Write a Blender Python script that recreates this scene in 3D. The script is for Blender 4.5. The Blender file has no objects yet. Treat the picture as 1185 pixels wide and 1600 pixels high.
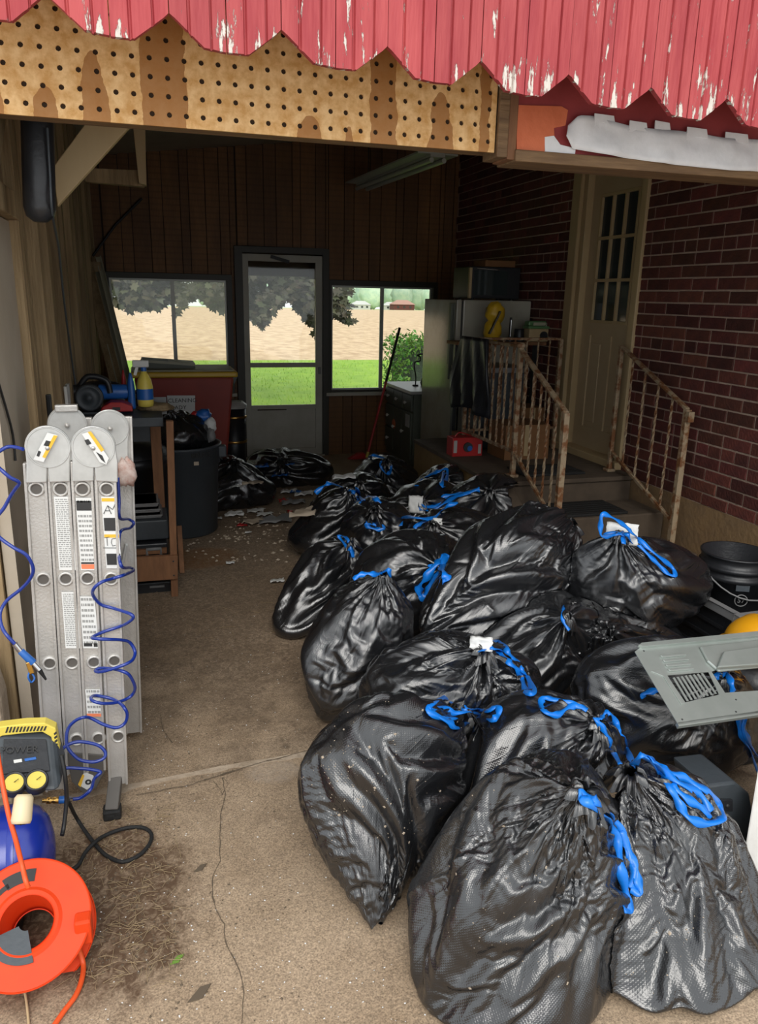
import bpy, bmesh, math, random
import numpy as np
from mathutils import Vector, Matrix, Quaternion, noise
from mathutils.bvhtree import BVHTree

# ---------------------------------------------------------------- camera
SC = bpy.context.scene
COL = SC.collection
H = 1.65
PITCH, YAW, ROLL = math.radians(15.7), math.radians(17.0), math.radians(1.2)
FPX = 1200.0
_f = Vector((math.sin(YAW)*math.cos(PITCH), math.cos(YAW)*math.cos(PITCH), -math.sin(PITCH)))
_r0 = Vector((math.cos(YAW), -math.sin(YAW), 0))
_u0 = _r0.cross(_f)
_r = _r0*math.cos(ROLL) + _u0*math.sin(ROLL)
_u = _r.cross(_f)
cam = bpy.data.cameras.new('camera')
cam.sensor_fit = 'VERTICAL'; cam.sensor_height = 24.0; cam.lens = 24.0*FPX/1600.0
cam.clip_end = 3000; cam.clip_start = 0.02
cam_ob = bpy.data.objects.new('camera', cam); COL.objects.link(cam_ob)
M3 = Matrix((_r, _u, -_f)).transposed()
cam_ob.matrix_world = Matrix.Translation((0, 0, H)) @ M3.to_4x4()
SC.camera = cam_ob

# ---------------------------------------------------------------- light, exposure
wd = bpy.data.worlds.new('overcast_sky'); SC.world = wd; wd.use_nodes = True
nt = wd.node_tree; nt.nodes.clear()
wo = nt.nodes.new('ShaderNodeOutputWorld'); bg = nt.nodes.new('ShaderNodeBackground')
tc = nt.nodes.new('ShaderNodeTexCoord'); sx = nt.nodes.new('ShaderNodeSeparateXYZ')
cr = nt.nodes.new('ShaderNodeValToRGB')
nt.links.new(tc.outputs['Generated'], sx.inputs[0]); nt.links.new(sx.outputs['Z'], cr.inputs[0])
cr.color_ramp.elements[0].position = 0.0; cr.color_ramp.elements[0].color = (0.86, 0.90, 0.93, 1)
cr.color_ramp.elements[1].position = 0.7; cr.color_ramp.elements[1].color = (0.93, 0.97, 1.0, 1)
nt.links.new(cr.outputs[0], bg.inputs[0]); nt.links.new(bg.outputs[0], wo.inputs[0])
bg.inputs[1].default_value = 1.25
sun = bpy.data.lights.new('sun', 'SUN'); sun.energy = 1.5; sun.angle = math.radians(35); sun.color = (1, .96, .9)
sun_ob = bpy.data.objects.new('sun', sun); COL.objects.link(sun_ob)
sun_ob.rotation_euler = Vector((0.22, 0.92, -0.80)).to_track_quat('-Z', 'Y').to_euler()
SC.view_settings.view_transform = 'Standard'; SC.view_settings.look = 'None'
SC.view_settings.exposure = 0.25; SC.view_settings.gamma = 1.0; SC.view_settings.use_curve_mapping = False

# ---------------------------------------------------------------- helpers
def ray(x, y): return _f + _r*((x-592.5)/FPX) - _u*((y-800.0)/FPX)
def oZ(x, y, z=0.0):
    d = ray(x, y); return Vector((0, 0, H)) + d*((z-H)/d.z)
def oX(x, y, X):
    d = ray(x, y); return Vector((0, 0, H)) + d*(X/d.x)
def oY(x, y, Y):
    d = ray(x, y); return Vector((0, 0, H)) + d*(Y/d.y)
V = Vector

def mat(name, col, rough=0.6, metal=0.0, col2=None, scale=8.0, bump=0.0, bscale=None, rnd=None, spec=0.5, detail=4, stretch=None, coat=0, ramp=(.35, .65), bdist=0.01, extra=None):
    m = bpy.data.materials.new(name); m.use_nodes = True
    t = m.node_tree; b = t.nodes['Principled BSDF']
    b.inputs['Roughness'].default_value = rough; b.inputs['Metallic'].default_value = metal
    b.inputs['Specular IOR Level'].default_value = spec
    if coat: b.inputs['Coat Weight'].default_value = coat
    b.inputs['Base Color'].default_value = (*col, 1)
    co = t.nodes.new('ShaderNodeTexCoord'); mp = t.nodes.new('ShaderNodeMapping')
    t.links.new(co.outputs['Object'], mp.inputs[0])
    if stretch: mp.inputs['Scale'].default_value = stretch
    last = None
    if col2:
        n = t.nodes.new('ShaderNodeTexNoise'); n.inputs['Scale'].default_value = scale; n.inputs['Detail'].default_value = detail
        n.inputs['Roughness'].default_value = .65
        t.links.new(mp.outputs[0], n.inputs['Vector'])
        r = t.nodes.new('ShaderNodeValToRGB'); r.color_ramp.elements[0].position = ramp[0]; r.color_ramp.elements[1].position = ramp[1]
        r.color_ramp.elements[0].color = (*col, 1); r.color_ramp.elements[1].color = (*col2, 1)
        t.links.new(n.outputs['Fac'], r.inputs[0]); last = r.outputs[0]
        t.links.new(last, b.inputs['Base Color'])
    if rnd:   # per object / per island variation:  ('obj'|'isl', amount)
        if rnd[0] == 'obj': q = t.nodes.new('ShaderNodeObjectInfo').outputs['Random']
        else: q = t.nodes.new('ShaderNodeNewGeometry').outputs['Random Per Island']
        hs = t.nodes.new('ShaderNodeHueSaturation'); mr = t.nodes.new('ShaderNodeMapRange')
        mr.inputs['To Min'].default_value = 1-rnd[1]; mr.inputs['To Max'].default_value = 1+rnd[1]
        t.links.new(q, mr.inputs[0]); t.links.new(mr.outputs[0], hs.inputs['Value'])
        if last: t.links.new(last, hs.inputs['Color'])
        else: hs.inputs['Color'].default_value = (*col, 1)
        if len(rnd) > 2:
            m2 = t.nodes.new('ShaderNodeMapRange'); m2.inputs['To Min'].default_value = .5-rnd[2]; m2.inputs['To Max'].default_value = .5+rnd[2]
            mu = t.nodes.new('ShaderNodeMath'); mu.operation = 'MULTIPLY'; mu.inputs[1].default_value = 7.31
            fr = t.nodes.new('ShaderNodeMath'); fr.operation = 'FRACT'
            t.links.new(q, mu.inputs[0]); t.links.new(mu.outputs[0], fr.inputs[0]); t.links.new(fr.outputs[0], m2.inputs[0]); t.links.new(m2.outputs[0], hs.inputs['Hue'])
        last = hs.outputs[0]; t.links.new(last, b.inputs['Base Color'])
    if bump:
        n = t.nodes.new('ShaderNodeTexNoise'); n.inputs['Scale'].default_value = bscale or scale*3; n.inputs['Detail'].default_value = 5
        t.links.new(mp.outputs[0], n.inputs['Vector'])
        bp = t.nodes.new('ShaderNodeBump'); bp.inputs['Strength'].default_value = bump; bp.inputs['Distance'].default_value = bdist
        t.links.new(n.outputs['Fac'], bp.inputs['Height']); t.links.new(bp.outputs[0], b.inputs['Normal'])
    if extra: extra(t, b, mp, last)
    return m

def rootloc(p):
    L = V((0, 0, 0))
    while p is not None:
        L = L + p.location; p = p.parent
    return L

def tag(o, label=None, cat=None, group=None, kind=None):
    if label: o['label'] = label
    if cat: o['category'] = cat
    if group: o['group'] = group
    if kind: o['kind'] = kind
    return o

def thing(name, loc, label, cat, group=None):
    o = bpy.data.objects.new(name, None); COL.objects.link(o); o.location = V(loc); o.empty_display_size = .05
    return tag(o, label, cat, group)

def frame_of(d, up=V((0, 0, 1))):
    d = V(d).normalized()
    if abs(d.dot(up)) > .98: up = V((0, 1, 0)) if abs(d.y) < .9 else V((1, 0, 0))
    a = d.cross(up).normalized(); return a, a.cross(d).normalized()

class MB:
    def __init__(s): s.v = []; s.f = []; s.sm = []
    def add(s, vs, fs, smooth=False):
        n = len(s.v); s.v += [tuple(p) for p in vs]; s.f += [tuple(i+n for i in f) for f in fs]; s.sm += [smooth]*len(fs); return s
    def box(s, lo, hi, R=None, c=None):
        lo, hi = V(lo), V(hi); vs = [V((x, y, z)) for z in (lo.z, hi.z) for y in (lo.y, hi.y) for x in (lo.x, hi.x)]
        if R is not None: vs = [R @ p for p in vs]
        if c is not None: vs = [p+V(c) for p in vs]
        return s.add(vs, [(0, 2, 3, 1), (4, 5, 7, 6), (0, 1, 5, 4), (2, 6, 7, 3), (0, 4, 6, 2), (1, 3, 7, 5)])
    def hexa(s, b, t):   # bottom quad and top quad
        return s.add(list(b)+list(t), [(3, 2, 1, 0), (4, 5, 6, 7), (0, 1, 5, 4), (1, 2, 6, 5), (2, 3, 7, 6), (3, 0, 4, 7)])
    def bar(s, p0, p1, w, h, up=V((0, 0, 1))):
        p0, p1 = V(p0), V(p1); a, b = frame_of(p1-p0, up); a = a*w/2; b = b*h/2
        return s.hexa([p0-a-b, p0+a-b, p0+a+b, p0-a+b], [p1-a-b, p1+a-b, p1+a+b, p1-a+b])
    def cyl(s, p0, p1, r, r2=None, n=16, cap=True):
        p0, p1 = V(p0), V(p1); r2 = r if r2 is None else r2; a, b = frame_of(p1-p0)
        vs = []
        for p, q in ((p0, r), (p1, r2)):
            for i in range(n):
                t = 2*math.pi*i/n; vs.append(p+a*math.cos(t)*q+b*math.sin(t)*q)
        s.add(vs, [(i, (i+1) % n, n+(i+1) % n, n+i) for i in range(n)], True)
        if cap: s.add(vs, [tuple(range(n-1, -1, -1)), tuple(range(n, 2*n))])
        return s
    def tube(s, pts, r, n=8, closed=False, rad=None):
        pts = [V(p) for p in pts]; m = len(pts); vs = []; prev = None
        for k in range(m):
            if closed: d = pts[(k+1) % m]-pts[k-1]
            else: d = pts[min(k+1, m-1)]-pts[max(k-1, 0)]
            if d.length < 1e-9: d = V((0, 0, 1))
            d.normalize()
            if prev is None: a, b = frame_of(d)
            else:
                a = prev-d*prev.dot(d)
                a = a.normalized() if a.length > 1e-6 else frame_of(d)[0]
                b = a.cross(d).normalized()
            prev = a; q = rad[k] if rad else r
            for i in range(n):
                t = 2*math.pi*i/n; vs.append(pts[k]+a*math.cos(t)*q+b*math.sin(t)*q)
        fs = []
        for k in range(m if closed else m-1):
            for i in range(n):
                k2 = (k+1) % m; fs.append((k*n+i, k*n+(i+1) % n, k2*n+(i+1) % n, k2*n+i))
        s.add(vs, fs, True)
        if not closed: s.add(vs[:n]+vs[-n:], [tuple(range(n-1, -1, -1)), tuple(range(n, 2*n))])
        return s
    def lathe(s, prof, c, n=32, axis=V((0, 0, 1)), smooth=True):   # prof: (r, h)
        c = V(c); axis = V(axis).normalized(); a, b = frame_of(axis); vs = []
        for r, h in prof:
            for i in range(n):
                t = 2*math.pi*i/n; vs.append(c+axis*h+a*math.cos(t)*r+b*math.sin(t)*r)
        fs = [(k*n+i, k*n+(i+1) % n, (k+1)*n+(i+1) % n, (k+1)*n+i) for k in range(len(prof)-1) for i in range(n)]
        s.add(vs, fs, smooth); return s
    def prism(s, poly, d):  # poly: list of 3D points, extruded by vector d
        n = len(poly); poly = [V(p) for p in poly]; d = V(d)
        vs = poly+[p+d for p in poly]
        s.add(vs, [tuple(range(n-1, -1, -1)), tuple(range(n, 2*n))]+[(i, (i+1) % n, n+(i+1) % n, n+i) for i in range(n)]); return s
    def ball(s, c, r, n=16, m=10, fn=None):
        c = V(c); r = V(r) if not isinstance(r, (int, float)) else V((r, r, r)); vs = []
        for j in range(m+1):
            th = math.pi*j/m
            for i in range(n):
                ph = 2*math.pi*i/n; d = V((math.sin(th)*math.cos(ph), math.sin(th)*math.sin(ph), math.cos(th)))
                k = fn(d) if fn else 1.0
                vs.append(c+V((d.x*r.x, d.y*r.y, d.z*r.z))*k)
        s.add(vs, [(j*n+i, (j+1)*n+i, (j+1)*n+(i+1) % n, j*n+(i+1) % n) for j in range(m) for i in range(n)], True); return s
    def build(s, name, m, parent=None, bevel=0, label=None, cat=None, group=None, kind=None, base=None, merge=False, seg=2):
        P = [V(p) for p in s.v]
        if parent is None:
            if base is None:
                lo = V([min(p[i] for p in s.v) for i in range(3)]); hi = V([max(p[i] for p in s.v) for i in range(3)])
                base = V(((lo.x+hi.x)/2, (lo.y+hi.y)/2, lo.z))
            off = V(base)
        else: off = rootloc(parent)
        me = bpy.data.meshes.new(name)
        me.from_pydata([tuple(p-off) for p in P], [], s.f); me.polygons.foreach_set('use_smooth', s.sm)
        bm = bmesh.new(); bm.from_mesh(me)
        if merge or bevel: bmesh.ops.remove_doubles(bm, verts=bm.verts, dist=1e-5)
        bmesh.ops.recalc_face_normals(bm, faces=bm.faces); bm.to_mesh(me); bm.free()
        me.materials.append(m)
        o = bpy.data.objects.new(name, me); COL.objects.link(o)
        if parent is None: o.location = off
        else: o.parent = parent
        if bevel:
            bv = o.modifiers.new('bevel', 'BEVEL'); bv.width = bevel; bv.segments = seg; bv.limit_method = 'ANGLE'; bv.angle_limit = math.radians(35)
        return tag(o, label, cat, group, kind)

def text_mesh(body, size, m, name, parent, origin, ax, ay, depth=0.0008, align='CENTER', squash=1.0):
    cu = bpy.data.curves.new('lettering', 'FONT'); cu.body = body; cu.size = size; cu.extrude = depth; cu.align_x = align; cu.align_y = 'CENTER'; cu.resolution_u = 2
    to = bpy.data.objects.new('lettering_tmp', cu); COL.objects.link(to)
    dg = bpy.context.evaluated_depsgraph_get(); me = bpy.data.meshes.new_from_object(to.evaluated_get(dg)); bpy.data.objects.remove(to)
    ax = V(ax).normalized(); ay = V(ay).normalized(); az = ax.cross(ay)
    off = V(origin)-rootloc(parent)
    for v in me.vertices: v.co = off+ax*v.co.x*squash+ay*v.co.y+az*v.co.z
    me.materials.clear(); me.materials.append(m)
    o = bpy.data.objects.new(name, me); COL.objects.link(o); o.parent = parent
    return o

def struct(mb, name, m, parent=None, **k):
    o = mb.build(name, m, parent, **k)
    if parent is None: o['kind'] = 'structure'
    return o
def share(name, me, loc, parent, rot=None, scale=None):
    o = bpy.data.objects.new(name, me); COL.objects.link(o); o.location = V(loc)-(rootloc(parent) if parent else V((0, 0, 0)))
    if parent: o.parent = parent
    if rot: o.rotation_euler = rot
    if scale: o.scale = scale
    return o
rng = random.Random(7)

# ---------------------------------------------------------------- materials
def grit(t, b, mp, last):
    # fine aggregate speckle on concrete, with a dirt patch near the compressor
    n = t.nodes.new('ShaderNodeTexVoronoi'); n.inputs['Scale'].default_value = 170
    t.links.new(mp.outputs[0], n.inputs['Vector'])
    r = t.nodes.new('ShaderNodeValToRGB'); r.color_ramp.elements[0].position = .08; r.color_ramp.elements[0].color = (1, 1, 1, 1)
    r.color_ramp.elements[1].position = .3; r.color_ramp.elements[1].color = (0, 0, 0, 1)
    t.links.new(n.outputs['Distance'], r.inputs[0])
    n2 = t.nodes.new('ShaderNodeTexNoise'); n2.inputs['Scale'].default_value = 230; n2.inputs['Detail'].default_value = 2
    t.links.new(mp.outputs[0], n2.inputs['Vector'])
    mx = t.nodes.new('ShaderNodeMixRGB'); mx.blend_type = 'OVERLAY'; mx.inputs[0].default_value = 1.0
    t.links.new(last, mx.inputs[1]); t.links.new(n2.outputs['Fac'], mx.inputs[2])
    m2 = t.nodes.new('ShaderNodeMixRGB'); m2.inputs[2].default_value = (.12, .075, .045, 1)
    mul = t.nodes.new('ShaderNodeMath'); mul.operation = 'MULTIPLY'; mul.inputs[1].default_value = .55
    t.links.new(r.outputs[0], mul.inputs[0]); t.links.new(mul.outputs[0], m2.inputs[0]); t.links.new(mx.outputs[0], m2.inputs[1])
    # dirt patches (world position): ellipses with noisy edges
    g = t.nodes.new('ShaderNodeNewGeometry'); out = m2.outputs[0]
    nz = t.nodes.new('ShaderNodeTexNoise'); nz.inputs['Scale'].default_value = 5; nz.inputs['Detail'].default_value = 8; nz.inputs['Roughness'].default_value = .7
    t.links.new(g.outputs['Position'], nz.inputs['Vector'])
    nfine = t.nodes.new('ShaderNodeTexNoise'); nfine.inputs['Scale'].default_value = 38; nfine.inputs['Detail'].default_value = 6; nfine.inputs['Distortion'].default_value = 1.5; t.links.new(g.outputs['Position'], nfine.inputs['Vector'])
    for (cx, cy, rx, ry, colr, amt) in ((-.22, 1.92, .30, .36, (.105, .060, .032), .95), (0.6, 5.0, 1.2, 2.6, (.085, .055, .034), .6), (.22, 4.8, .3, .22, (.22, .10, .03), .7), (.36, 2.40, .10, .07, (.5, .42, .34), .3)):
        sb = t.nodes.new('ShaderNodeVectorMath'); sb.operation = 'SUBTRACT'; sb.inputs[1].default_value = (cx, cy, 0)
        t.links.new(g.outputs['Position'], sb.inputs[0])
        sc = t.nodes.new('ShaderNodeVectorMath'); sc.operation = 'MULTIPLY'; sc.inputs[1].default_value = (1/rx, 1/ry, 0)
        t.links.new(sb.outputs[0], sc.inputs[0])
        ln = t.nodes.new('ShaderNodeVectorMath'); ln.operation = 'LENGTH'; t.links.new(sc.outputs[0], ln.inputs[0])
        ad = t.nodes.new('ShaderNodeMath'); ad.operation = 'ADD'; t.links.new(ln.outputs['Value'], ad.inputs[0])
        n3 = t.nodes.new('ShaderNodeMath'); n3.operation = 'MULTIPLY_ADD'; n3.inputs[1].default_value = 1.6; n3.inputs[2].default_value = -.8
        t.links.new(nz.outputs['Fac'], n3.inputs[0]); t.links.new(n3.outputs[0], ad.inputs[1])
        mr = t.nodes.new('ShaderNodeMapRange'); mr.inputs['From Min'].default_value = 1.1; mr.inputs['From Max'].default_value = .75; mr.inputs['To Max'].default_value = amt
        t.links.new(ad.outputs[0], mr.inputs[0])
        md_ = t.nodes.new('ShaderNodeMapRange'); md_.inputs['From Min'].default_value = .35; md_.inputs['From Max'].default_value = .6; md_.inputs['To Min'].default_value = .45; md_.inputs['To Max'].default_value = 1.15; t.links.new(nfine.outputs['Fac'], md_.inputs[0])
        mq_ = t.nodes.new('ShaderNodeMath'); mq_.operation = 'MULTIPLY'; mq_.use_clamp = True; t.links.new(mr.outputs[0], mq_.inputs[0]); t.links.new(md_.outputs[0], mq_.inputs[1])
        mm = t.nodes.new('ShaderNodeMixRGB'); mm.inputs[2].default_value = (*colr, 1); t.links.new(mq_.outputs[0], mm.inputs[0]); t.links.new(out, mm.inputs[1]); out = mm.outputs[0]
    t.links.new(out, b.inputs['Base Color'])
MAT = {}
M = MAT
M['floor'] = mat('concrete', (.30, .215, .137), .85, col2=(.40, .297, .20), scale=3.5, bump=.5, bscale=90, bdist=.004, extra=grit)
M['crack'] = mat('crack_dirt', (.12, .09, .06), .9)
M['ledge'] = mat('pale_concrete', (.30, .23, .16), .9, col2=(.44, .35, .26), scale=14, bump=.6, bscale=60)
M['found'] = mat('foundation', (.30, .19, .09), .9, col2=(.20, .13, .075), scale=5, bump=.5, bscale=30)
M['mortar'] = mat('mortar', (.50, .37, .29), .9, col2=(.40, .29, .22), scale=20, bump=.6, bscale=120)
M['brick'] = mat('brick', (.125, .033, .023), .8, col2=(.085, .024, .019), scale=12, bump=.6, bscale=70, rnd=('obj', .45, .01))
M['brick_i'] = mat('brick_far', (.125, .033, .023), .8, col2=(.085, .024, .019), scale=12, bump=.6, bscale=70, rnd=('isl', .45, .01))
def weave(t, b, mp, last):
    ck = t.nodes.new('ShaderNodeTexVoronoi'); ck.distance = 'CHEBYCHEV'; ck.inputs['Scale'].default_value = 75; ck.inputs['Randomness'].default_value = 0
    t.links.new(mp.outputs[0], ck.inputs['Vector'])
    mx = t.nodes.new('ShaderNodeMixRGB'); mx.blend_type = 'MULTIPLY'; mx.inputs[0].default_value = .5
    t.links.new(last, mx.inputs[1]); r = t.nodes.new('ShaderNodeMapRange'); r.inputs['From Max'].default_value = .5; r.inputs['To Min'].default_value = 1.3; r.inputs['To Max'].default_value = .3
    t.links.new(ck.outputs['Distance'], r.inputs[0]); t.links.new(r.outputs[0], mx.inputs[2]); t.links.new(mx.outputs[0], b.inputs['Base Color'])
M['panel'] = mat('wall_panelling', (.25, .11, .03), .6, col2=(.16, .068, .018), scale=5, stretch=(1, 1, .25), bump=.25, bscale=60, rnd=('obj', .18), extra=weave)
M['groove'] = mat('groove_dark', (.04, .022, .01), .9)
M['oldwood'] = mat('old_painted_boards', (.38, .27, .145), .8, col2=(.22, .15, .075), scale=6, stretch=(3, 3, .25), bump=.6, bscale=40, rnd=('obj', .2))
M['whitewall'] = mat('white_board', (.50, .43, .34), .7, col2=(.44, .37, .28), scale=3, bump=.1, bscale=60)
M['ceil'] = mat('ceiling_paint', (.42, .38, .30), .8, col2=(.34, .30, .22), scale=2)
M['dark'] = mat('dark_casing', (.035, .03, .02), .5)
M['alu'] = mat('window_metal', (.42, .42, .38), .4, .3)
M['doorwhite'] = mat('door_white', (.47, .45, .39), .55, col2=(.40, .37, .30), scale=4, bump=.1)
M['cream'] = mat('cream_trim', (.50, .37, .20), .55, col2=(.43, .31, .16), scale=4, stretch=(1, 1, .3), bump=.1)
M['housedoor'] = mat('cream_door', (.50, .38, .23), .5, col2=(.45, .335, .195), scale=3)
def redpaint(t, b, mp, last):
    n = t.nodes.new('ShaderNodeTexNoise'); n.inputs['Scale'].default_value = 7; n.inputs['Detail'].default_value = 9; n.inputs['Roughness'].default_value = .68
    m2 = t.nodes.new('ShaderNodeMapping'); m2.inputs['Scale'].default_value = (5.5, 2, 1.1)
    co = t.nodes.new('ShaderNodeNewGeometry'); t.links.new(co.outputs['Position'], m2.inputs[0]); t.links.new(m2.outputs[0], n.inputs['Vector'])
    # more peeling close to the lower tips (z small)
    sx = t.nodes.new('ShaderNodeSeparateXYZ'); t.links.new(co.outputs['Position'], sx.inputs[0])
    mz = t.nodes.new('ShaderNodeMapRange'); mz.inputs['From Min'].default_value = 2.12; mz.inputs['From Max'].default_value = 2.30; mz.inputs['To Min'].default_value = .12; mz.inputs['To Max'].default_value = 0
    t.links.new(sx.outputs['Z'], mz.inputs[0]); ad = t.nodes.new('ShaderNodeMath'); ad.operation = 'ADD'
    t.links.new(n.outputs['Fac'], ad.inputs[0]); t.links.new(mz.outputs[0], ad.inputs[1])
    r = t.nodes.new('ShaderNodeValToRGB'); e = r.color_ramp.elements; e[0].position = .622; e[1].position = .645; e[0].color = (0, 0, 0, 1); e[1].color = (1, 1, 1, 1)
    t.links.new(ad.outputs[0], r.inputs[0])
    mx = t.nodes.new('ShaderNodeMixRGB'); mx.inputs[2].default_value = (.66, .60, .53, 1); t.links.new(r.outputs[0], mx.inputs[0]); t.links.new(last, mx.inputs[1])
    t.links.new(mx.outputs[0], b.inputs['Base Color'])
    nb = t.nodes.new('ShaderNodeTexNoise'); nb.inputs['Scale'].default_value = 30; m3 = t.nodes.new('ShaderNodeMapping'); m3.inputs['Scale'].default_value = (3, 1, .3)
    t.links.new(co.outputs['Position'], m3.inputs[0]); t.links.new(m3.outputs[0], nb.inputs['Vector'])
    sb = t.nodes.new('ShaderNodeMath'); sb.operation = 'MULTIPLY_ADD'; sb.inputs[1].default_value = -.5; t.links.new(r.outputs[0], sb.inputs[0]); t.links.new(nb.outputs['Fac'], sb.inputs[2])
    bp = t.nodes.new('ShaderNodeBump'); bp.inputs['Strength'].default_value = .8; bp.inputs['Distance'].default_value = .004
    t.links.new(sb.outputs[0], bp.inputs['Height']); t.links.new(bp.outputs[0], b.inputs['Normal'])
M['red'] = mat('red_barn_paint', (.36, .036, .044), .65, col2=(.46, .07, .072), scale=9, stretch=(3, 1, .4), rnd=('obj', .1), extra=redpaint)
M['redback'] = mat('red_backing', (.36, .05, .05), .7, col2=(.28, .035, .035), scale=8)
M['orange'] = mat('orange_paint', (.72, .18, .07), .6, col2=(.62, .14, .05), scale=8, bump=.3, bscale=40)
M['peel'] = mat('white_peeling_paint', (.88, .88, .88), .55, col2=(.78, .78, .77), scale=9, bump=.3, bscale=25)
M['header'] = mat('header_wood', (.25, .15, .07), .7, col2=(.15, .085, .04), scale=12, stretch=(.3, 3, 3), bump=.5)
M['lumber'] = mat('brown_lumber', (.27, .125, .055), .75, col2=(.18, .08, .035), scale=9, stretch=(2, 2, .4), bump=.4)
M['ply'] = mat('stair_plywood', (.26, .16, .06), .75, col2=(.19, .11, .04), scale=5, bump=.3)
M['stepc'] = mat('dark_concrete', (.10, .072, .048), .85, col2=(.07, .05, .034), scale=6, bump=.4)
M['rubber'] = mat('black_rubber', (.012, .012, .012), .7, bump=.4, bscale=90)
def rust(t, b, mp, last):
    pass
M['rail'] = mat('rusty_cream_rail', (.36, .27, .17), .65, col2=(.19, .075, .025), scale=18, bump=.5, bscale=60, ramp=(.44, .58))
M['fridge'] = mat('fridge_enamel', (.40, .38, .31), .13, col2=(.30, .28, .22), scale=3, detail=8, ramp=(.45, .7))
M['gasket'] = mat('gasket', (.02, .02, .02), .6)
M['cabinet'] = mat('grey_green_cabinet', (.12, .13, .10), .5, col2=(.09, .10, .075), scale=5)
M['counter'] = mat('counter_white', (.45, .44, .42), .4)
M['knob'] = mat('porcelain_knob', (.6, .58, .52), .3)
M['chrome'] = mat('chrome', (.6, .6, .6), .2, 1.0)
M['blackplastic'] = mat('black_plastic', (.018, .019, .022), .4, bump=.15, bscale=50)
M['blackmetal'] = mat('black_metal', (.012, .012, .012), .45)
M['bin'] = mat('grey_can', (.055, .065, .075), .5, col2=(.04, .048, .055), scale=3, bump=.15, bscale=40)
M['redbin'] = mat('dark_red_bin', (.30, .035, .02), .5, col2=(.24, .028, .018), scale=3)
M['yellow'] = mat('yellow_plastic', (.62, .38, .02), .4)
M['brightyellow'] = mat('bright_yellow', (.75, .60, .10), .45)
M['blue'] = mat('blue_plastic', (.02, .12, .42), .35)
M['redplastic'] = mat('red_plastic', (.45, .02, .02), .4)
M['whiteplastic'] = mat('white_plastic', (.65, .65, .62), .4)
M['greyplastic'] = mat('grey_plastic', (.20, .20, .20), .5)
M['green'] = mat('green_plastic', (.10, .22, .08), .4)
M['cardboard'] = mat('cardboard', (.24, .11, .04), .8, col2=(.19, .085, .03), scale=4)
M['gutter'] = mat('beige_vinyl', (.38, .36, .26), .45, col2=(.32, .30, .21), scale=3)
M['sheet'] = mat('beige_cloth', (.45, .37, .28), .8)
M['paper'] = mat('paper', (.72, .72, .70), .7)
M['tink'] = mat('small_print', (.30, .30, .29), .6)
M['ink'] = mat('black_ink', (.03, .03, .03), .6)
M['yink'] = mat('yellow_ink', (.80, .47, .04), .6)
M['rink'] = mat('orange_ink', (.80, .22, .10), .6)
M['rope'] = mat('ribbon_blue', (.005, .19, .72), .32, spec=.6)
M['hose'] = mat('blue_hose', (.01, .035, .27), .25, spec=.7)
M['cordorange'] = mat('orange_cord', (.80, .10, .02), .45)
M['reel'] = mat('orange_reel', (.80, .062, .008), .5, col2=(.70, .05, .008), scale=5, spec=.35)
M['tank'] = mat('blue_tank', (.01, .03, .30), .25, spec=.7)
M['brass'] = mat('brass', (.70, .42, .12), .3, 1.0)
M['alum'] = mat('ladder_aluminium', (.60, .58, .55), .42, .5, col2=(.50, .48, .45), scale=7, bump=.15, bscale=120, rnd=('obj', .06))
M['alum2'] = mat('hinge_steel', (.62, .62, .60), .35, .45, col2=(.50, .50, .48), scale=10)
M['alumdark'] = mat('ladder_hole', (.10, .09, .08), .6)
M['steel'] = mat('galvanised_sheet', (.44, .48, .45), .35, .55, col2=(.37, .41, .38), scale=5)
M['tubelight'] = mat('lamp_housing', (.42, .43, .38), .35)
M['hat'] = mat('hard_hat_yellow', (.80, .36, .01), .35)
M['field'] = mat('dry_field', (.66, .48, .30), .95, col2=(.46, .31, .18), scale=2.4, stretch=(1, .45, 1), detail=10, ramp=(.42, .62))
M['lawn'] = mat('lawn_grass', (.30, .48, .04), .9, col2=(.20, .36, .03), scale=2.2, detail=8, bump=.6, bscale=40)
M['far'] = mat('far_tree', (.50, .62, .46), .95, col2=(.36, .50, .40), scale=.3, rnd=('obj', .25, .03))  # distance haze is put into the pale crown colour
M['leafp'] = mat('maple_leaf', (.055, .052, .025), .5, rnd=('isl', .6, .06))
M['leafg'] = mat('hedge_leaf', (.12, .26, .04), .6, rnd=('isl', .5, .03))
M['bark'] = mat('bark', (.06, .045, .03), .9, bump=.6)
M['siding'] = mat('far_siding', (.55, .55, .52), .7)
M['roof'] = mat('far_roof', (.42, .24, .19), .8)
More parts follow.
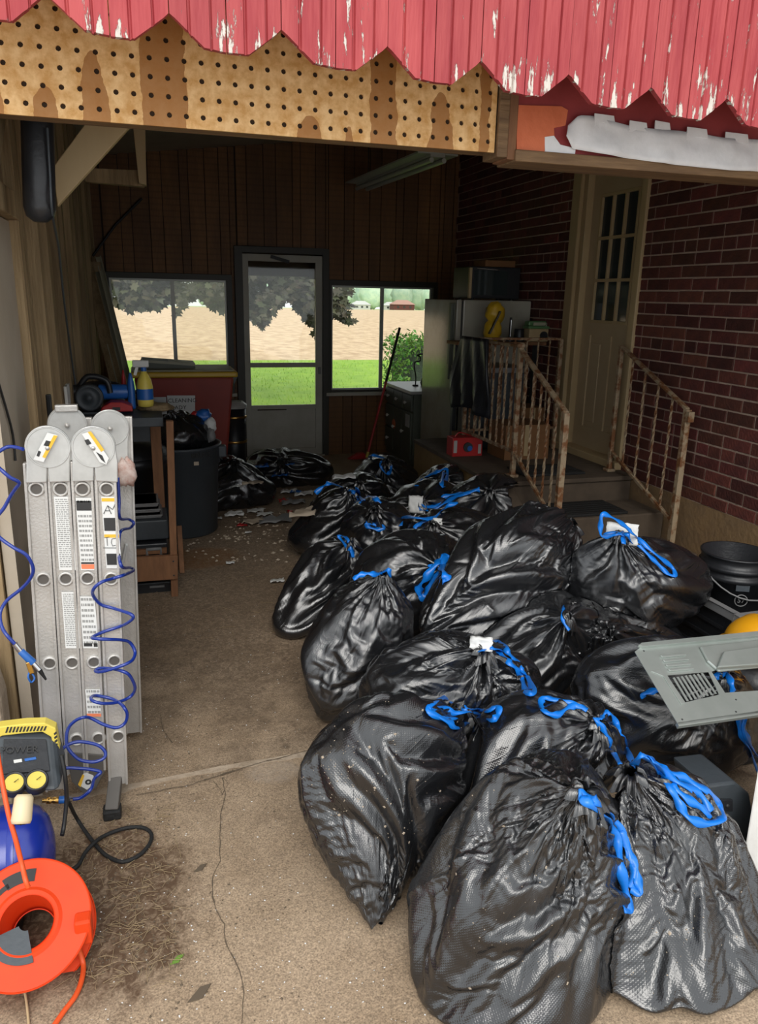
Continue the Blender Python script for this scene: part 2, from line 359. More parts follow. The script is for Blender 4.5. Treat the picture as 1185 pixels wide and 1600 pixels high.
def glassmat(name, refl, tint, dirt):
    m = bpy.data.materials.new(name); m.use_nodes = True; t = m.node_tree; t.nodes.clear()
    o = t.nodes.new('ShaderNodeOutputMaterial'); a = t.nodes.new('ShaderNodeBsdfTransparent'); g = t.nodes.new('ShaderNodeBsdfGlossy'); d = t.nodes.new('ShaderNodeBsdfTranslucent')
    a.inputs[0].default_value = (*tint, 1); g.inputs['Roughness'].default_value = .03; d.inputs[0].default_value = (.75, .72, .62, 1)
    fr = t.nodes.new('ShaderNodeFresnel'); fr.inputs[0].default_value = refl
    n = t.nodes.new('ShaderNodeTexNoise'); n.inputs['Scale'].default_value = 3; n.inputs['Detail'].default_value = 6
    mr = t.nodes.new('ShaderNodeMapRange'); mr.inputs['To Min'].default_value = dirt*.4; mr.inputs['To Max'].default_value = dirt*1.6
    t.links.new(n.outputs['Fac'], mr.inputs[0])
    m1 = t.nodes.new('ShaderNodeMixShader'); m2 = t.nodes.new('ShaderNodeMixShader')
    t.links.new(mr.outputs[0], m1.inputs[0]); t.links.new(a.outputs[0], m1.inputs[1]); t.links.new(d.outputs[0], m1.inputs[2])
    t.links.new(fr.outputs[0], m2.inputs[0]); t.links.new(m1.outputs[0], m2.inputs[1]); t.links.new(g.outputs[0], m2.inputs[2])
    t.links.new(m2.outputs[0], o.inputs[0]); return m
M['glass'] = glassmat('window_glass', 1.45, (.97, .98, .96), .012)
M['glassdusty'] = glassmat('dusty_glass', 1.45, (.93, .93, .88), .07)
M['darkglass'] = mat('dark_door_glass', (.03, .04, .04), .06)

# ================================================================ STRUCTURE
XL, XR, YB = -0.42, 3.20, 7.90
def ceilz(x): return 2.80+0.13*(x+0.42)
# floor: inner slab and outer apron meet at a broken joint
def slab(poly, name, top, nx=1):
    return struct(MB().prism([V((x, y, top)) for x, y in poly], V((0, 0, -.15))), name, M['floor'])
jl = [(-3.2, 2.33), (-.54, 2.43), (-.15, 2.44), (.2, 2.47), (.45, 2.475), (.9, 2.53), (3.3, 2.60)]
fl = struct(MB().prism([V((x, y-.006, 0)) for x, y in jl]+[V((4.6, 2.6, 0)), V((4.6, -3, 0)), V((-3.2, -3, 0))], V((0, 0, -.15))), 'floor', M['floor'])
fl2 = struct(MB().prism([V((x, y+.006, 0.004)) for x, y in reversed(jl)]+[V((-3.2, 8.0, .004)), V((3.3, 8.0, .004))], V((0, 0, -.15))), 'floor', M['floor'])
e = MB()
for k in range(len(jl)-2):
    (x0, y0), (x1, y1) = jl[k+0], jl[k+1]
    for q in range(14):
        if x0 < -1: continue
        a, b = q/14, (q+1)/14
        xa, xb = x0+(x1-x0)*a, x0+(x1-x0)*b; ya, yb = y0+(y1-y0)*a, y0+(y1-y0)*b
        w0, w1 = [.006+.018*abs(noise.noise(V((xx*9, 3, 1)))) for xx in (xa, xb)]
        e.hexa([(xa, ya-w0*2, -.02), (xb, yb-w1*2, -.02), (xb, yb+w1, -.02), (xa, ya+w0, -.02)], [(xa, ya-w0*2, .0015), (xb, yb-w1*2, .0015), (xb, yb+w1*.6, .006), (xa, ya+w0*.6, .006)])
e.build('slab_edge', M['ledge'], fl, kind='stuff')
def strip(mb, pts, w, z=.0016):
    pts = [oZ(*p) for p in pts]; fine = []
    for a, b in zip(pts, pts[1:]):
        n = max(2, int((b-a).length/.02))
        for i in range(n):
            p = a.lerp(b, i/n); s = .005; fine.append(V((p.x+s*noise.noise(p*25), p.y+s*noise.noise(p*25+V((9, 9, 9))), z)))
    fine.append(V((pts[-1].x, pts[-1].y, z)))
    for i, (a, b) in enumerate(zip(fine, fine[1:])):
        d = (b-a).normalized(); n = V((-d.y, d.x, 0))*w/2*(.4+1.2*abs(noise.noise(a*18)))
        mb.add([a-n, b-n, b+n, a+n], [(0, 1, 2, 3)])
c = MB()
strip(c, [(347, 1215), (352, 1240), (345, 1275), (343, 1310), (344, 1345), (333, 1368), (332, 1400), (338, 1420), (350, 1445), (352, 1470), (366, 1500), (375, 1515), (381, 1555), (378, 1600)], .0035)
strip(c, [(333, 1221), (345, 1235), (347, 1242), (357, 1225), (349, 1216)], .0025)
strip(c, [(251, 1118), (256, 1145), (270, 1163)], .004, .006)
strip(c, [(258, 1148), (262, 1158), (255, 1165)], .003, .006)
strip(c, [(212, 1245), (300, 1228), (345, 1213), (400, 1196), (500, 1170)], .006, .0068)
c.build('crack', M['crack'], fl)
# foundation under the brick, brick wall with single bricks
ZF = 0.47
struct(MB().box((XR-.01, .8, -.1), (XR+.3, YB+.2, ZF)), 'trim_1', M['found'])
wr = struct(MB().box((XR-.003, .8, ZF), (XR+.25, 4.62, 3.6)).box((XR-.003, 5.52, ZF), (XR+.25, YB+.2, 3.6)).box((XR-.003, 4.62, 2.60), (XR+.25, 5.52, 3.6)), 'wall_right', M['mortar'])
CH, BL = 0.0735, 0.222
J = .010
def brickmesh(l, name='brick'):
    me = bpy.data.meshes.new(name); b = bmesh.new(); bmesh.ops.create_cube(b, size=1)
    for v in b.verts: v.co = V((v.co.x*.03, v.co.y*(l-J), v.co.z*(CH-J)))
    bmesh.ops.bevel(b, geom=[e for e in b.edges if all(v.co.x < 0 for v in e.verts)], offset=.003, segments=1, affect='EDGES')
    b.to_mesh(me); b.free(); me.materials.append(M['brick']); return me
full, head = brickmesh(BL), brickmesh(BL/2)
slots = []
for r_ in range(int((3.5-ZF)/CH)):
    z = ZF+CH*(r_+.5); hd = (r_ % 8 == 4); l = BL/2 if hd else BL
    y = 1.2 + (0 if hd else (BL/2 if r_ % 2 else 0)) + (BL/4 if hd else 0)
    while y < YB:
        slots.append((y, z, l)); y += l
def clash(y, l, z): return z < 2.61 and (y+l/2 > 4.63) and (y-l/2 < 5.51)
near, rest = [], MB()
vis = []
for (y, z, l) in slots:
    if clash(y, l, z):
        if y-l/2 < 4.63-.03: l2 = 4.63-(y-l/2); vis.append((y-l/2+l2/2, z, l2))
        elif y+l/2 > 5.51+.03: l2 = (y+l/2)-5.51; vis.append((y+l/2-l2/2, z, l2))
        continue
    vis.append((y, z, l))
def inview(y, z):
    d = V((XR, y, z-H)); k = d.dot(_f)
    return k > 0 and -20 < 592.5+FPX*d.dot(_r)/k < 1215 and (800-FPX*d.dot(_u)/k) > 225
vis.sort(key=lambda s: (not inview(s[0], s[1]), s[0]))
for i, (y, z, l) in enumerate(vis):
    dx = rng.uniform(-.002, .002)
    if i < 296:
        me = full if l > BL*.8 else head
        share('brick', me, (XR-.006+dx+.012, y, z+rng.uniform(-.001, .001)), wr, rot=(rng.uniform(-.006, .006), 0, 0), scale=(1, l/(BL if me is full else BL/2) if abs(l-(BL if me is full else BL/2)) > .002 else 1, 1))
    else:
        rest.box((XR-.009+dx, y-l/2+J/2, z-CH/2+J/2), (XR+.02, y+l/2-J/2, z+CH/2-J/2))
rest.build('brick', M['brick_i'], wr, kind='stuff')

# back wall: grooved panelling boards around the openings
W1 = (-.30, .86, .68, 1.82); D1 = (.92, 1.80, 0, 2.06); W2 = (1.83, 3.00, .67, 1.80)
wb = struct(MB().box((XL-.1, YB+.02, -.05), (W1[0], YB+.12, 3.6)).box((W1[0], YB+.02, W1[3]), (XR+.2, YB+.12, 3.6)).box((W1[0], YB+.02, -.05), (W1[1], YB+.12, W1[2])).box((W1[1], YB+.02, -.05), (D1[0], YB+.12, W1[3]))
            .box((D1[1], YB+.02, -.05), (W2[0], YB+.12, D1[3])).box((W2[0], YB+.02, -.05), (W2[1], YB+.12, W2[2])).box((W2[1], YB+.02, -.05), (XR+.2, YB+.12, W2[3])).box((W2[0]-.2, YB+.02, W2[3]), (XR+.2, YB+.12, D1[3])), 'wall_back', M['groove'])
x = XL
widths = [.13, .16, .10, .16, .12, .16, .08, .15]
i = 0
while x < XR:
    w = widths[i % 8]; i += 1; x1 = min(x+w, XR)
    def seg(z0, z1):
        if z1-z0 > .02: MB().box((x+.0035, YB, z0), (x1-.0035, YB+.018, z1)).build('panel', M['panel'], wb)
    top = ceilz((x+x1)/2); cuts = [(D1[2], D1[3]+.02) if x1 > D1[0] and x < D1[1] else None, (W1[2], W1[3]) if x < W1[1] and x1 > W1[0] else None, (W2[2], W2[3]) if x < W2[1] and x1 > W2[0] else None]
    # split boards that straddle an opening edge
    xs = sorted({x, x1} | {e for o in (W1, D1, W2) for e in (o[0], o[1]) if x < e < x1})
    X0, X1 = x, x1
    for a, b in zip(xs, xs[1:]):
        x, x1 = a, b; m_ = (a+b)/2; op = None
        for o in (D1, W1, W2):
            if o[0] < m_ < o[1]: op = o
        if b-a < .012: continue
        if op is None: seg(0, top)
        else:
            seg(0, op[2]); seg(op[3], top)
    x = X1
# left wall: sheathing behind, old boards and studs in front
wl = struct(MB().box((XL-.14, 2.46, -.05), (XL-.05, YB+.12, 3.2)), 'wall_left', M['oldwood'])
y = 3.05
k = 0
while y < YB-.02:
    w = [.085, .14, .06, .16, .09, .12, .05, .17][k % 8]; k += 1
    dep = [.0, .035, -.02, .02, -.03, .045, -.01, .01][k % 8]
    MB().box((XL-.05, y+.003, .0), (XL+dep, min(y+w, YB)-.003, 2.9)).build('board', M['oldwood'], wl)
    y += w
# white sheet at the front of the left wall, with its wooden head piece
pn = struct(MB().box((XL-.03, 2.46, 0), (XL+.005, 3.04, 1.87)), 'wall_left_front', M['whitewall'])
MB().box((XL-.04, 2.44, 1.875), (XL+.04, 3.08, 1.96)).build('head_rail', M['oldwood'], pn, bevel=.004)
MB().box((XL-.04, 2.44, 1.965), (XL+.0, 3.04, 2.6)).build('board', M['oldwood'], pn)
MB().bar((XL+.03, 2.5, 1.96), (XL+.03, 3.02, 2.35), .05, .09).build('brace', M['oldwood'], pn)
MB().box((XL-.04, 3.045, 0), (XL+.03, 3.13, 2.85)).build('stud', M['oldwood'], pn, bevel=.004)
# weathered jamb boards beside the ladder
jm = struct(MB().box((-.64, 2.42, 0), (-.50, 2.48, 2.2)), 'trim_2', M['oldwood'], bevel=.004)
MB().box((-.50, 2.44, 0), (-.455, 2.47, 2.2)).build('board', M['oldwood'], jm, bevel=.003)
MB().box((-.455, 2.47, 0), (-.42, 2.50, 2.2)).build('board', M['oldwood'], jm, bevel=.003)
struct(MB().box((-3.0, 2.47, 0), (-.60, 2.62, 3.0)), 'wall_front', M['oldwood'])
# broken concrete curb end at far left
cb = MB(); prof = [(0, .0), (.0, .46), (-.01, .52), (-.035, .60), (-.07, .66), (-.12, .70), (-.5, .72), (-.5, 0)]
cb.prism([V((-.47+x_, 2.28, z_)) for x_, z_ in prof], V((0, .12, 0)))
struct(cb, 'trim_3', M['ledge'], bevel=.015)
# ceiling
struct(MB().hexa([(XL-.2, 2.3, ceilz(XL-.2)), (XR+.2, 2.3, ceilz(XR+.2)), (XR+.2, YB+.2, ceilz(XR+.2)), (XL-.2, YB+.2, ceilz(XL-.2))], [(XL-.2, 2.3, 3.6), (XR+.2, 2.3, 3.6), (XR+.2, YB+.2, 3.6), (XL-.2, YB+.2, 3.6)]), 'ceiling', M['ceil'])

# ---- windows of the back wall
def window(name, x0, x1, z0, z1, mull, glasses, label=None):
    f = struct(MB().box((x0, YB-.03, z1-.055), (x1, YB+.06, z1)).box((x0, YB-.03, z0), (x0+.03, YB+.06, z1-.055)).box((x1-.05, YB-.03, z0), (x1, YB+.06, z1-.055)).box((x0+.03, YB-.01, z0), (x1-.05, YB+.06, z0+.02)), name, M['dark'], bevel=.003)
    for a, b, g in ((x0+.03, mull, glasses[0]), (mull, x1-.05, glasses[1])):
        s = MB(); t = .018; zz0, zz1 = z0+.02, z1-.055; y0, y1 = YB+.01, YB+.035
        s.box((a, y0, zz1-t), (b, y1, zz1)).box((a, y0, zz0), (b, y1, zz0+t)).box((a, y0, zz0+t), (a+t, y1, zz1-t)).box((b-t, y0, zz0+t), (b, y1, zz1-t))
        sh = s.build('sash', M['alu'], f)
        MB().box((a+t, YB+.02, zz0+t), (b-t, YB+.024, zz1-t)).build('pane', M[g], sh)
    MB().box((x0-.03, YB-.06, z0-.035), (x1+.02, YB+.06, z0)).build('sill', M['doorwhite'], f, bevel=.003)
    return f
window('window_1', W1[0], W1[1], W1[2], W1[3], .30, ('glass', 'glassdusty'))
window('window_2', W2[0], W2[1], W2[2], W2[3], 2.405, ('glass', 'glass'))
# ---- storm door
dx0, dx1 = .965, 1.765
cs = struct(MB().box((D1[0]-.03, YB-.04, 0), (dx0, YB+.06, D1[3]+.03)).box((dx1, YB-.04, 0), (D1[1]+.03, YB+.06, D1[3]+.03)).box((dx0, YB-.04, 2.03), (dx1, YB+.06, D1[3]+.03)), 'trim_4', M['dark'], bevel=.003)
dr = MB(); y0, y1 = YB-.015, YB+.02
dr.box((dx0, y0, .02), (dx0+.06, y1, 2.02)).box((dx1-.07, y0, .02), (dx1, y1, 2.02)).box((dx0+.06, y0, 1.955), (dx1-.07, y1, 2.02)).box((dx0+.06, y0, .93), (dx1-.07, y1, .975)).box((dx0+.06, y0, .50), (dx1-.07, y1, .545)).box((dx0+.06, y0, .02), (dx1-.07, y1, .09)).box((dx0+.06, y0+.012, .09), (dx1-.07, y1-.005, .50))
sd = struct(dr, 'door_1', M['doorwhite'], bevel=.003)
MB().box((dx0+.06, YB+.0, .975), (dx1-.07, YB+.004, 1.955)).build('upper_pane', M['glass'], sd)
MB().box((dx0+.06, YB+.0, .545), (dx1-.07, YB+.004, .93)).build('lower_pane', M['glass'], sd)
MB().box((dx1-.045, y0-.025, .86), (dx1-.02, y0, .93)).build('latch', M['greyplastic'], sd, bevel=.003)
MB().box((dx0+.12, y0-.002, .494), (dx0+.42, y0+.012, .505)).build('bottom_rail_tear', M['groove'], sd)
MB().bar((dx0+.28, YB-.045, 2.0), (dx0+.46, YB-.03, 1.955), .03, .03).build('closer', M['blackmetal'], sd)
struct(MB().box((dx0-.02, YB-.05, 0), (dx1+.02, YB+.1, .02)), 'trim_5', M['doorwhite'], bevel=.004)

# ---- house door in the brick wall  (Y 4.62..5.52)
zb = .55
dc = struct(MB().box((XR-.03, 4.60, zb), (XR+.12, 4.67, 2.66)).box((XR-.03, 5.44, zb), (XR+.12, 5.55, 2.66)).box((XR-.03, 4.67, 2.58), (XR+.12, 5.44, 2.66)), 'trim_6', M['cream'], bevel=.006)
MB().box((XR+.0, 5.38, zb), (XR+.12, 5.44, 2.58)).build('inner_jamb', M['cream'], dc, bevel=.004)
struct(MB().box((XR-.06, 4.60, zb-.06), (XR+.15, 5.55, zb)), 'trim_7', M['cream'], bevel=.006)
hy0, hy1 = 4.675, 5.375; xd0, xd1 = XR+.05, XR+.09
hd = MB().box((xd0+.012, hy0+.11, zb+.15), (xd1-.003, hy1-.11, 1.45)).box((xd0, hy0+.12, 1.40), (xd1, hy1-.12, 1.50)).box((xd0, hy0+.12, 2.38), (xd1, hy1-.12, 2.575)).box((xd0, hy0, zb), (xd1, hy0+.12, 2.575)).box((xd0, hy1-.12, zb), (xd1, hy1, 2.575)).box((xd0, hy0+.12, zb), (xd1, hy1-.12, zb+.16)).box((xd0, (hy0+hy1)/2-.05, zb+.16), (xd1, (hy0+hy1)/2+.05, 1.40))
hdo = struct(hd, 'door_2', M['housedoor'])
gy0, gy1, gz0, gz1 = hy0+.12, hy1-.12, 1.50, 2.38
for a in range(4):
    yy = gy0+(gy1-gy0)*a/3; MB().box((xd0-.008, yy-.011, gz0-.01), (xd1-.005, yy+.011, gz1+.01)).build('muntin', M['cream'], hdo, bevel=.003)
for a in range(4):
    zz = gz0+(gz1-gz0)*a/3; MB().box((xd0-.007, gy0-.01, zz-.011), (xd1-.005, gy1+.01, zz+.011)).build('muntin', M['cream'], hdo, bevel=.003)
for a in range(3):
    for b in range(3):
        ya, yb_ = gy0+(gy1-gy0)*a/3+.011, gy0+(gy1-gy0)*(a+1)/3-.011; za, zb_ = gz0+(gz1-gz0)*b/3+.011, gz0+(gz1-gz0)*(b+1)/3-.011
        MB().box((xd0+.012, ya, za), (xd0+.018, yb_, zb_)).build('pane', M['darkglass'], hdo)
for a, b in ((hy0+.155, (hy0+hy1)/2-.085), ((hy0+hy1)/2+.085, hy1-.155)):
    MB().box((xd0+.002, a, zb+.2), (xd0+.012, b, 1.34)).build('raised_panel', M['housedoor'], hdo, bevel=.006)
MB().lathe([(.0, -.05), (.026, -.045), (.03, -.025), (.014, -.015), (.012, 0), (.026, .004)], (xd0-.005, hy0+.06, 1.42), 16, axis=(-1, 0, 0)).build('lock', M['blackmetal'], hdo)
MB().lathe([(.0, .06), (.024, .055), (.028, .035), (.012, .02), (.012, 0), (.028, 0)], (xd0, hy0+.06, 1.32), 16, axis=(-1, 0, 0)).build('door_knob', M['blackmetal'], hdo)

# ---- header beam over the opening
HY = 2.40
hb = struct(MB().box((-.62, HY+.02, 2.10), (XR+.2, HY+.14, 2.9)), 'trim_8', M['header'], bevel=.003)
# pegboard sheet with real holes
pt = (-.62, 1.085); pz0, pz1, P = 2.092, 2.40, .0455
ncol, nrow = 38, 7
pb = MB(); hr = .0072
for i in range(ncol):
    for j in range(nrow):
        x0 = pt[1]-(i+1)*P; z0 = pz0+j*P
        cx, cz = x0+P/2, z0+P/2+.003
        sq = [(x0, z0), (x0+P/2, z0), (x0+P, z0), (x0+P, z0+P/2), (x0+P, z0+P), (x0+P/2, z0+P), (x0, z0+P), (x0, z0+P/2)]
        oc = [(cx+hr*math.cos(a), cz+hr*math.sin(a)) for a in [math.radians(225+45*q) for q in range(8)]]
        vs = [V((a, HY, b)) for a, b in sq]+[V((a, HY, b)) for a, b in oc]+[V((a, HY+.006, b)) for a, b in oc]
        pb.add(vs, [(q, (q+1) % 8, 8+(q+1) % 8, 8+q) for q in range(8)]+[(8+q, 8+(q+1) % 8, 16+(q+1) % 8, 16+q) for q in range(8)])
pg_back = MB().box((pt[0]+.001, HY+.0061, pz0+.001), (pt[1]-.001, HY+.0075, pz1))
pb.box((pt[0], HY, pz0-.004), (pt[1], HY+.008, pz0))
def stains(t, b, mp, last):
    g = t.nodes.new('ShaderNodeNewGeometry'); s = t.nodes.new('ShaderNodeSeparateXYZ'); t.links.new(g.outputs['Position'], s.inputs[0])
    nz = t.nodes.new('ShaderNodeTexNoise'); nz.inputs['Scale'].default_value = 16; nz.inputs['Detail'].default_value = 4; t.links.new(g.outputs['Position'], nz.inputs['Vector'])
    def mth(op, a, bb, c=None):
        n = t.nodes.new('ShaderNodeMath'); n.operation = op
        for i_, v_ in enumerate((a, bb, c)):
            if v_ is None: continue
            if isinstance(v_, (int, float)): n.inputs[i_].default_value = v_
            else: t.links.new(v_, n.inputs[i_])
        return n.outputs[0]
    wob = mth('MULTIPLY_ADD', nz.outputs['Fac'], .036, -.018); xx = mth('ADD', s.outputs['X'], wob); tot = None
    for px, w, top in STAIN:
        c_ = oY(px, 180, HY).x; hw = w/2*.00158; hh = top
        u_ = mth('ABSOLUTE', mth('MULTIPLY', mth('SUBTRACT', xx, c_), 1/hw), 0)
        zz_ = mth('MULTIPLY', mth('SUBTRACT', s.outputs['Z'], pz0), 1/hh)
        q = mth('ADD', mth('POWER', u_, 2.5), mth('MULTIPLY', zz_, 1.0 if hh < .5 else .0))
        k_ = mth('LESS_THAN', q, 1.0); tot = k_ if tot is None else mth('MAXIMUM', tot, k_)
    mx = t.nodes.new('ShaderNodeMixRGB'); mx.inputs[2].default_value = (.38, .15, .03, 1); t.links.new(mth('MULTIPLY', tot, .85), mx.inputs[0]); t.links.new(last, mx.inputs[1]); t.links.new(mx.outputs[0], b.inputs['Base Color'])
STAIN = [(72, 38, .07), (150, 50, .165), (258, 74, 9), (484, 46, .055), (545, 16, .035), (600, 50, 9), (690, 52, .15), (758, 22, 9), (-8, 30, .09)]
M['peg'] = mat('pegboard_hardboard', (.68, .35, .10), .6, col2=(.93, .60, .27), scale=24, ramp=(.38, .62), detail=8, bump=.25, bscale=90, bdist=.002, extra=stains)
pg = pb.build('pegboard', M['peg'], None, label='perforated brown pegboard sheet with dark water stains on the beam above the opening', cat='pegboard', base=(.2, HY, pz0))
pg_back.build('hole_shade_backing', M['groove'], pg)  # dark sheet added behind the holes to paint the shade in them
# right part of the beam face: end posts, orange patch, white peeling sheet
e = MB().box((1.09, HY-.012, 2.075), (1.125, HY+.1, 2.5)); e.build('end_post', M['header'], hb, bevel=.003)
MB().box((1.125, HY-.01, 2.07), (1.155, HY+.1, 2.5)).build('end_post', M['lumber'], hb, bevel=.003)
MB().box((1.155, HY-.002, 2.10), (XR, HY+.02, 2.6)).build('fascia_board', M['redback'], hb)
MB().box((1.15, HY-.02, 2.065), (XR, HY+.12, 2.10)).build('lower_trim', M['header'], hb, bevel=.004)
def px_poly(pts, Y): return [oY(x_, y_, Y) for x_, y_ in pts]
MB().prism(px_poly([(808, 164), (878, 166), (888, 172), (884, 196), (866, 200), (868, 232), (852, 246), (808, 244)], HY-.008), V((0, .006, 0))).build('orange_patch', M['orange'], hb)
MB().prism(px_poly([(852, 214), (866, 212), (876, 226), (900, 232), (898, 246), (852, 244)], HY-.010), V((0, .006, 0))).build('paint_patch', M['peel'], hb)
sh = MB(); top = [(888, 196), (905, 180), (930, 182), (960, 190), (1000, 200), (1040, 202), (1090, 208), (1140, 216), (1185, 218), (1230, 224)]; bot = [(886, 212), (896, 232), (940, 240), (1000, 250), (1046, 256), (1100, 262), (1140, 266), (1185, 268), (1230, 272)]
A = [oY(x_, y_, HY-.016-.01*(i % 2)) for i, (x_, y_) in enumerate(top)]; B = [oY(x_, y_, HY-.034+.012*(i % 2)) for i, (x_, y_) in enumerate(bot)]
n_ = 40; ra, rb_ = [], []
def along(L, t):
    k = t*(len(L)-1); i_ = min(int(k), len(L)-2); return L[i_].lerp(L[i_+1], k-i_)
for i in range(n_+1):
    a, b = along(A, i/n_), along(B, i/n_)
    for q in range(7):
        p = a.lerp(b, q/6); p.y += .010*noise.noise(V((p.x*14, p.z*20, 2))); ra.append(p)
sh.add(ra, [(i*7+q, i*7+q+1, (i+1)*7+q+1, (i+1)*7+q) for i in range(n_) for q in range(6)], True)
so = sh.build('peeling_sheet', M['peel'], hb); md = so.modifiers.new('thick', 'SOLIDIFY'); md.thickness = .002
for (x_, y_, w_) in ((930, 185, 30), (985, 196, 26), (1025, 196, 22), (1075, 206, 30), (1135, 214, 34), (948, 200, 16), (905, 190, 14)):
    MB().prism(px_poly([(x_, y_-8), (x_+w_, y_-4), (x_+w_+2, y_+10), (x_+w_*.4, y_+6), (x_-2, y_+13)], HY-.02), V((0, .003, 0))).build('paint_patch', M['peel'], hb)

# ---- red boards with clipped corners in front of the header
RY = 2.12
rb0 = struct(MB().box((-.72, RY+.03, 2.34), (XR+.2, RY+.07, 3.3)), 'trim_9', M['redback'])
notch = [-110, 73, 266, 440, 605, 750, 886, 1015, 1132, 1243, 1350]
tipy = [18, 40, 60, 84, 118, 138, 158, 175, 190, 205, 218]
def lowz(x_px, dy): return oY(x_px, 33+(x_px-30)*.143+dy, RY).z
edges = [oY(n_, 0, RY).x for n_ in notch]
# vertical edges are plumb: x follows the notch position
edges = [oY(n_, 30+(n_-30)*.143, RY).x for n_ in notch]
for i in range(len(edges)-1):
    x0, x1 = edges[i], edges[i+1]; w = x1-x0; nx_ = notch[i]
    zt = lambda f: lowz(notch[i]+(notch[i+1]-notch[i])*f, 0)
    zl, zr = zt(.25), zt(.75)
    cut = [(.0, .062), (.045, .055), (.30, .0), (.52, -.004), (.70, -.002), (.95, .05), (1.0, .062)]
    # two planks per module (seam near the middle), bevelled lower corners, V grooves
    for a, b in ((0, .5), (.5, 1.0)):
        xa, xb = x0+w*a+.0012, x0+w*b-.0012
        def zz(f):
            base = zl+(zr-zl)*(f-.25)/.5
            for (f0, h0), (f1, h1) in zip(cut, cut[1:]):
                if f0 <= f <= f1+1e-6: return base+h0+(h1-h0)*(f-f0)/(f1-f0)
            return base
        fs = sorted({a, b} | {c_[0] for c_ in cut if a < c_[0] < b} | {a+(b-a)*q/10 for q in range(11)})
        groove = [a+(b-a)*.34, a+(b-a)*.72]
        fs = sorted(set(fs) | {g+d for g in groove for d in (-.018, -.006, .006, .018)})
        prof = []
        for f_ in fs:
            f_ = min(max(f_, a), b); dp = 0
            for g in groove:
                if abs(f_-g) <= .0065: dp = .007
            ragged = .004*noise.noise(V((f_*40+i*7, 1, 2)))
            prof.append((max(xa, min(xb, x0+w*f_)), dp, zz(f_)+ragged))
        m_ = MB(); n_ = len(prof); vs = []
        for (px_, dp, z_) in prof: vs += [V((px_, RY+dp, z_)), V((px_, RY+dp, 3.0)), V((px_, RY+.018, z_)), V((px_, RY+.018, 3.0))]
        fcs = []
        for q in range(n_-1):
            o_ = q*4; p_ = o_+4
            fcs += [(o_, p_, p_+1, o_+1), (o_+2, o_+3, p_+3, p_+2), (o_, o_+2, p_+2, p_)]
        fcs += [(0, 1, 3, 2), ((n_-1)*4, (n_-1)*4+2, (n_-1)*4+3, (n_-1)*4+1)]
        m_.add(vs, fcs); ob = m_.build('plank', M['red'], rb0); ob.location.y += rng.uniform(-.004, .003)
# eave soffit between the boards and the header, roof over it
struct(MB().box((-3, RY+.02, 2.72), (4.2, HY+.2, 2.78)), 'trim_10', M['header'])

# ---- timber inside: knee brace, collar, hanger
kb = struct(MB().prism(px_poly([(82, 262), (90, 322), (208, 192), (200, 150), (165, 150)], 2.95), V((0, .04, 0))), 'trim_11', M['cream'], bevel=.003)
kc = struct(MB().prism(px_poly([(128, 262), (226, 266), (226, 292), (134, 284)], 4.6), V((0, .05, 0))), 'trim_12', M['oldwood'], bevel=.003)
MB().prism(px_poly([(203, 150), (226, 150), (229, 290), (217, 286)], 4.55), V((0, .05, 0))).build('hanger', M['cream'], kc, bevel=.003)

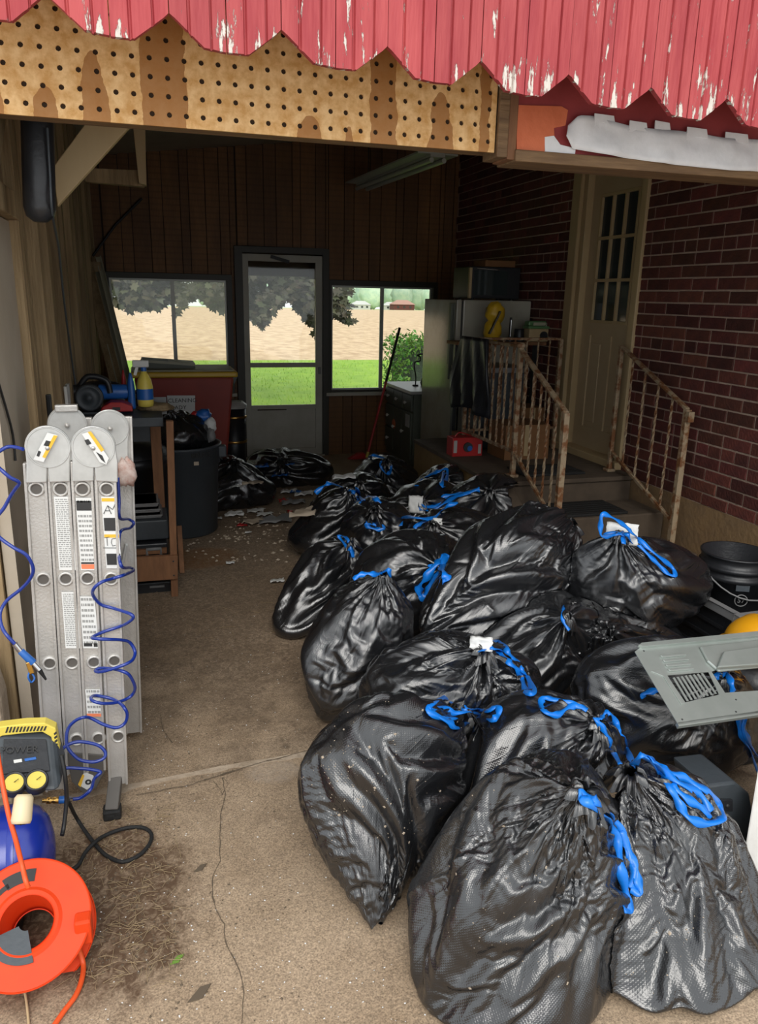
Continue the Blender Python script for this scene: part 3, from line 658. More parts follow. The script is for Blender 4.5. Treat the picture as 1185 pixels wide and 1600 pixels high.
# ================================================================ RUBBISH BAGS
# A bag is a sheet of plastic relaxed over its contents: excess film buckles into creases, and gathers at the tied neck.
def bagmat():
    m = bpy.data.materials.new('black_film'); m.use_nodes = True; t = m.node_tree; b = t.nodes['Principled BSDF']
    b.inputs['Base Color'].default_value = (.010, .0105, .012, 1); b.inputs['Roughness'].default_value = .24; b.inputs['Specular IOR Level'].default_value = 1.0; b.inputs['Coat Weight'].default_value = .4; b.inputs['Coat Roughness'].default_value = .14; b.inputs['Coat IOR'].default_value = 1.45
    uv = t.nodes.new('ShaderNodeTexCoord'); L = t.links.new
    # embossed diamond grid
    def wave(rot, sc):
        mp = t.nodes.new('ShaderNodeMapping'); mp.inputs['Rotation'].default_value = (0, 0, rot); L(uv.outputs['UV'], mp.inputs[0])
        w = t.nodes.new('ShaderNodeTexWave'); w.inputs['Scale'].default_value = sc; w.inputs['Distortion'].default_value = .6; w.inputs['Detail'].default_value = 0; L(mp.outputs[0], w.inputs['Vector']); return w.outputs['Fac']
    a, c = wave(math.radians(45), 62), wave(math.radians(-45), 62)
    mx = t.nodes.new('ShaderNodeMath'); mx.operation = 'MAXIMUM'; L(a, mx.inputs[0]); L(c, mx.inputs[1])
    # crinkles
    n = t.nodes.new('ShaderNodeTexNoise'); n.inputs['Scale'].default_value = 7; n.inputs['Detail'].default_value = 5; n.inputs['Roughness'].default_value = .5; n.inputs['Distortion'].default_value = .8
    mp = t.nodes.new('ShaderNodeMapping'); mp.inputs['Scale'].default_value = (3.2, 1.0, 1); L(uv.outputs['UV'], mp.inputs[0]); L(mp.outputs[0], n.inputs['Vector'])
    rg = t.nodes.new('ShaderNodeMath'); rg.operation = 'SUBTRACT'; rg.inputs[1].default_value = .5; L(n.outputs['Fac'], rg.inputs[0])
    ab = t.nodes.new('ShaderNodeMath'); ab.operation = 'ABSOLUTE'; L(rg.outputs[0], ab.inputs[0])
    sq = t.nodes.new('ShaderNodeMath'); sq.operation = 'POWER'; sq.inputs[1].default_value = .6; L(ab.outputs[0], sq.inputs[0])
    b1 = t.nodes.new('ShaderNodeBump'); b1.inputs['Strength'].default_value = .30; b1.inputs['Distance'].default_value = .008; L(sq.outputs[0], b1.inputs['Height'])
    b2 = t.nodes.new('ShaderNodeBump'); b2.inputs['Strength'].default_value = .30; b2.inputs['Distance'].default_value = .0010; L(mx.outputs[0], b2.inputs['Height']); L(b1.outputs[0], b2.inputs['Normal'])
    L(b2.outputs[0], b.inputs['Normal']); L(b1.outputs[0], b.inputs['Coat Normal'])
    # dust
    d = t.nodes.new('ShaderNodeTexNoise'); d.inputs['Scale'].default_value = 7; d.inputs['Detail'].default_value = 8; L(uv.outputs['Object'], d.inputs['Vector'])
    mr = t.nodes.new('ShaderNodeMapRange'); mr.inputs['From Min'].default_value = .45; mr.inputs['From Max'].default_value = .8; mr.inputs['To Min'].default_value = .19; mr.inputs['To Max'].default_value = .40; L(d.outputs['Fac'], mr.inputs[0]); L(mr.outputs[0], b.inputs['Roughness'])
    return m
M['bag'] = bagmat()

def constrain(P, ax, k, rest, stiff, wrap, push=True, pull=True):
    """distance constraints between P[i] and P[i+k] along axis ax, in 2k-coloured sweeps"""
    n = P.shape[ax]
    Pm = np.moveaxis(P, ax, 0); Rm = np.moveaxis(rest, ax, 0)
    for off in range(2*k if not (wrap and n % (2*k)) else 2*k):
        ia = np.arange(off, n if wrap else n-k, 2*k)
        if not len(ia): continue
        ib = (ia+k) % n
        a, b = Pm[ia], Pm[ib]; d = b-a; L = np.sqrt((d*d).sum(-1, keepdims=True))+1e-9; r = Rm[ia][..., None]
        c = (L-r)/L
        if not push: c = np.maximum(c, 0)
        if not pull: c = np.minimum(c, 0)
        d = d*c*(.5*stiff); Pm[ia] = a+d; Pm[ib] = b-d

def diag(P, rest, s, stiff):
    n, m, _ = P.shape   # u wraps, v not
    for off in (0, 1):
        for vo in (0, 1):
            vi = np.arange(vo, m-1, 2); ui = np.arange(off, n, 2); uj = (ui+s) % n
            a = P[ui][:, vi]; b = P[uj][:, vi+1]; d = b-a; L = np.sqrt((d*d).sum(-1, keepdims=True))+1e-9; r = rest[ui][:, vi][..., None]
            c = np.minimum((L-r)/L, .0)+.5*np.maximum((L-r)/L, 0); d = d*c*(.5*stiff)
            P[np.ix_(ui, vi)] = a+d; P[np.ix_(uj, vi+1)] = b-d

BAGS = {}
def make_bag(key, blobs, pts, neck, out, label, res=2, slack=.09, seed=1, bottom=None, tuft=.07, nk=.020, group=None, name='rubbish_bag', pleat=.62, part_label=None):
    """blobs: [(center, (rx,ry,rz))]; pts: extra hull points; neck: tied point; out: outward direction of the neck"""
    R_ = np.random.RandomState(seed)
    bm = bmesh.new(); cen = V((0, 0, 0)); wsum = 0
    for c, r in blobs:
        c = V(c); r = V(r) if not isinstance(r, (int, float)) else V((r, r, r))
        cen += c*(r.x*r.y*r.z); wsum += r.x*r.y*r.z
        for i in range(90):
            z = 1-2*(i+.5)/90; ph = i*2.39996; q = math.sqrt(1-z*z)
            p = c+V((r.x*q*math.cos(ph), r.y*q*math.sin(ph), r.z*z)); p.z = max(p.z, .008); bm.verts.new(p)
    cen /= wsum
    for p in pts: bm.verts.new(V(p))
    neck = V(neck); out = V(out).normalized(); bm.verts.new(neck)
    bmesh.ops.convex_hull(bm, input=bm.verts); bmesh.ops.delete(bm, geom=[v for v in bm.verts if not v.link_faces], context='VERTS')
    hull = BVHTree.FromBMesh(bm); bm.free()
    ax = (neck-cen).normalized(); bt = V(bottom)-cen if bottom is not None else -ax
    a, b = frame_of(ax)
    nu, nv = 40, 30
    # coarse surface: directions swing from the neck to the bottom
    P = np.zeros((nu, nv, 3))
    bt = bt.normalized()
    for j in range(nv):
        th = math.pi*(.02+.96*(j/(nv-1)))
        for i in range(nu):
            ph = 2*math.pi*i/nu; side = a*math.cos(ph)+b*math.sin(ph)
            base = ax*math.cos(th/2)**2+bt*math.sin(th/2)**2
            d = (ax*max(0, math.cos(th))+bt*max(0, -math.cos(th))+side*math.sin(th)).normalized()
            hit = hull.ray_cast(cen, d, 3.0)
            P[i, j] = (hit[0] if hit[0] is not None else cen+d*.2)
    # even out v spacing
    seg = np.sqrt(((P[:, 1:]-P[:, :-1])**2).sum(-1)); s = np.concatenate([np.zeros((nu, 1)), np.cumsum(seg, 1)], 1); s /= s[:, -1:]
    def resample(P, s, m):
        n = P.shape[0]; Q = np.zeros((n, m, 3)); t = np.linspace(0, 1, m)
        for i in range(n):
            for q in range(3): Q[i, :, q] = np.interp(t, s[i], P[i, :, q])
        return Q
    P = resample(P, s, nv)
    c_ = np.array(cen); hullR = None
    def up2(P):
        n, m, _ = P.shape; Q = np.zeros((2*n, m, 3)); Q[::2] = P; Q[1::2] = (9*(P+np.roll(P, -1, 0))-(np.roll(P, 1, 0)+np.roll(P, -2, 0)))/16
        W = np.zeros((2*n, 2*m-1, 3)); W[:, ::2] = Q; W[:, 1::2] = .5*(Q[:, 1:]+Q[:, :-1]); return W
    base = P.copy()
    for lev in range(res+1):
        if lev: P = up2(P); base = up2(base)
        n, m, _ = P.shape
        if lev == res:      # base surface radii refreshed from the hull
            pass
        eu = np.sqrt(((np.roll(base, -1, 0)-base)**2).sum(-1)); ev = np.sqrt(((base[:, 1:]-base[:, :-1])**2).sum(-1))
        circ = eu.sum(0); mxc = circ.max(); t = np.linspace(0, 1, m)
        want = np.where(t < .5, np.maximum(circ*(1+slack), mxc*pleat*np.clip(.55+t*2.2, 0, 1)), np.maximum(circ*(1+slack), mxc*.42*np.clip((1-t)*6, 0.05, 1)))
        ru = eu*(want/np.maximum(circ, 1e-6))[None]; rv = ev*(1+slack*.75)
        # patchy slack: some zones hang loose, others are taut
        ii = np.arange(n)/n*2*math.pi
        patch = np.zeros((n, m))
        for q in range(7):
            patch += R_.uniform(.3, 1)*np.cos(R_.randint(1, 5)*ii[:, None]+R_.uniform(0, 6)+t[None]*R_.uniform(-9, 9))
        patch = np.clip(1+.022*patch, .95, 1.09); ru = ru*patch; rv = rv*patch[:, :-1]
        rd = np.sqrt(ru[:, :-1]**2+rv**2)
        ru2 = (ru+np.roll(ru, -1, 0)); rv2 = rv[:, 1:]+rv[:, :-1]; 
        nrm = base-c_; nl = np.sqrt((nrm**2).sum(-1, keepdims=True)); nd = nrm/nl
        # seed folds: long pleats running from the neck + random creases
        if lev == 0:
            amp = np.zeros((n, m))
        h = (.006, .0035, .0012, .0004)[lev]
        P = P+nd*R_.normal(0, h, (n, m, 1))
        if lev == 0:
            for q in range(9):
                k = R_.randint(4, 14); P = P+nd*(.0035*np.cos(k*ii[:, None]+R_.uniform(0, 6)+t[None]*R_.uniform(-3, 3))*np.exp(-t*2.2)[None])[..., None]
        its = (50, 34, 22, 10)[lev]
        lim = .040
        for it in range(its):
            constrain(P, 0, 1, ru, 1.0, True)
            constrain(P, 1, 1, rv, 1.0, False)
            diag(P, rd, 1, .6); diag(P, rd, -1, .6)
            constrain(P, 0, 2, ru2*.93, .6, True, pull=False)
            constrain(P, 1, 2, rv2*.95, .6, False, pull=False)
            if lev > 0: 
                constrain(P, 0, 4, ru2*2*.80, .25, True, pull=False)
            d = P-base; rr = (d*nd).sum(-1, keepdims=True); inn = -.010-.030*np.clip(1-t*3, 0, 1)[None, :, None]
            P += nd*(np.clip(rr, inn, lim)-rr)
            P -= (d-nd*rr)*.05           # contents hold the film in place
            P[..., 2] = np.maximum(P[..., 2], .006)
            # neck and bottom stay gathered
            P[:, 0] = P[:, 0]*.5+base[:, 0]*.5; P[:, -1] = base[:, -1]
    n, m, _ = P.shape
    # sharp creases: fans running out of the neck, out of the bottom and out of a few pulled points
    Lu_, Lv_ = mxc, ev.sum(1).mean(); U = (np.arange(n)/n*Lu_)[:, None]*np.ones(m)[None]; T_ = np.ones(n)[:, None]*(np.arange(m)/(m-1)*Lv_)[None]
    disp = np.zeros((n, m)); fans = [(None, .02, 0)]*26+[(None, .93, 1)]*10
    pulled = [(R_.uniform(0, Lu_), R_.uniform(.15, .8)*Lv_) for _ in range(4)]
    for pu, pv in pulled: fans += [((pu, pv), 0, 2)]*8
    fans += [((R_.uniform(0, Lu_), R_.uniform(.1, .85)*Lv_), 0, 3) for _ in range(26)]
    for (pp, v0, kd) in fans:
        if kd == 0: a0 = (R_.uniform(0, Lu_), R_.uniform(.01, .09)*Lv_); an = math.pi/2+R_.normal(0, .18); ln = R_.uniform(.12, .42)*Lv_
        elif kd == 1: a0 = (R_.uniform(0, Lu_), R_.uniform(.88, .97)*Lv_); an = -math.pi/2+R_.normal(0, .3); ln = R_.uniform(.08, .25)*Lv_
        elif kd == 2: a0 = pp; an = R_.uniform(0, 2*math.pi); ln = R_.uniform(.06, .22)*Lv_
        else: a0 = pp; an = R_.uniform(0, 2*math.pi); ln = R_.uniform(.05, .16)*Lv_
        du, dv = math.cos(an), math.sin(an); x_ = (U-a0[0]+Lu_/2) % Lu_-Lu_/2; y_ = T_-a0[1]
        al = (x_*du+y_*dv)/ln; bend = R_.normal(0, .25)*ln; pr = (x_*-dv+y_*du)-bend*al*al
        w_ = R_.uniform(.004, .012)*(.5+np.clip(al, 0, 1)); hgt = R_.uniform(.005, .012)*(1 if R_.rand() < .7 else -1)
        env = np.clip(al*6, 0, 1)*np.clip((1-al)*2.2, 0, 1)*(al > 0)
        disp += hgt*np.exp(-np.abs(pr)/w_)*env
    # gathers: sharp pleats converging on the tie
    tt_ = (np.arange(m)/(m-1))[None]; phs = np.zeros((n, 1)); aa = (np.arange(n)/n*2*math.pi)[:, None]
    wob_ = .5*np.sin(2*aa+seed)+.35*np.sin(5*aa+seed*2); kp = R_.randint(15, 20)
    pl_ = np.abs(np.sin(kp/2*(aa)+wob_+1.1*np.sin(tt_*9+seed)*.35)); pl_ = 1-pl_
    ln_ = .10+.09*(.5+.5*np.sin(3*aa+seed*1.7))+.04*np.sin(7*aa+seed)
    disp += .020*(pl_**1.3-.35)*np.clip(tt_*22, 0, 1)*np.exp(-(tt_/ln_)**1.6)
    fade = np.clip(np.arange(m)/(m-1)*14, 0, 1)*np.clip((1-np.arange(m)/(m-1))*14, 0, 1)
    tu = np.roll(P, -1, 0)-np.roll(P, 1, 0); tv = np.zeros_like(P); tv[:, 1:-1] = P[:, 2:]-P[:, :-2]; nn = np.cross(tu, tv); nn /= (np.sqrt((nn**2).sum(-1, keepdims=True))+1e-9)
    if (nn*(P-c_)).sum(-1).mean() < 0: nn = -nn
    P = P+nn*(np.clip(disp, -.014, .018)*fade[None])[..., None]
    # smooth once, very lightly
    Q = P.copy(); Q[:, 1:-1] = .6*P[:, 1:-1]+.1*(P[:, 2:]+P[:, :-2]+np.roll(P, 1, 0)[:, 1:-1]+np.roll(P, -1, 0)[:, 1:-1]); P = Q
    # neck: pull the first rows into a knot and add the flared ruffle above it
    oa, ob = frame_of(out); ph = np.arange(n)*2*math.pi/n
    nc = np.array(neck+out*.012); ring = P[:, 0]-P[:, 0].mean(0)
    ua = np.array(oa); ub = np.array(ob); ang = np.arctan2(ring@ub, ring@ua)
    ang0 = ang[0]; sgn = 1 if np.sin(ang[1*n//8]-ang0) > 0 else -1
    angs = ang0+sgn*ph
    for j, f in ((0, .0), (1, .25), (2, .5), (3, .7), (4, .85), (5, .95)):
        rr = nk*(1+.5*np.cos(n//4*ph+1)*.5)
        kn = nc+(ua*np.cos(angs)[:, None]+ub*np.sin(angs)[:, None])*rr[:, None]
        P[:, j] = kn*(1-f)**2+P[:, j]*(1-(1-f)**2)
    rows = []
    kk = R_.randint(6, 9); hts = R_.uniform(.7, 1.3, 12)
    hprof = np.interp(ph, np.linspace(0, 2*math.pi, 13), np.append(hts, hts[0]))
    nr = 7
    for q in range(1, nr+1):
        f = q/nr
        rad = nk*.62+(tuft*.62)*f**1.3*(1+.42*np.sin(kk*ph+seed)+.2*np.sin((2*kk+3)*ph))
        hh = tuft*f*hprof*(1+.25*np.cos(kk*ph*1.0+1.3+seed))
        drop = -.018*f*f
        p = nc+np.array(out)*hh[:, None]+(ua*np.cos(angs)[:, None]+ub*np.sin(angs)[:, None])*rad[:, None]; p[:, 2] += drop*3*f
        rows.append(p)
    T = np.stack(rows[::-1], 1); P = np.concatenate([T, P], 1); m = P.shape[1]
    P[..., 2] = np.maximum(P[..., 2], .006)
    sidem = (P[..., 1] > 3.6) & (P[..., 1] < 6.05) & (P[..., 2] < .52); P[..., 0] = np.where(sidem, np.minimum(P[..., 0], 2.115), P[..., 0])
    # bags press against one another: film inside an earlier bag is moved out to its surface
    lo_, hi_ = P.min((0, 1)), P.max((0, 1)); flat = P.reshape(-1, 3)
    for ok_, ob_ in BAGS.items():
        l2, h2 = ob_['lo'], ob_['hi']
        if (lo_ > h2).any() or (l2 > hi_).any(): continue
        near_ = np.nonzero(((flat > l2)&(flat < h2)).all(1))[0]; tr_ = ob_['bvh']; oc = ob_['cen']
        for i_ in near_:
            p = V(flat[i_]); q = tr_.find_nearest(p)
            if q[0] is None: continue
            nrm_ = q[1] if q[1].dot(q[0]-V(oc)) > 0 else -q[1]
            if (p-q[0]).dot(nrm_) < .003 and (p-V(oc)).length < (q[0]-V(oc)).length+.02:
                flat[i_] = q[0]+nrm_*.004
    P = flat.reshape(n, m, 3); P[..., 2] = np.maximum(P[..., 2], .006)
    # mesh with UVs in metres (square cells for the emboss)
    idx = np.arange(n*m).reshape(n, m)
    A_ = idx[:, :-1]; B_ = np.roll(idx, -1, 0)[:, :-1]; C_ = np.roll(idx, -1, 0)[:, 1:]; D_ = idx[:, 1:]
    F = np.stack([A_, D_, C_, B_], -1).reshape(-1, 4)
    me = bpy.data.meshes.new(name); base_z = float(P[..., 2].min())
    org = V((cen.x, cen.y, base_z)); co = P.reshape(-1, 3)-np.array(org)
    nf = len(F); me.vertices.add(n*m); me.vertices.foreach_set('co', co.ravel())
    me.loops.add(nf*4); me.loops.foreach_set('vertex_index', F.ravel()); me.polygons.add(nf)
    me.polygons.foreach_set('loop_start', np.arange(nf)*4); me.polygons.foreach_set('loop_total', np.full(nf, 4)); me.polygons.foreach_set('use_smooth', np.ones(nf, bool))
    me.update(); me.validate()
    uvl = me.uv_layers.new(name='film'); ui = np.arange(n)[:, None]*np.ones(m)[None]; Lu = mxc; Lv = ev.sum(1).mean()
    cu = np.stack([np.broadcast_to(np.arange(n)[:, None]/n*Lu, (n, m)), np.broadcast_to(np.arange(m)[None]/m*Lv, (n, m))], -1)
    lo = cu.reshape(-1, 2)[F.ravel()].reshape(nf, 4, 2).copy()
    wrapf = (F//m == 0)&((F//m).max(1, keepdims=True) == n-1); lo[..., 0] += wrapf*Lu
    uvl.data.foreach_set('uv', (lo*1.0).ravel().astype(np.float32))
    me.materials.append(M['bag'])
    root = thing(name, org, label, 'bag', group)
    o = bpy.data.objects.new('plastic_film', me); COL.objects.link(o); o.parent = root
    sub = np.arange(n*m).reshape(n, m)[::2, ::2]; sP = P[::2, ::2]; n2, m2 = sP.shape[:2]; id2 = np.arange(n2*m2).reshape(n2, m2)
    F2 = np.stack([id2[:, :-1], id2[:, 1:], np.roll(id2, -1, 0)[:, 1:], np.roll(id2, -1, 0)[:, :-1]], -1).reshape(-1, 4)
    BAGS[key] = dict(root=root, P=P, F=F, neck=nc, n=n, m=m, lo=P.min((0, 1)), hi=P.max((0, 1)), cen=np.array(cen), bvh=BVHTree.FromPolygons(sP.reshape(-1, 3).tolist(), F2.tolist()))
    # a bead of twisted film at the tie
    kb_ = MB(); kb_.tube([nc+(ua*math.cos(q*math.pi/6)+ub*math.sin(q*math.pi/6))*nk*1.08 for q in range(12)], .006, 6, closed=True)
    kb_.build('knot', M['bag'], root)
    return root

def bag_bvh(keys=None):
    vs, fs, o = [], [], 0
    for k in (keys or BAGS):
        b = BAGS[k]; vs.append(b['P'].reshape(-1, 3)); fs.append(b['F']+o); o += len(vs[-1])
    vs = np.concatenate(vs); fs = np.concatenate(fs)
    return BVHTree.FromPolygons([V(p) for p in vs.tolist()], fs.tolist())

TREE = None
def drape(px, Y, lift=.008):
    global TREE
    if TREE is None: TREE = bag_bvh()
    d = ray(*px); o = V((0, 0, H)); hit = TREE.ray_cast(o, d.normalized(), 12)
    tgt = o+d*(Y/d.y)
    if hit[0] is not None and abs(hit[0].y-Y) < .42: return hit[0]-d.normalized()*lift
    return tgt

def ribbon(key, strands, Y, w=.016, lift=.008, m='rope', name='drawstring'):
    """flat drawstring tape lying over the bag"""
    for st in strands:
        mb = MB()
        K = [drape(p, Y, lift) for p in st]
        for q in range(len(K)):   # keep the depth coherent along a strand
            pass
        pts = []
        for i in range(len(K)-1):
            p0, p1, p2, p3 = K[max(i-1, 0)], K[i], K[i+1], K[min(i+2, len(K)-1)]
            for s in range(6):
                t = s/6; pts.append(.5*((2*p1)+(p2-p0)*t+(2*p0-5*p1+4*p2-p3)*t*t+(3*p1-p0-3*p2+p3)*t**3))
        pts.append(K[-1]); n = len(pts); vs = []
        for i, p in enumerate(pts):
            tg = (pts[min(i+1, n-1)]-pts[max(i-1, 0)]); tg = tg.normalized() if tg.length > 1e-6 else V((1, 0, 0))
            view = (V((0, 0, H))-p).normalized(); tw = .9*math.sin(i*.55+len(st))
            nr_ = (view*.8+V((0, 0, .6))).normalized()
            sd_ = tg.cross(nr_).normalized(); up_ = sd_.cross(tg).normalized()
            sd_ = (sd_*math.cos(tw*.6)+up_*math.sin(tw*.6)).normalized(); up_ = sd_.cross(tg).normalized()
            ww = w*(.5+.14*math.sin(i*.8)); th = .0016
            cup = up_*(w*.10)
            vs += [p-sd_*ww-up_*th, p-up_*th+cup, p+sd_*ww-up_*th, p+sd_*ww+up_*th, p+up_*th+cup, p-sd_*ww+up_*th]
        fs = [(k*6+a, k*6+(a+1) % 6, (k+1)*6+(a+1) % 6, (k+1)*6+a) for k in range(n-1) for a in range(6)]+[(0, 1, 2, 3, 4, 5), tuple((n-1)*6+a for a in (5, 4, 3, 2, 1, 0))]
        mb.add(vs, fs, True); mb.build(name, M[m], BAGS[key]['root'])

def B(px, Y): return oY(px[0], px[1], Y)
# front row
make_bag('A', [(B((605, 1205), 1.87), (.235, .19, .22)), (B((565, 1290), 1.80), (.13, .11, .12)), (B((612, 1320), 1.80), (.09, .09, .09)), ((.535, 1.67, .08), (.05, .05, .05))],
         [oZ(587, 1463, .006), oZ(600, 1440, .02), B((464, 1205), 1.84), B((468, 1240), 1.82)], B((716, 1118), 1.98), (.6, .35, .75),
         'black rubbish bag at the front left, tapering to a pointed corner on the concrete', seed=3, res=3, bottom=oZ(590, 1445, .02), tuft=.05)
make_bag('B', [(B((830, 1400), 1.46), (.255, .20, .27)), (B((800, 1530), 1.38), (.24, .18, .12)), (B((850, 1245), 1.52), (.15, .11, .11)), (B((730, 1420), 1.5), (.13, .14, .16))],
         [B((655, 1405), 1.52), oZ(690, 1590, .006), oZ(905, 1600, .006), B((985, 1330), 1.45)], B((902, 1238), 1.37), (.25, -.55, .75),
         'largest black rubbish bag at the very front, its long blue drawstring hanging down', seed=5, res=3, tuft=.055, slack=.11)
make_bag('C', [(B((1050, 1400), 1.46), (.23, .19, .21)), (B((1040, 1270), 1.52), (.14, .12, .12)), (B((1090, 1510), 1.36), (.22, .15, .11)), (B((1142, 1490), 1.36), (.11, .11, .09))],
         [oZ(1108, 1586, .006), oZ(1180, 1545, .006), oZ(935, 1560, .006), B((1132, 1290), 1.5)], B((985, 1212), 1.52), (-.25, -.2, .9),
         'black rubbish bag at the front right corner of the pile, slumped wide on the concrete', seed=8, res=3, tuft=.05, slack=.11)
make_bag('D', [(B((830, 1180), 1.92), (.20, .17, .20)), (B((800, 1260), 1.85), (.18, .14, .17)), (B((900, 1170), 1.9), (.15, .13, .16))],
         [oZ(720, 1330, .006)], B((925, 1135), 1.84), (.3, -.5, .8), 'black rubbish bag behind the two front bags with two loose drawstring loops', seed=11, tuft=.05)
make_bag('E', [(B((700, 1060), 2.40), (.27, .20, .16)), (B((640, 1075), 2.38), (.17, .17, .14)), (B((770, 1075), 2.35), (.18, .15, .15)), (B((700, 1120), 2.36), (.24, .18, .16))],
         [B((560, 1085), 2.4)], B((752, 1022), 2.28), (.2, -.45, .85), 'broad low black rubbish bag in the second row, drawstring trailing to the right', seed=14, res=3, tuft=.05)
make_bag('F', [(B((575, 970), 2.78), (.19, .18, .17)), (B((560, 1040), 2.72), (.20, .17, .16)), (B((530, 1070), 2.68), (.12, .12, .12))],
         [B((468, 1030), 2.68), oZ(502, 1132, .008), oZ(512, 1125, .03)], B((598, 902), 2.74), (0, -.15, 1), 'smooth upright black rubbish bag at the aisle, a narrow corner touching the floor', seed=17, tuft=.03, slack=.06, bottom=oZ(512, 1110, .04))
make_bag('I', [(B((1035, 1110), 2.10), (.26, .19, .19)), (B((1110, 1130), 2.02), (.20, .15, .15)), (B((970, 1080), 2.15), (.17, .15, .16)), (B((1060, 1050), 2.12), (.20, .14, .12))],
         [B((1175, 1170), 1.98), B((1100, 1222), 1.9), (1.55, 2.1, .01)], B((1128, 1062), 1.94), (.2, -.4, .85), 'black rubbish bag under the vented metal panel at the right', seed=20, tuft=.03)
make_bag('Q', [(B((850, 1030), 2.62), (.28, .20, .20)), (B((800, 1050), 2.6), (.2, .2, .18)), (B((870, 985), 2.62), (.22, .17, .15))],
         [], B((884, 965), 2.46), (.3, -.6, .6), 'black rubbish bag squashed beneath the tall shiny bag', seed=23, tuft=.025)
make_bag('R', [(B((990, 1040), 2.62), (.30, .20, .20)), (B((930, 1010), 2.66), (.2, .2, .2)), ((1.95, 2.7, .15), (.2, .2, .14))],
         [B((948, 985), 2.4)], B((950, 992), 2.46), (-.2, -.5, .7), 'dark rubbish bag lying flat underneath the boxy bag with white paper', seed=26, tuft=.03, slack=.07)
make_bag('G', [(B((800, 890), 2.90), (.27, .21, .24)), (B((740, 960), 2.84), (.22, .18, .16)), (B((835, 850), 2.95), (.20, .17, .17)), (B((790, 970), 2.84), (.24, .17, .14))],
         [B((660, 990), 2.72), B((892, 900), 2.86)], B((882, 822), 2.92), (.75, -.15, .5), 'tall shiny black rubbish bag on top of the heap, knotted at its upper right', seed=29, res=3, tuft=.05, slack=.13)
make_bag('H', [(B((1000, 905), 2.74), (.25, .20, .17)), (B((1050, 910), 2.74), (.17, .16, .16)), (B((945, 910), 2.76), (.17, .15, .17))],
         [B((1098, 905), 2.72), B((1012, 990), 2.56), B((906, 960), 2.70), B((902, 860), 2.78), B((1075, 965), 2.66)], B((968, 838), 2.66), (-.05, -.3, .95), 'boxy black rubbish bag by the brick wall with white paper tied into its neck', seed=32, tuft=.03, slack=.07)
# second band
make_bag('J', [(B((650, 885), 3.30), (.26, .20, .16)), (B((610, 900), 3.3), (.17, .18, .15)), (B((700, 905), 3.28), (.16, .16, .15)), ((1.15, 3.3, .16), (.26, .2, .15))],
         [], B((688, 888), 3.08), (.3, -.75, .4), 'rounded black rubbish bag in the middle, creases fanning out to a thick blue tie', seed=35, tuft=.03)
make_bag('K', [(B((520, 900), 3.72), (.20, .17, .20)), (B((490, 950), 3.62), (.13, .14, .12)), (B((455, 980), 3.52), (.09, .10, .07)), ((.85, 3.72, .12), (.2, .2, .11))],
         [B((434, 975), 3.5), B((440, 1000), 3.45)], B((545, 852), 3.66), (.1, -.1, 1), 'black rubbish bag sprawled into the aisle with a long trailing end', seed=38, res=1, tuft=.05)
make_bag('L', [(B((535, 815), 4.72), (.22, .2, .22)), (B((520, 840), 4.7), (.2, .18, .16)), ((1.05, 4.7, .12), (.22, .2, .11))],
         [], B((545, 772), 4.62), (.1, -.2, 1), 'black rubbish bag standing at the aisle beyond the sprawled one', seed=41, res=1, tuft=.05)
make_bag('M', [(B((590, 830), 4.15), (.21, .2, .2)), (B((600, 860), 4.1), (.22, .2, .16)), ((1.25, 4.15, .14), (.22, .2, .13))],
         [], B((585, 800), 4.0), (-.1, -.3, .9), 'creased black rubbish bag behind the rounded middle bag', seed=44, res=1, tuft=.05)
make_bag('N', [(B((600, 750), 5.9), (.25, .22, .20)), (B((625, 770), 5.85), (.22, .2, .18)), ((1.85, 5.9, .12), (.3, .25, .11))],
         [], B((603, 722), 5.7), (.0, -.5, .8), 'black rubbish bag farthest back, near the broom', seed=47, res=1, tuft=.04)
make_bag('O', [(B((705, 765), 5.05), (.25, .22, .18)), (B((690, 790), 5.0), (.3, .22, .2)), ((2.05, 5.0, .15), (.3, .25, .14))],
         [], B((692, 748), 4.88), (.1, -.4, .8), 'black rubbish bag against the plywood side of the landing', seed=50, res=1, tuft=.04)
make_bag('P', [(B((670, 800), 4.55), (.27, .24, .2)), (B((640, 815), 4.5), (.2, .2, .18)), ((1.6, 4.5, .15), (.28, .25, .14))],
         [], B((660, 785), 4.35), (-.3, -.4, .8), 'black rubbish bag mid-heap with a scrap of white cloth at its tie', seed=53, res=1, tuft=.04)
make_bag('S', [(B((765, 800), 4.35), (.30, .24, .24)), (B((735, 835), 4.25), (.26, .22, .2)), ((1.9, 4.3, .18), (.3, .25, .17))],
         [], B((765, 770), 4.2), (-.2, -.3, .9), 'black rubbish bag below the stair post, long blue tie across its top', seed=56, res=1, tuft=.04)
make_bag('T', [(B((700, 850), 3.85), (.28, .22, .2)), (B((740, 860), 3.8), (.22, .2, .2)), ((1.6, 3.85, .14), (.3, .24, .13))],
         [], B((676, 822), 3.72), (-.2, -.4, .8), 'black rubbish bag with a red and white scrap in its tie', seed=59, res=1, tuft=.04)
make_bag('U', [(B((560, 775), 5.35), (.24, .2, .17)), ((1.35, 5.35, .12), (.26, .22, .11))],
         [], B((560, 757), 5.2), (.1, -.3, .9), 'small black rubbish bag behind the two standing at the aisle', seed=62, res=1, tuft=.04)
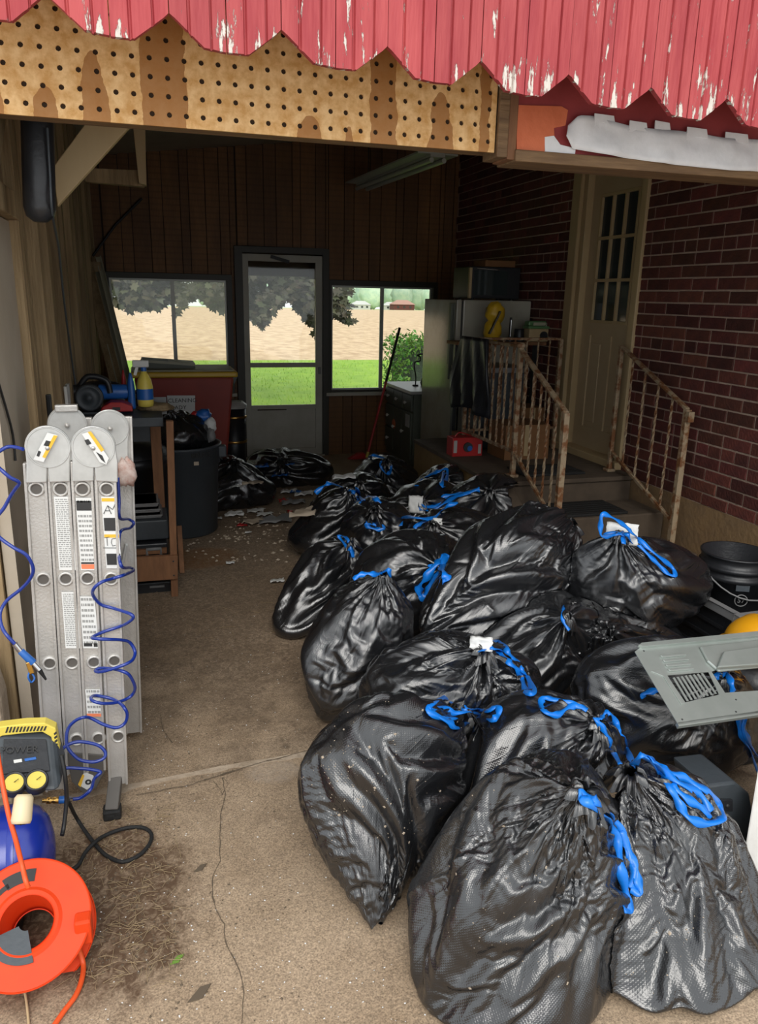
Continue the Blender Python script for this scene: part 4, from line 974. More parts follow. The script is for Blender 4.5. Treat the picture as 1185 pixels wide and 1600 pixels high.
# open piles by the grey can
make_bag('W', [((.52, 6.15, .17), (.30, .28, .20)), ((.38, 6.0, .13), (.2, .2, .15)), ((.75, 6.1, .10), (.2, .2, .12))],
         [], (.62, 6.0, .36), (.2, -.3, .8), 'torn black rubbish bag spilling litter beside the grey rubbish can', seed=65, res=1, tuft=.06, slack=.22)
make_bag('X', [((1.12, 6.75, .13), (.30, .26, .17)), ((1.35, 6.7, .10), (.22, .2, .13))],
         [], (1.1, 6.5, .24), (-.2, -.4, .7), 'torn black rubbish bag spilling litter in front of the white storm door', seed=68, res=1, tuft=.06, slack=.22)

ribbon('A', [[(712, 1122), (690, 1122), (669, 1109), (680, 1097), (697, 1090), (706, 1098), (728, 1107), (748, 1109), (762, 1110), (778, 1104), (779, 1116), (768, 1124), (748, 1121), (730, 1130), (716, 1137), (700, 1128), (672, 1112)],
            [(671, 1107), (690, 1105), (709, 1114), (730, 1112), (750, 1116)]], 1.86, w=.019)
ribbon('B', [[(904, 1241), (920, 1245), (936, 1254), (952, 1272), (967, 1292), (980, 1325), (992, 1356), (998, 1380), (999, 1393), (985, 1390)],
            [(908, 1246), (930, 1262), (952, 1285), (964, 1312), (971, 1356), (978, 1395), (984, 1423), (974, 1418)], [(968, 1300), (984, 1330), (990, 1360), (986, 1388)]], 1.30, w=.022)
ribbon('C', [[(990, 1196), (1003, 1179), (1020, 1190), (1040, 1204), (1062, 1212), (1082, 1223), (1108, 1238), (1123, 1259), (1129, 1278), (1105, 1287), (1077, 1278), (1062, 1256), (1049, 1232), (1030, 1205), (1008, 1184)],
            [(1017, 1186), (1040, 1212), (1054, 1230), (1080, 1252), (1100, 1264), (1110, 1278)], [(1030, 1200), (1060, 1222), (1092, 1240), (1112, 1268)]], 1.42, w=.021)
ribbon('D', [[(918, 1110), (905, 1103), (888, 1106), (870, 1117), (854, 1113), (846, 1102), (850, 1091), (866, 1093), (890, 1099), (916, 1108)],
            [(932, 1122), (934, 1128), (945, 1142), (953, 1160), (960, 1178), (970, 1194)], [(936, 1124), (944, 1118), (953, 1114), (963, 1130), (971, 1149), (980, 1170), (990, 1198)]], 1.78, w=.018)
ribbon('E', [[(752, 1018), (764, 1006), (778, 1001), (790, 1014), (803, 1030), (815, 1045), (825, 1058), (833, 1081), (824, 1081), (816, 1062), (808, 1046), (795, 1034), (780, 1022), (766, 1016)], [(756, 1004), (768, 1012), (782, 1016)]], 2.25, w=.022)
ribbon('F', [[(552, 905), (560, 900), (572, 896), (585, 897), (597, 895), (607, 890), (611, 900)]], 2.70, w=.020)
ribbon('J', [[(699, 866), (690, 876), (681, 882), (668, 900), (656, 915), (657, 931), (664, 932), (670, 922), (680, 902), (692, 885), (700, 868)], [(690, 884), (695, 894), (698, 905), (692, 906)], [(672, 890), (680, 884), (692, 880)]], 3.0, w=.034)
ribbon('Q', [[(882, 946), (879, 958), (881, 972), (890, 985)]], 2.4, w=.012)
ribbon('K', [[(549, 868), (540, 852), (530, 837), (541, 842), (549, 855), (552, 871)]], 3.6, w=.022)
ribbon('H', [[(975, 832), (958, 836), (941, 838), (939, 820), (942, 804), (958, 809), (977, 822), (990, 834), (1001, 845), (1025, 866), (1050, 886), (1055, 899), (1044, 896), (1025, 878), (1007, 860), (985, 838)], [(975, 850), (974, 833), (982, 836), (986, 848)], [(944, 838), (960, 832), (978, 836)]], 2.6, w=.018, lift=.02)
ribbon('I', [[(1006, 1090), (1007, 1084), (1024, 1079), (1034, 1078)], [(1118, 1058), (1136, 1052), (1143, 1068), (1146, 1082)], [(1156, 1112), (1156, 1138), (1164, 1156), (1172, 1172), (1184, 1204)], [(1164, 1112), (1162, 1138), (1172, 1160), (1184, 1184)]], 1.92, w=.020, lift=.015)
ribbon('L', [[(493, 771), (505, 760), (516, 755), (534, 761), (552, 769), (560, 780), (564, 785), (576, 776), (585, 778), (596, 786)], [(558, 763), (562, 775), (568, 782), (556, 784)]], 4.45, w=.026)
ribbon('N', [[(578, 716), (582, 711), (600, 716), (610, 728), (609, 739), (598, 734), (596, 720)]], 5.65, w=.028)
ribbon('O', [[(651, 759), (660, 749), (671, 742), (684, 737), (696, 733), (699, 743), (693, 761), (690, 752), (694, 738)]], 4.8, w=.026)
ribbon('P', [[(659, 789), (672, 792), (684, 788), (695, 776), (712, 772), (727, 771), (742, 766), (750, 765)], [(655, 794), (667, 797), (684, 792), (703, 781), (722, 773), (736, 770)]], 4.3, w=.026)
ribbon('T', [[(626, 822), (629, 809), (650, 809), (675, 811), (688, 801), (699, 791), (715, 785)], [(648, 826), (660, 816), (675, 811)]], 3.75, w=.024)
ribbon('M', [[(572, 817), (584, 819), (600, 825), (590, 827), (576, 823), (572, 817)]], 4.0, w=.024)
# dust and pale specks on the plastic
def specks(key, x0, y0, x1, y1, n, seed):
    r_ = random.Random(seed); tr_ = bag_bvh([key]); mb = MB()
    for _ in range(n):
        d = ray(r_.gauss((x0+x1)/2, (x1-x0)/4), r_.gauss((y0+y1)/2, (y1-y0)/4)).normalized(); h_ = tr_.ray_cast(V((0, 0, H)), d, 6)
        if h_[0] is None: continue
        s_ = r_.uniform(.0007, .0026) if r_.random() < .93 else .005
        a, b_ = frame_of(h_[1]); nn_ = -d*.6
        c = h_[0]-d*.0006; e_ = r_.uniform(.4, 1)
        mb.add([c-a*s_, c-b_*s_*e_, c+a*s_, c+b_*s_*e_, c+nn_*s_], [(0, 1, 4), (1, 2, 4), (2, 3, 4), (3, 0, 4)])
    mb.build('dust_specks', M['sheet'], BAGS[key]['root'], kind='stuff')
specks('A', 470, 1090, 700, 1330, 150, 1); specks('A', 480, 1150, 560, 1270, 60, 2); specks('B', 660, 1250, 960, 1560, 90, 3); specks('C', 980, 1350, 1150, 1560, 50, 4)
# papers and scraps caught in the ties
def scrap(key, px, Y, w, h, m, name, seed=0, lift=.02, lab=None, cat='scrap', top=True):
    c = drape(px, Y, lift); r_ = random.Random(seed); n = 8; mb = MB(); view = (V((0, 0, H))-c).normalized(); a, b_ = frame_of(view); vs = []
    for i in range(n+1):
        for j in range(n+1):
            u_, v_ = i/n-.5, j/n-.5; e_ = 1+.18*noise.noise(V((u_*4+seed, v_*4, 3)))
            vs.append(c+a*u_*w*e_+b_*v_*h*e_+view*(.018*noise.noise(V((u_*5+seed, v_*5, 1)))-.4*(u_*u_+v_*v_)*w*.3))
    mb.add(vs, [(i*(n+1)+j, (i+1)*(n+1)+j, (i+1)*(n+1)+j+1, i*(n+1)+j+1) for i in range(n) for j in range(n)], True)
    o = mb.build(name, M[m], None if key is None else BAGS[key]['root'])
    sm_ = o.modifiers.new('thick', 'SOLIDIFY'); sm_.thickness = .0015
    if key is None: tag(o, lab, cat)
    return o
scrap('H', (972, 834), 2.62, .13, .09, 'paper', 'crumpled_paper', 1, .012)
scrap('E', (752, 1006), 2.3, .08, .05, 'paper', 'paper_scrap', 2, .012)
scrap('P', (650, 788), 4.35, .09, .11, 'paper', 'white_cloth', 3)
scrap('T', (670, 813), 3.75, .045, .035, 'redplastic', 'red_scrap', 4)
scrap('T', (684, 815), 3.74, .05, .04, 'paper', 'white_scrap', 5)

# ================================================================ THINGS AT THE LEFT
def P2(pts, Y): return [oY(x_, y_, Y) for x_, y_ in pts]
def plate(name, pts, Y, d, m, parent=None, **k): return MB().prism(P2(pts, Y), V((0, d, 0))).build(name, M[m] if isinstance(m, str) else m, parent, **k)
def spline(pts, s=6):
    K = [V(p) for p in pts]; out = []
    for i in range(len(K)-1):
        p0, p1, p2, p3 = K[max(i-1, 0)], K[i], K[i+1], K[min(i+2, len(K)-1)]
        for q in range(s):
            t = q/s; out.append(.5*((2*p1)+(p2-p0)*t+(2*p0-5*p1+4*p2-p3)*t*t+(3*p1-p0-3*p2+p3)*t**3))
    out.append(K[-1]); return out

# ---- folded ladder
LY = 2.35
lad = thing('folding_ladder', oY(140, 1215, LY+.2), 'folded aluminium multi-position ladder standing upright against the left jamb', 'ladder'); lad.location.z = 0
rails = [((56.5, 742), (86, 1215)), ((93, 742), (118, 1190)), ((129.5, 742), (150, 1190)), ((166, 742), (185, 1220))]
def rail_pts(i, far=0):
    (a, b) = rails[i]; A_, B_ = oY(*a, LY), oY(*b, LY)
    return A_+V((0, far, .07)), B_+V((0, far, 0))
def rail(i, y0, y1, top=None, bot=None, w=.061):
    A_, B_ = rail_pts(i); A_ = A_.copy(); B_ = B_.copy()
    if top is not None: B0 = B_; A_ = B_.lerp(A_, (top-B_.z)/(A_.z-B_.z))
    if bot is not None: B_ = A_.lerp(B_, (A_.z-bot)/(A_.z-B_.z))
    mb = MB(); hw = w/2
    def pr(y_): return [(A_.x+s_*hw, y_, A_.z) for s_ in (-1, 1)]+[(B_.x+s_*hw, y_, B_.z) for s_ in (1, -1)]
    mb.prism([V(p) for p in pr(y0)], V((0, y1-y0, 0)))
    # rounded flanges on both edges
    for s_ in (-1, 1): mb.bar((A_.x+s_*(hw-.004), y0-.003, A_.z), (B_.x+s_*(hw-.004), y0-.003, B_.z), .008, .008)
    return mb
for i in range(4):
    rail(i, LY, LY+.022, top=1.17, bot=(.09, .14, .14, .075)[i]).build('rail', M['alum'], lad, bevel=.002)
    xo = .055 if i == 3 else 0
    mb = rail(i, LY+.37, LY+.392, top=1.24, bot=(.07, .10, .10, .04)[i]); mb.v = [(x_+.045, y_, z_) for x_, y_, z_ in mb.v]
    mb.build('rail', M['alum'], lad, bevel=.002)
rows = [[(57, 764), (95, 764), (129, 764), (167, 764)], [(68, 905), (103, 904), (137, 903), (174, 904)], [(78, 1036), (113, 1035), (147, 1034), (179, 1032)], [(87, 1158), (120, 1155), (154, 1153), (185, 1150)]]
for row in rows:
    for i, p in enumerate(row):
        c = oY(*p, LY)
        MB().lathe([(.0150, .001), (.0158, .006), (.019, .0075), (.0225, .004), (.024, .0)], c, 24, axis=(0, -1, 0)).lathe([(.0145, -.025), (.0145, -.365)], c, 16, axis=(0, -1, 0)).build('rung', M['alum'], lad)
        MB().lathe([(.0, .0012), (.0154, .0012)], c, 20, axis=(0, -1, 0)).build('hole_shade_disc', M['alumdark'], lad)  # dark disc on the rail face stands in for shade inside the hole
def hinge(cx, cy, Y, r, legs, name='hinge', disc=True):
    """legs: px outline under the round head"""
    c = oY(cx, cy, Y); pts = []
    for k in range(25):
        a = math.radians(-10+200*k/24); pts.append(c+V((r*math.cos(a), 0, r*math.sin(a))))
    for q in legs: pts.append(oY(*q, Y))
    h = MB().prism(pts, V((0, .012, 0))).build(name, M['alum2'], lad, bevel=.003)
    rim = MB().lathe([(r*.97, .000), (r*.95, .003), (r*.90, .003), (r*.88, .0015), (.0, .0015)], c, 36, axis=(0, -1, 0), smooth=False); rim.build('hinge_disc', M['alum2'], h)
    MB().lathe([(0, .016), (.006, .015), (.008, .006)], c, 12, axis=(0, -1, 0)).build('rivet', M['alum'], h)
    return h
hl = hinge(75, 699, LY-.014, .062, [(41, 722), (41, 755), (73, 754), (74, 722), (77, 754), (109, 753), (109, 722)])
hr_ = hinge(146, 699, LY-.014, .062, [(113, 722), (113, 753), (146, 752), (147, 722), (150, 752), (184, 754), (184, 724)])
for (h, pts, ang) in ((hl, [(52, 718), (74, 676), (90, 680), (68, 722)], 1), (hr_, [(128, 678), (142, 674), (170, 716), (166, 726), (156, 722)], -1)):
    MB().prism(P2(pts, LY-.0265), V((0, .0012, 0))).build('warning_label', M['paper'], h)
for pts in ([(84, 680), (90, 681), (71, 716), (66, 714)], [(137, 675), (142, 674), (163, 703), (158, 706)]):
    MB().prism(P2(pts, LY-.0275), V((0, .001, 0))).build('label_band', M['yink'], hl)
for pts in ([(72, 688), (80, 690), (76, 698), (68, 696)], [(60, 704), (64, 706), (61, 714), (57, 712)], [(132, 688), (138, 686), (143, 693), (136, 696)], [(150, 706), (160, 712), (165, 724), (158, 718)]):
    MB().prism(P2(pts, LY-.0275), V((0, .001, 0))).build('label_mark', M['ink'], hl)
hinge(105, 664, LY+.355, .062, [(86, 690), (96, 735), (130, 735), (126, 690)])
hinge(172, 669, LY+.355, .062, [(150, 690), (152, 735), (200, 735), (200, 690)])
MB().box((-.035, -.015, 0), (.035, .015, .022), c=oY(104, 638, LY+.36)-V((0, 0, .01))).build('hinge_lever', M['alum'], lad, bevel=.003)
# lower folded hinge with sticker, foot
hb2 = MB(); pts = P2([(106, 1176), (107, 1198), (112, 1222), (130, 1240), (150, 1232), (164, 1206), (167, 1180)], LY-.004); hb2.prism(pts, V((0, .03, 0))); hb2.build('hinge', M['alumdark'], lad, bevel=.003)
MB().prism(P2([(122, 1226), (132, 1206), (146, 1212), (148, 1224), (136, 1234)], LY-.006), V((0, .0015, 0))).build('warning_label', M['paper'], lad)
MB().prism(P2([(122, 1226), (129, 1210), (132, 1212), (126, 1230)], LY-.0075), V((0, .001, 0))).build('label_band', M['yink'], lad)
MB().lathe([(.004, 0), (.010, 0)], oY(138, 1222, LY-.008), 14, axis=(0, -1, 0)).build('label_mark', M['ink'], lad)
f0 = oZ(176, 1282, .0); f1 = oY(181, 1215, LY+.01)
ft = MB().bar(f0+V((0, .01, .03)), f1, .042, .028).build('foot', M['alumdark'], lad, bevel=.004)
MB().box((-.028, -.02, 0), (.028, .03, .035), c=f0+V((0, .015, .001))).build('rubber_pad', M['rubber'], ft, bevel=.006)
# stickers on the rails
def sticker(x0, y0, x1, y1, rowsN, blocks=(), lines=True, tilt=0):
    sh_ = (y1-y0)*.075
    q = P2([(x0, y0), (x1, y0), (x1+sh_, y1), (x0+sh_, y1)], LY-.0045); s_ = MB().prism(q, V((0, .001, 0))).build('sticker', M['paper'], lad)
    def at(u_, v_): return q[0].lerp(q[1], u_).lerp(q[3].lerp(q[2], u_), v_)-V((0, .0008, 0))
    ink = MB(); r_ = random.Random(int(x0*y0))
    for (v0, v1, u0, u1, mm) in blocks:
        MB().prism([at(u0, v0), at(u1, v0), at(u1, v1), at(u0, v1)], V((0, .0004, 0))).build('printed_block', M[mm], s_)
    if lines:
        for k in range(rowsN):
            v_ = .03+.94*k/rowsN
            if any(b[0]-.01 < v_ < b[1]+.01 for b in blocks): continue
            u_ = .08
            while u_ < .85:
                w_ = r_.uniform(.05, .2); ink.prism([at(u_, v_), at(min(u_+w_, .92), v_), at(min(u_+w_, .92), v_+.42/rowsN), at(u_, v_+.42/rowsN)], V((0, .0004, 0))); u_ += w_+.05
        if ink.v: ink.build('printed_text', M['tink'], s_, kind='stuff')
    return s_
sticker(84, 776, 110, 891, 34)
sticker(118, 778, 143, 891, 14, [(.04, .17, .02, .98, 'ink'), (.885, .91, .05, .98, 'ink'), (.915, .98, .05, .98, 'rink')])
s4 = sticker(158, 776, 182, 888, 1, [(.02, .065, .02, .98, 'yink'), (.29, .47, .06, .97, 'ink'), (.52, .565, .02, .98, 'yink'), (.79, .95, .06, .97, 'ink')], lines=False)
sticker(96, 925, 119, 1013, 28)
sticker(124, 932, 148, 1013, 9, [(.90, .96, .06, .6, 'ink'), (.9, .97, .7, .95, 'ink')])
sticker(133, 1077, 157, 1120, 5, [(.88, .99, .0, .98, 'rink')])
# pictograms: little figures drawn with strokes
def strokes(par, x0, y0, lst, w=.0022, Y=LY-.006):
    for ln in lst:
        pts = [oY(x0+a, y0+b_, Y) for a, b_ in ln]
        MB().tube(pts, w/2, 5).build('pictogram_stroke', M['ink'], par)
strokes(s4, 160, 786, [[(2, 17), (8, 4), (14, 17)], [(8, 4), (16, 10), (20, 2)], [(5, 12), (12, 12)]])
strokes(s4, 161, 838, [[(2, 2), (10, 1)], [(6, 2), (7, 15)], [(20, 3), (14, 4), (13, 10), (15, 15), (20, 14)], [(0, 18), (21, 18)]], .0016)
# rag on the ladder side, side hook
rg = MB(); c = oY(197, 738, LY+.34)
rg.ball(c, (.035, .03, .05), 14, 10, fn=lambda d: 1+.35*noise.noise(d*2.3+V((4, 0, 0)))+.15*noise.noise(d*6))
rg.build('crumpled_rag', mat('stained_rag', (.62, .52, .47), .9, col2=(.45, .25, .20), scale=30), None, label='small crumpled pinkish rag stuck to the right side of the ladder', cat='rag')
MB().bar(oY(198, 850, LY+.365), oY(191, 885, LY+.365), .014, .01).build('side_hook', M['alum2'], lad, bevel=.003)

# ---- blue coiled air hose
cp = [(184, 746), (186, 780), (187, 809), (200, 811), (209, 817), (203, 825), (188, 831), (186, 860), (190, 885), (203, 887), (209, 891), (195, 898), (176, 904), (160, 909), (148, 918), (145, 929), (157, 944), (176, 950), (192, 955), (205, 960), (208, 966), (198, 974), (187, 979), (160, 988), (144, 996), (152, 998), (170, 999), (190, 1000), (203, 1004), (211, 1018), (208, 1030), (198, 1037), (176, 1045), (156, 1050), (149, 1048), (158, 1044), (176, 1045), (192, 1049), (203, 1056), (211, 1073), (208, 1084), (198, 1092), (180, 1098), (160, 1099), (145, 1095), (143, 1089), (152, 1087), (175, 1092), (188, 1099), (195, 1107), (199, 1117), (195, 1130), (182, 1137), (162, 1132), (142, 1122), (130, 1121), (118, 1126), (108, 1136), (104, 1150), (106, 1168), (121, 1185), (136, 1190), (150, 1190), (163, 1184), (164, 1174), (152, 1164), (127, 1159), (110, 1162), (98, 1170), (91, 1185), (88, 1196), (98, 1200), (114, 1200), (140, 1202), (157, 1206), (152, 1212), (147, 1218), (142, 1233), (127, 1246), (111, 1249)]
hp = []
for i, p in enumerate(cp):
    Yd = LY-.045-.035*math.sin(i*1.05)
    if 200 <= p[0] and p[1] < 900: Yd = LY+.30
    if p[0] < 190 and p[1] < 890: Yd = LY+.05
    if i > len(cp)-4: Yd = 2.16
    if p[1] > 1120: Yd = min(Yd, LY-.06-(p[1]-1120)/130*.10)
    hp.append(oY(*p, Yd))
hose = thing('air_hose', oY(150, 1240, 2.2), 'coiled dark blue air hose looped down the front of the aluminium ladder', 'hose')
MB().tube(spline(hp, 6), .0052, 8).build('hose_tube', M['hose'], hose)
p0, p1 = oY(66, 1251, 2.13), oY(92, 1250, 2.13)
MB().lathe([(.006, 0), (.006, .012), (.010, .012), (.010, .024), (.007, .026), (.010, .030), (.010, .045), (.006, .047), (0, .047)], p0, 14, axis=(p1-p0)).build('brass_fitting', M['brass'], hose)
MB().cyl(p1, oY(104, 1249, 2.13), .011, n=14).build('blue_collar', M['blue'], hose, bevel=.001)
MB().cyl(oY(104, 1249, 2.13), oY(111, 1249, 2.14), .008, n=14).build('end_ferrule', M['chrome'], hose)
# the other end, hanging at the far left
h2 = thing('air_hose', oY(10, 1000, 2.3), 'dark blue hose loops hanging left of the ladder, ending in a nozzle coupler', 'hose')
lp = [(36, 702), (26, 699), (14, 698), (4, 702), (-8, 712), (-6, 726), (4, 736), (16, 746), (30, 754), (24, 764), (16, 776), (6, 794), (-8, 812), (-10, 828), (2, 842), (22, 856), (42, 868), (52, 889), (46, 906), (32, 921), (12, 937), (2, 952), (0, 966), (4, 982), (12, 994), (23, 1006)]
MB().tube(spline([oY(*p, 2.26+.03*math.sin(i*.7)) for i, p in enumerate(lp)], 6), .0052, 8).build('hose_tube', M['hose'], h2)
q = [oY(23, 1006, 2.26), oY(32, 1017, 2.26), oY(52, 1036, 2.255), oY(62, 1047, 2.25), oY(72, 1062, 2.25)]
MB().cyl(q[0], q[1], .009, n=14).build('end_ferrule', M['chrome'], h2)
MB().cyl(q[1], q[2], .010, .012, n=14).build('blue_sleeve', M['blue'], h2, bevel=.001)
MB().cyl(q[2], q[3], .008, n=14).build('coupler', M['chrome'], h2)
MB().cyl(q[3], q[4], .007, .003, n=12).build('nozzle', M['blackmetal'], h2)
MB().bar(oY(44, 1034, 2.25), oY(50, 1052, 2.25), .014, .01).build('coupler_lug', M['brass'], h2, bevel=.002)
lp = [oY(46, 1050, 2.25), oY(44, 1058, 2.24), oY(49, 1066, 2.245), oY(54, 1060, 2.25), oY(50, 1052, 2.255)]
MB().tube(spline(lp, 5), .003, 6).build('trigger_loop', M['blue'], h2)

# ---- compressor
cmpr = thing('air_compressor', (-.50, 1.96, 0), 'blue tank air compressor with grey control panel and yellow carrying handle', 'compressor')
tk = MB(); R0, cy_, cz_ = .135, 1.96, .165
prof = [(0.0, .0), (.05, .004), (.09, .016), (.118, .036), (.132, .062), (R0, .09), (R0, .60), (.118, .66), (0, .69)]
tk.lathe(prof, (-.315, cy_, cz_), 40, axis=(-1, 0, 0)); tk.build('tank', M['tank'], cmpr)
MB().lathe([(R0+.0025, .083), (R0+.0025, .098), (R0, .1)], (-.315, cy_, cz_), 40, axis=(-1, 0, 0)).build('weld_band', M['tank'], cmpr)
for x_ in (-.42, -.8): MB().box((x_-.02, cy_-.11, 0.002), (x_+.02, cy_+.11, .05)).build('foot', M['rubber'], cmpr, bevel=.008)
# console: leaning dark grey housing
tl, tr, br, bl = oY(-40, 1140, 2.10), oY(86, 1143, 2.10), oY(97, 1238, 1.96), oY(-40, 1246, 1.96)
cn = MB().hexa([bl, br, br+V((0, .17, 0)), bl+V((0, .17, 0))], [tl, tr, tr+V((0, .06, 0)), tl+V((0, .06, 0))]); con = cn.build('control_panel', M['bin'], cmpr, bevel=.018, seg=3)
nrm = (tr-tl).cross(br-tr).normalized(); nrm = nrm if nrm.y < 0 else -nrm
def onpanel(px, off=.0):
    d = ray(*px); o_ = V((0, 0, H)); t_ = (tl-o_).dot(nrm)/d.dot(nrm); return o_+d*t_+nrm*off
def ppl(name, pts, m, h=.003, par=con, base=-.001): return MB().prism([onpanel(p, base) for p in pts], nrm*h).build(name, M[m], par, bevel=.001)
ppl('panel_inset', [(6, 1156), (72, 1156), (78, 1205), (4, 1210)], 'blackplastic', .006)
ppl('label_strip', [(21, 1189), (34, 1187), (35, 1192), (22, 1194)], 'whiteplastic', .009)
ppl('label_strip', [(38, 1187), (56, 1184), (57, 1188), (39, 1191)], 'blue', .009)
text_mesh('POWER', .028, M['ink'], 'lettering', con, onpanel((30, 1174), .010), (onpanel((60, 1172))-onpanel((10, 1174))), (onpanel((30, 1150))-onpanel((30, 1180))))
for gx, gy in ((22, 1227), (57, 1223)):
    c = onpanel((gx, gy)); MB().lathe([(.030, -.01), (.030, .022), (.026, .026), (.024, .018), (0, .018)], c, 24, axis=nrm).build('gauge', M['blackplastic'], con)
    MB().lathe([(.0235, .020), (0, .020)], c, 24, axis=nrm).build('gauge_dial', M['brightyellow'], con)
    MB().bar(c+nrm*.022, c+nrm*.022+V((.012, 0, .008)), .002, .001).build('needle', M['ink'], con)
c = oY(38, 1262, 1.80); MB().lathe([(.0, -.0), (.021, .0), (.024, .008), (.022, .06), (.016, .068), (.0, .068)], c+V((-.008, -.02, -.03)), 22, axis=(.12, .55, .80)).build('regulator_knob', mat('ivory_knob', (.72, .60, .38), .4), cmpr)
MB().lathe([(.013, .002), (.006, .004), (0, .0)], c+V((-.008, -.02, -.03))-V((.12, .55, .80)).normalized()*.004, 16, axis=(.12, .55, .80)).build('knob_socket', M['ink'], cmpr)
# yellow handle
hY = 2.08; op = [(-30, 1150), (-2, 1136), (40, 1131), (70, 1130), (87, 1138), (94, 1176)]; ip = [(84, 1175), (80, 1152), (66, 1144), (40, 1146), (4, 1150), (-28, 1164)]
hd_ = MB().prism(P2(op+ip, hY), V((0, .035, 0))).build('handle', M['brightyellow'], cmpr, bevel=.003)
for k in range(12):
    x_ = 8+k*5.4; MB().prism(P2([(x_, 1145-(k*.3)), (x_+3, 1145-(k*.3)), (x_+6, 1136-(k*.1)), (x_+3.2, 1136-(k*.1))], hY-.001), V((0, .002, 0))).build('grip_slot', M['ink'], hd_)
for k in range(5):
    y_ = 1146+k*6; MB().prism(P2([(84+k*.5, y_), (88+k*.5, y_-3), (89+k*.5, y_), (85+k*.5, y_+3)], hY-.001), V((0, .002, 0))).build('grip_slot', M['ink'], hd_)
MB().tube(spline([oY(96, 1180, 2.02), oY(102, 1215, 2.0), oY(104, 1250, 2.0), oY(100, 1290, 1.98), oY(97, 1305, 1.96)], 5), .006, 8).build('side_pipe', M['blackmetal'], cmpr)
# black cord with loop on the floor
bc = [oY(106, 1250, 2.12), oZ(118, 1275, .05), oZ(134, 1300, .012), oZ(158, 1330, .008), (oZ(178, 1343, .007)), oZ(195, 1346, .007), oZ(218, 1336, .007), oZ(234, 1318, .007), oZ(236, 1302, .007), oZ(222, 1293, .008), oZ(196, 1294, .009), oZ(165, 1305, .012), oZ(146, 1318, .018), oZ(132, 1334, .012), oZ(122, 1352, .008), oZ(104, 1364, .008)]
MB().tube(spline(bc, 6), .006, 8).build('power_cord', M['rubber'], cmpr)

# ---- orange cord reel
rn = V((-.02, -.60, .80)).normalized(); rc = oY(42, 1442, 1.72); ra_, rb2 = frame_of(rn)
reel = thing('cord_reel', V((rc.x, rc.y, 0)), 'round orange extension cord reel leaning at the bottom left corner', 'cord reel')
def flange(c, R, r, th):
    return MB().lathe([(r, -th), (r, 0), (r+.012, .006), (r+.02, .0), (R-.004, 0), (R-.002, .002), (R, .000), (R, -th), (r, -th)], c, 56, axis=rn, smooth=False)
fl_ = flange(rc, .150, .062, .004).build('flange', M['reel'], reel)
flange(rc-rn*.105, .150, .050, .004).build('flange', M['reel'], reel)
MB().lathe([(.062, .004), (.058, -.095), (.052, -.104), (.060, -.104), (.066, -.095), (.070, -.004)], rc, 48, axis=rn).build('drum', M['reel'], reel)
def arcplate(c, r0, r1, a0, a1, off, m, name, par, th=.004):
    mb = MB(); n = 16; vs = []
    for k in range(n+1):
        a = math.radians(a0+(a1-a0)*k/n); d = ra_*math.cos(a)+rb2*math.sin(a)
        for rr in (r0, r1):
            for o_ in (off, off+th): vs.append(c+d*rr+rn*o_)
    fs = []
    for k in range(n):
        o_, p_ = 4*k, 4*k+4; fs += [(o_, o_+2, p_+2, p_), (o_+1, p_+1, p_+3, o_+3), (o_, p_, p_+1, o_+1), (o_+2, o_+3, p_+3, p_+2)]
    fs += [(0, 1, 3, 2), (4*n, 4*n+2, 4*n+3, 4*n+1)]; mb.add(vs, fs, False); return mb.build(name, M[m], par)
dn = (oY(20, 1388, 1.70)-rc); ang0 = math.degrees(math.atan2(dn.dot(rb2), dn.dot(ra_)))
arcplate(rc, .095, .125, ang0-16, ang0+22, .0005, 'ink', 'grip_opening', fl_, .0012)
arcplate(rc, .098, .110, ang0-52, ang0-12, .0005, 'ink', 'cord_slot', fl_, .0012)
d2 = (oY(6, 1480, 1.66)-rc); a2_ = math.degrees(math.atan2(d2.dot(rb2), d2.dot(ra_)))
arcplate(rc, .018, .092, a2_-52, a2_+34, .0005, 'bin', 'centre_plate', fl_, .004)
MB().box((-.02, -.02, -.035), (.02, .02, .035), c=oY(131, 1450, 1.70)).build('corner_lug', M['reel'], reel, bevel=.006)
oc = [oY(-6, 1165, 1.90), oY(4, 1225, 1.84), oY(14, 1275, 1.80), oY(24, 1310, 1.78), oY(34, 1350, 1.765), oY(40, 1375, 1.735), oY(44, 1386, 1.73)]
MB().tube(spline(oc, 6), .006, 8).build('orange_cord', M['cordorange'], reel)
oc = [oY(112, 1456, 1.70), oZ(120, 1475, .06), oZ(130, 1505, .012), oZ(128, 1530, .008), oZ(118, 1556, .008), oZ(100, 1580, .008), oZ(78, 1612, .008), oZ(60, 1640, .008)]
MB().tube(spline(oc, 6), .0065, 8).build('orange_cord', M['cordorange'], reel)
oc = [oZ(33, 1518, .03), oZ(38, 1545, .01), oZ(42, 1570, .007), oZ(46, 1612, .007)]
MB().tube(spline(oc, 5), .003, 6).build('straw_twig', mat('straw', (.55, .40, .22), .8), None, label='thin tan stick on the concrete below the orange reel', cat='twig')
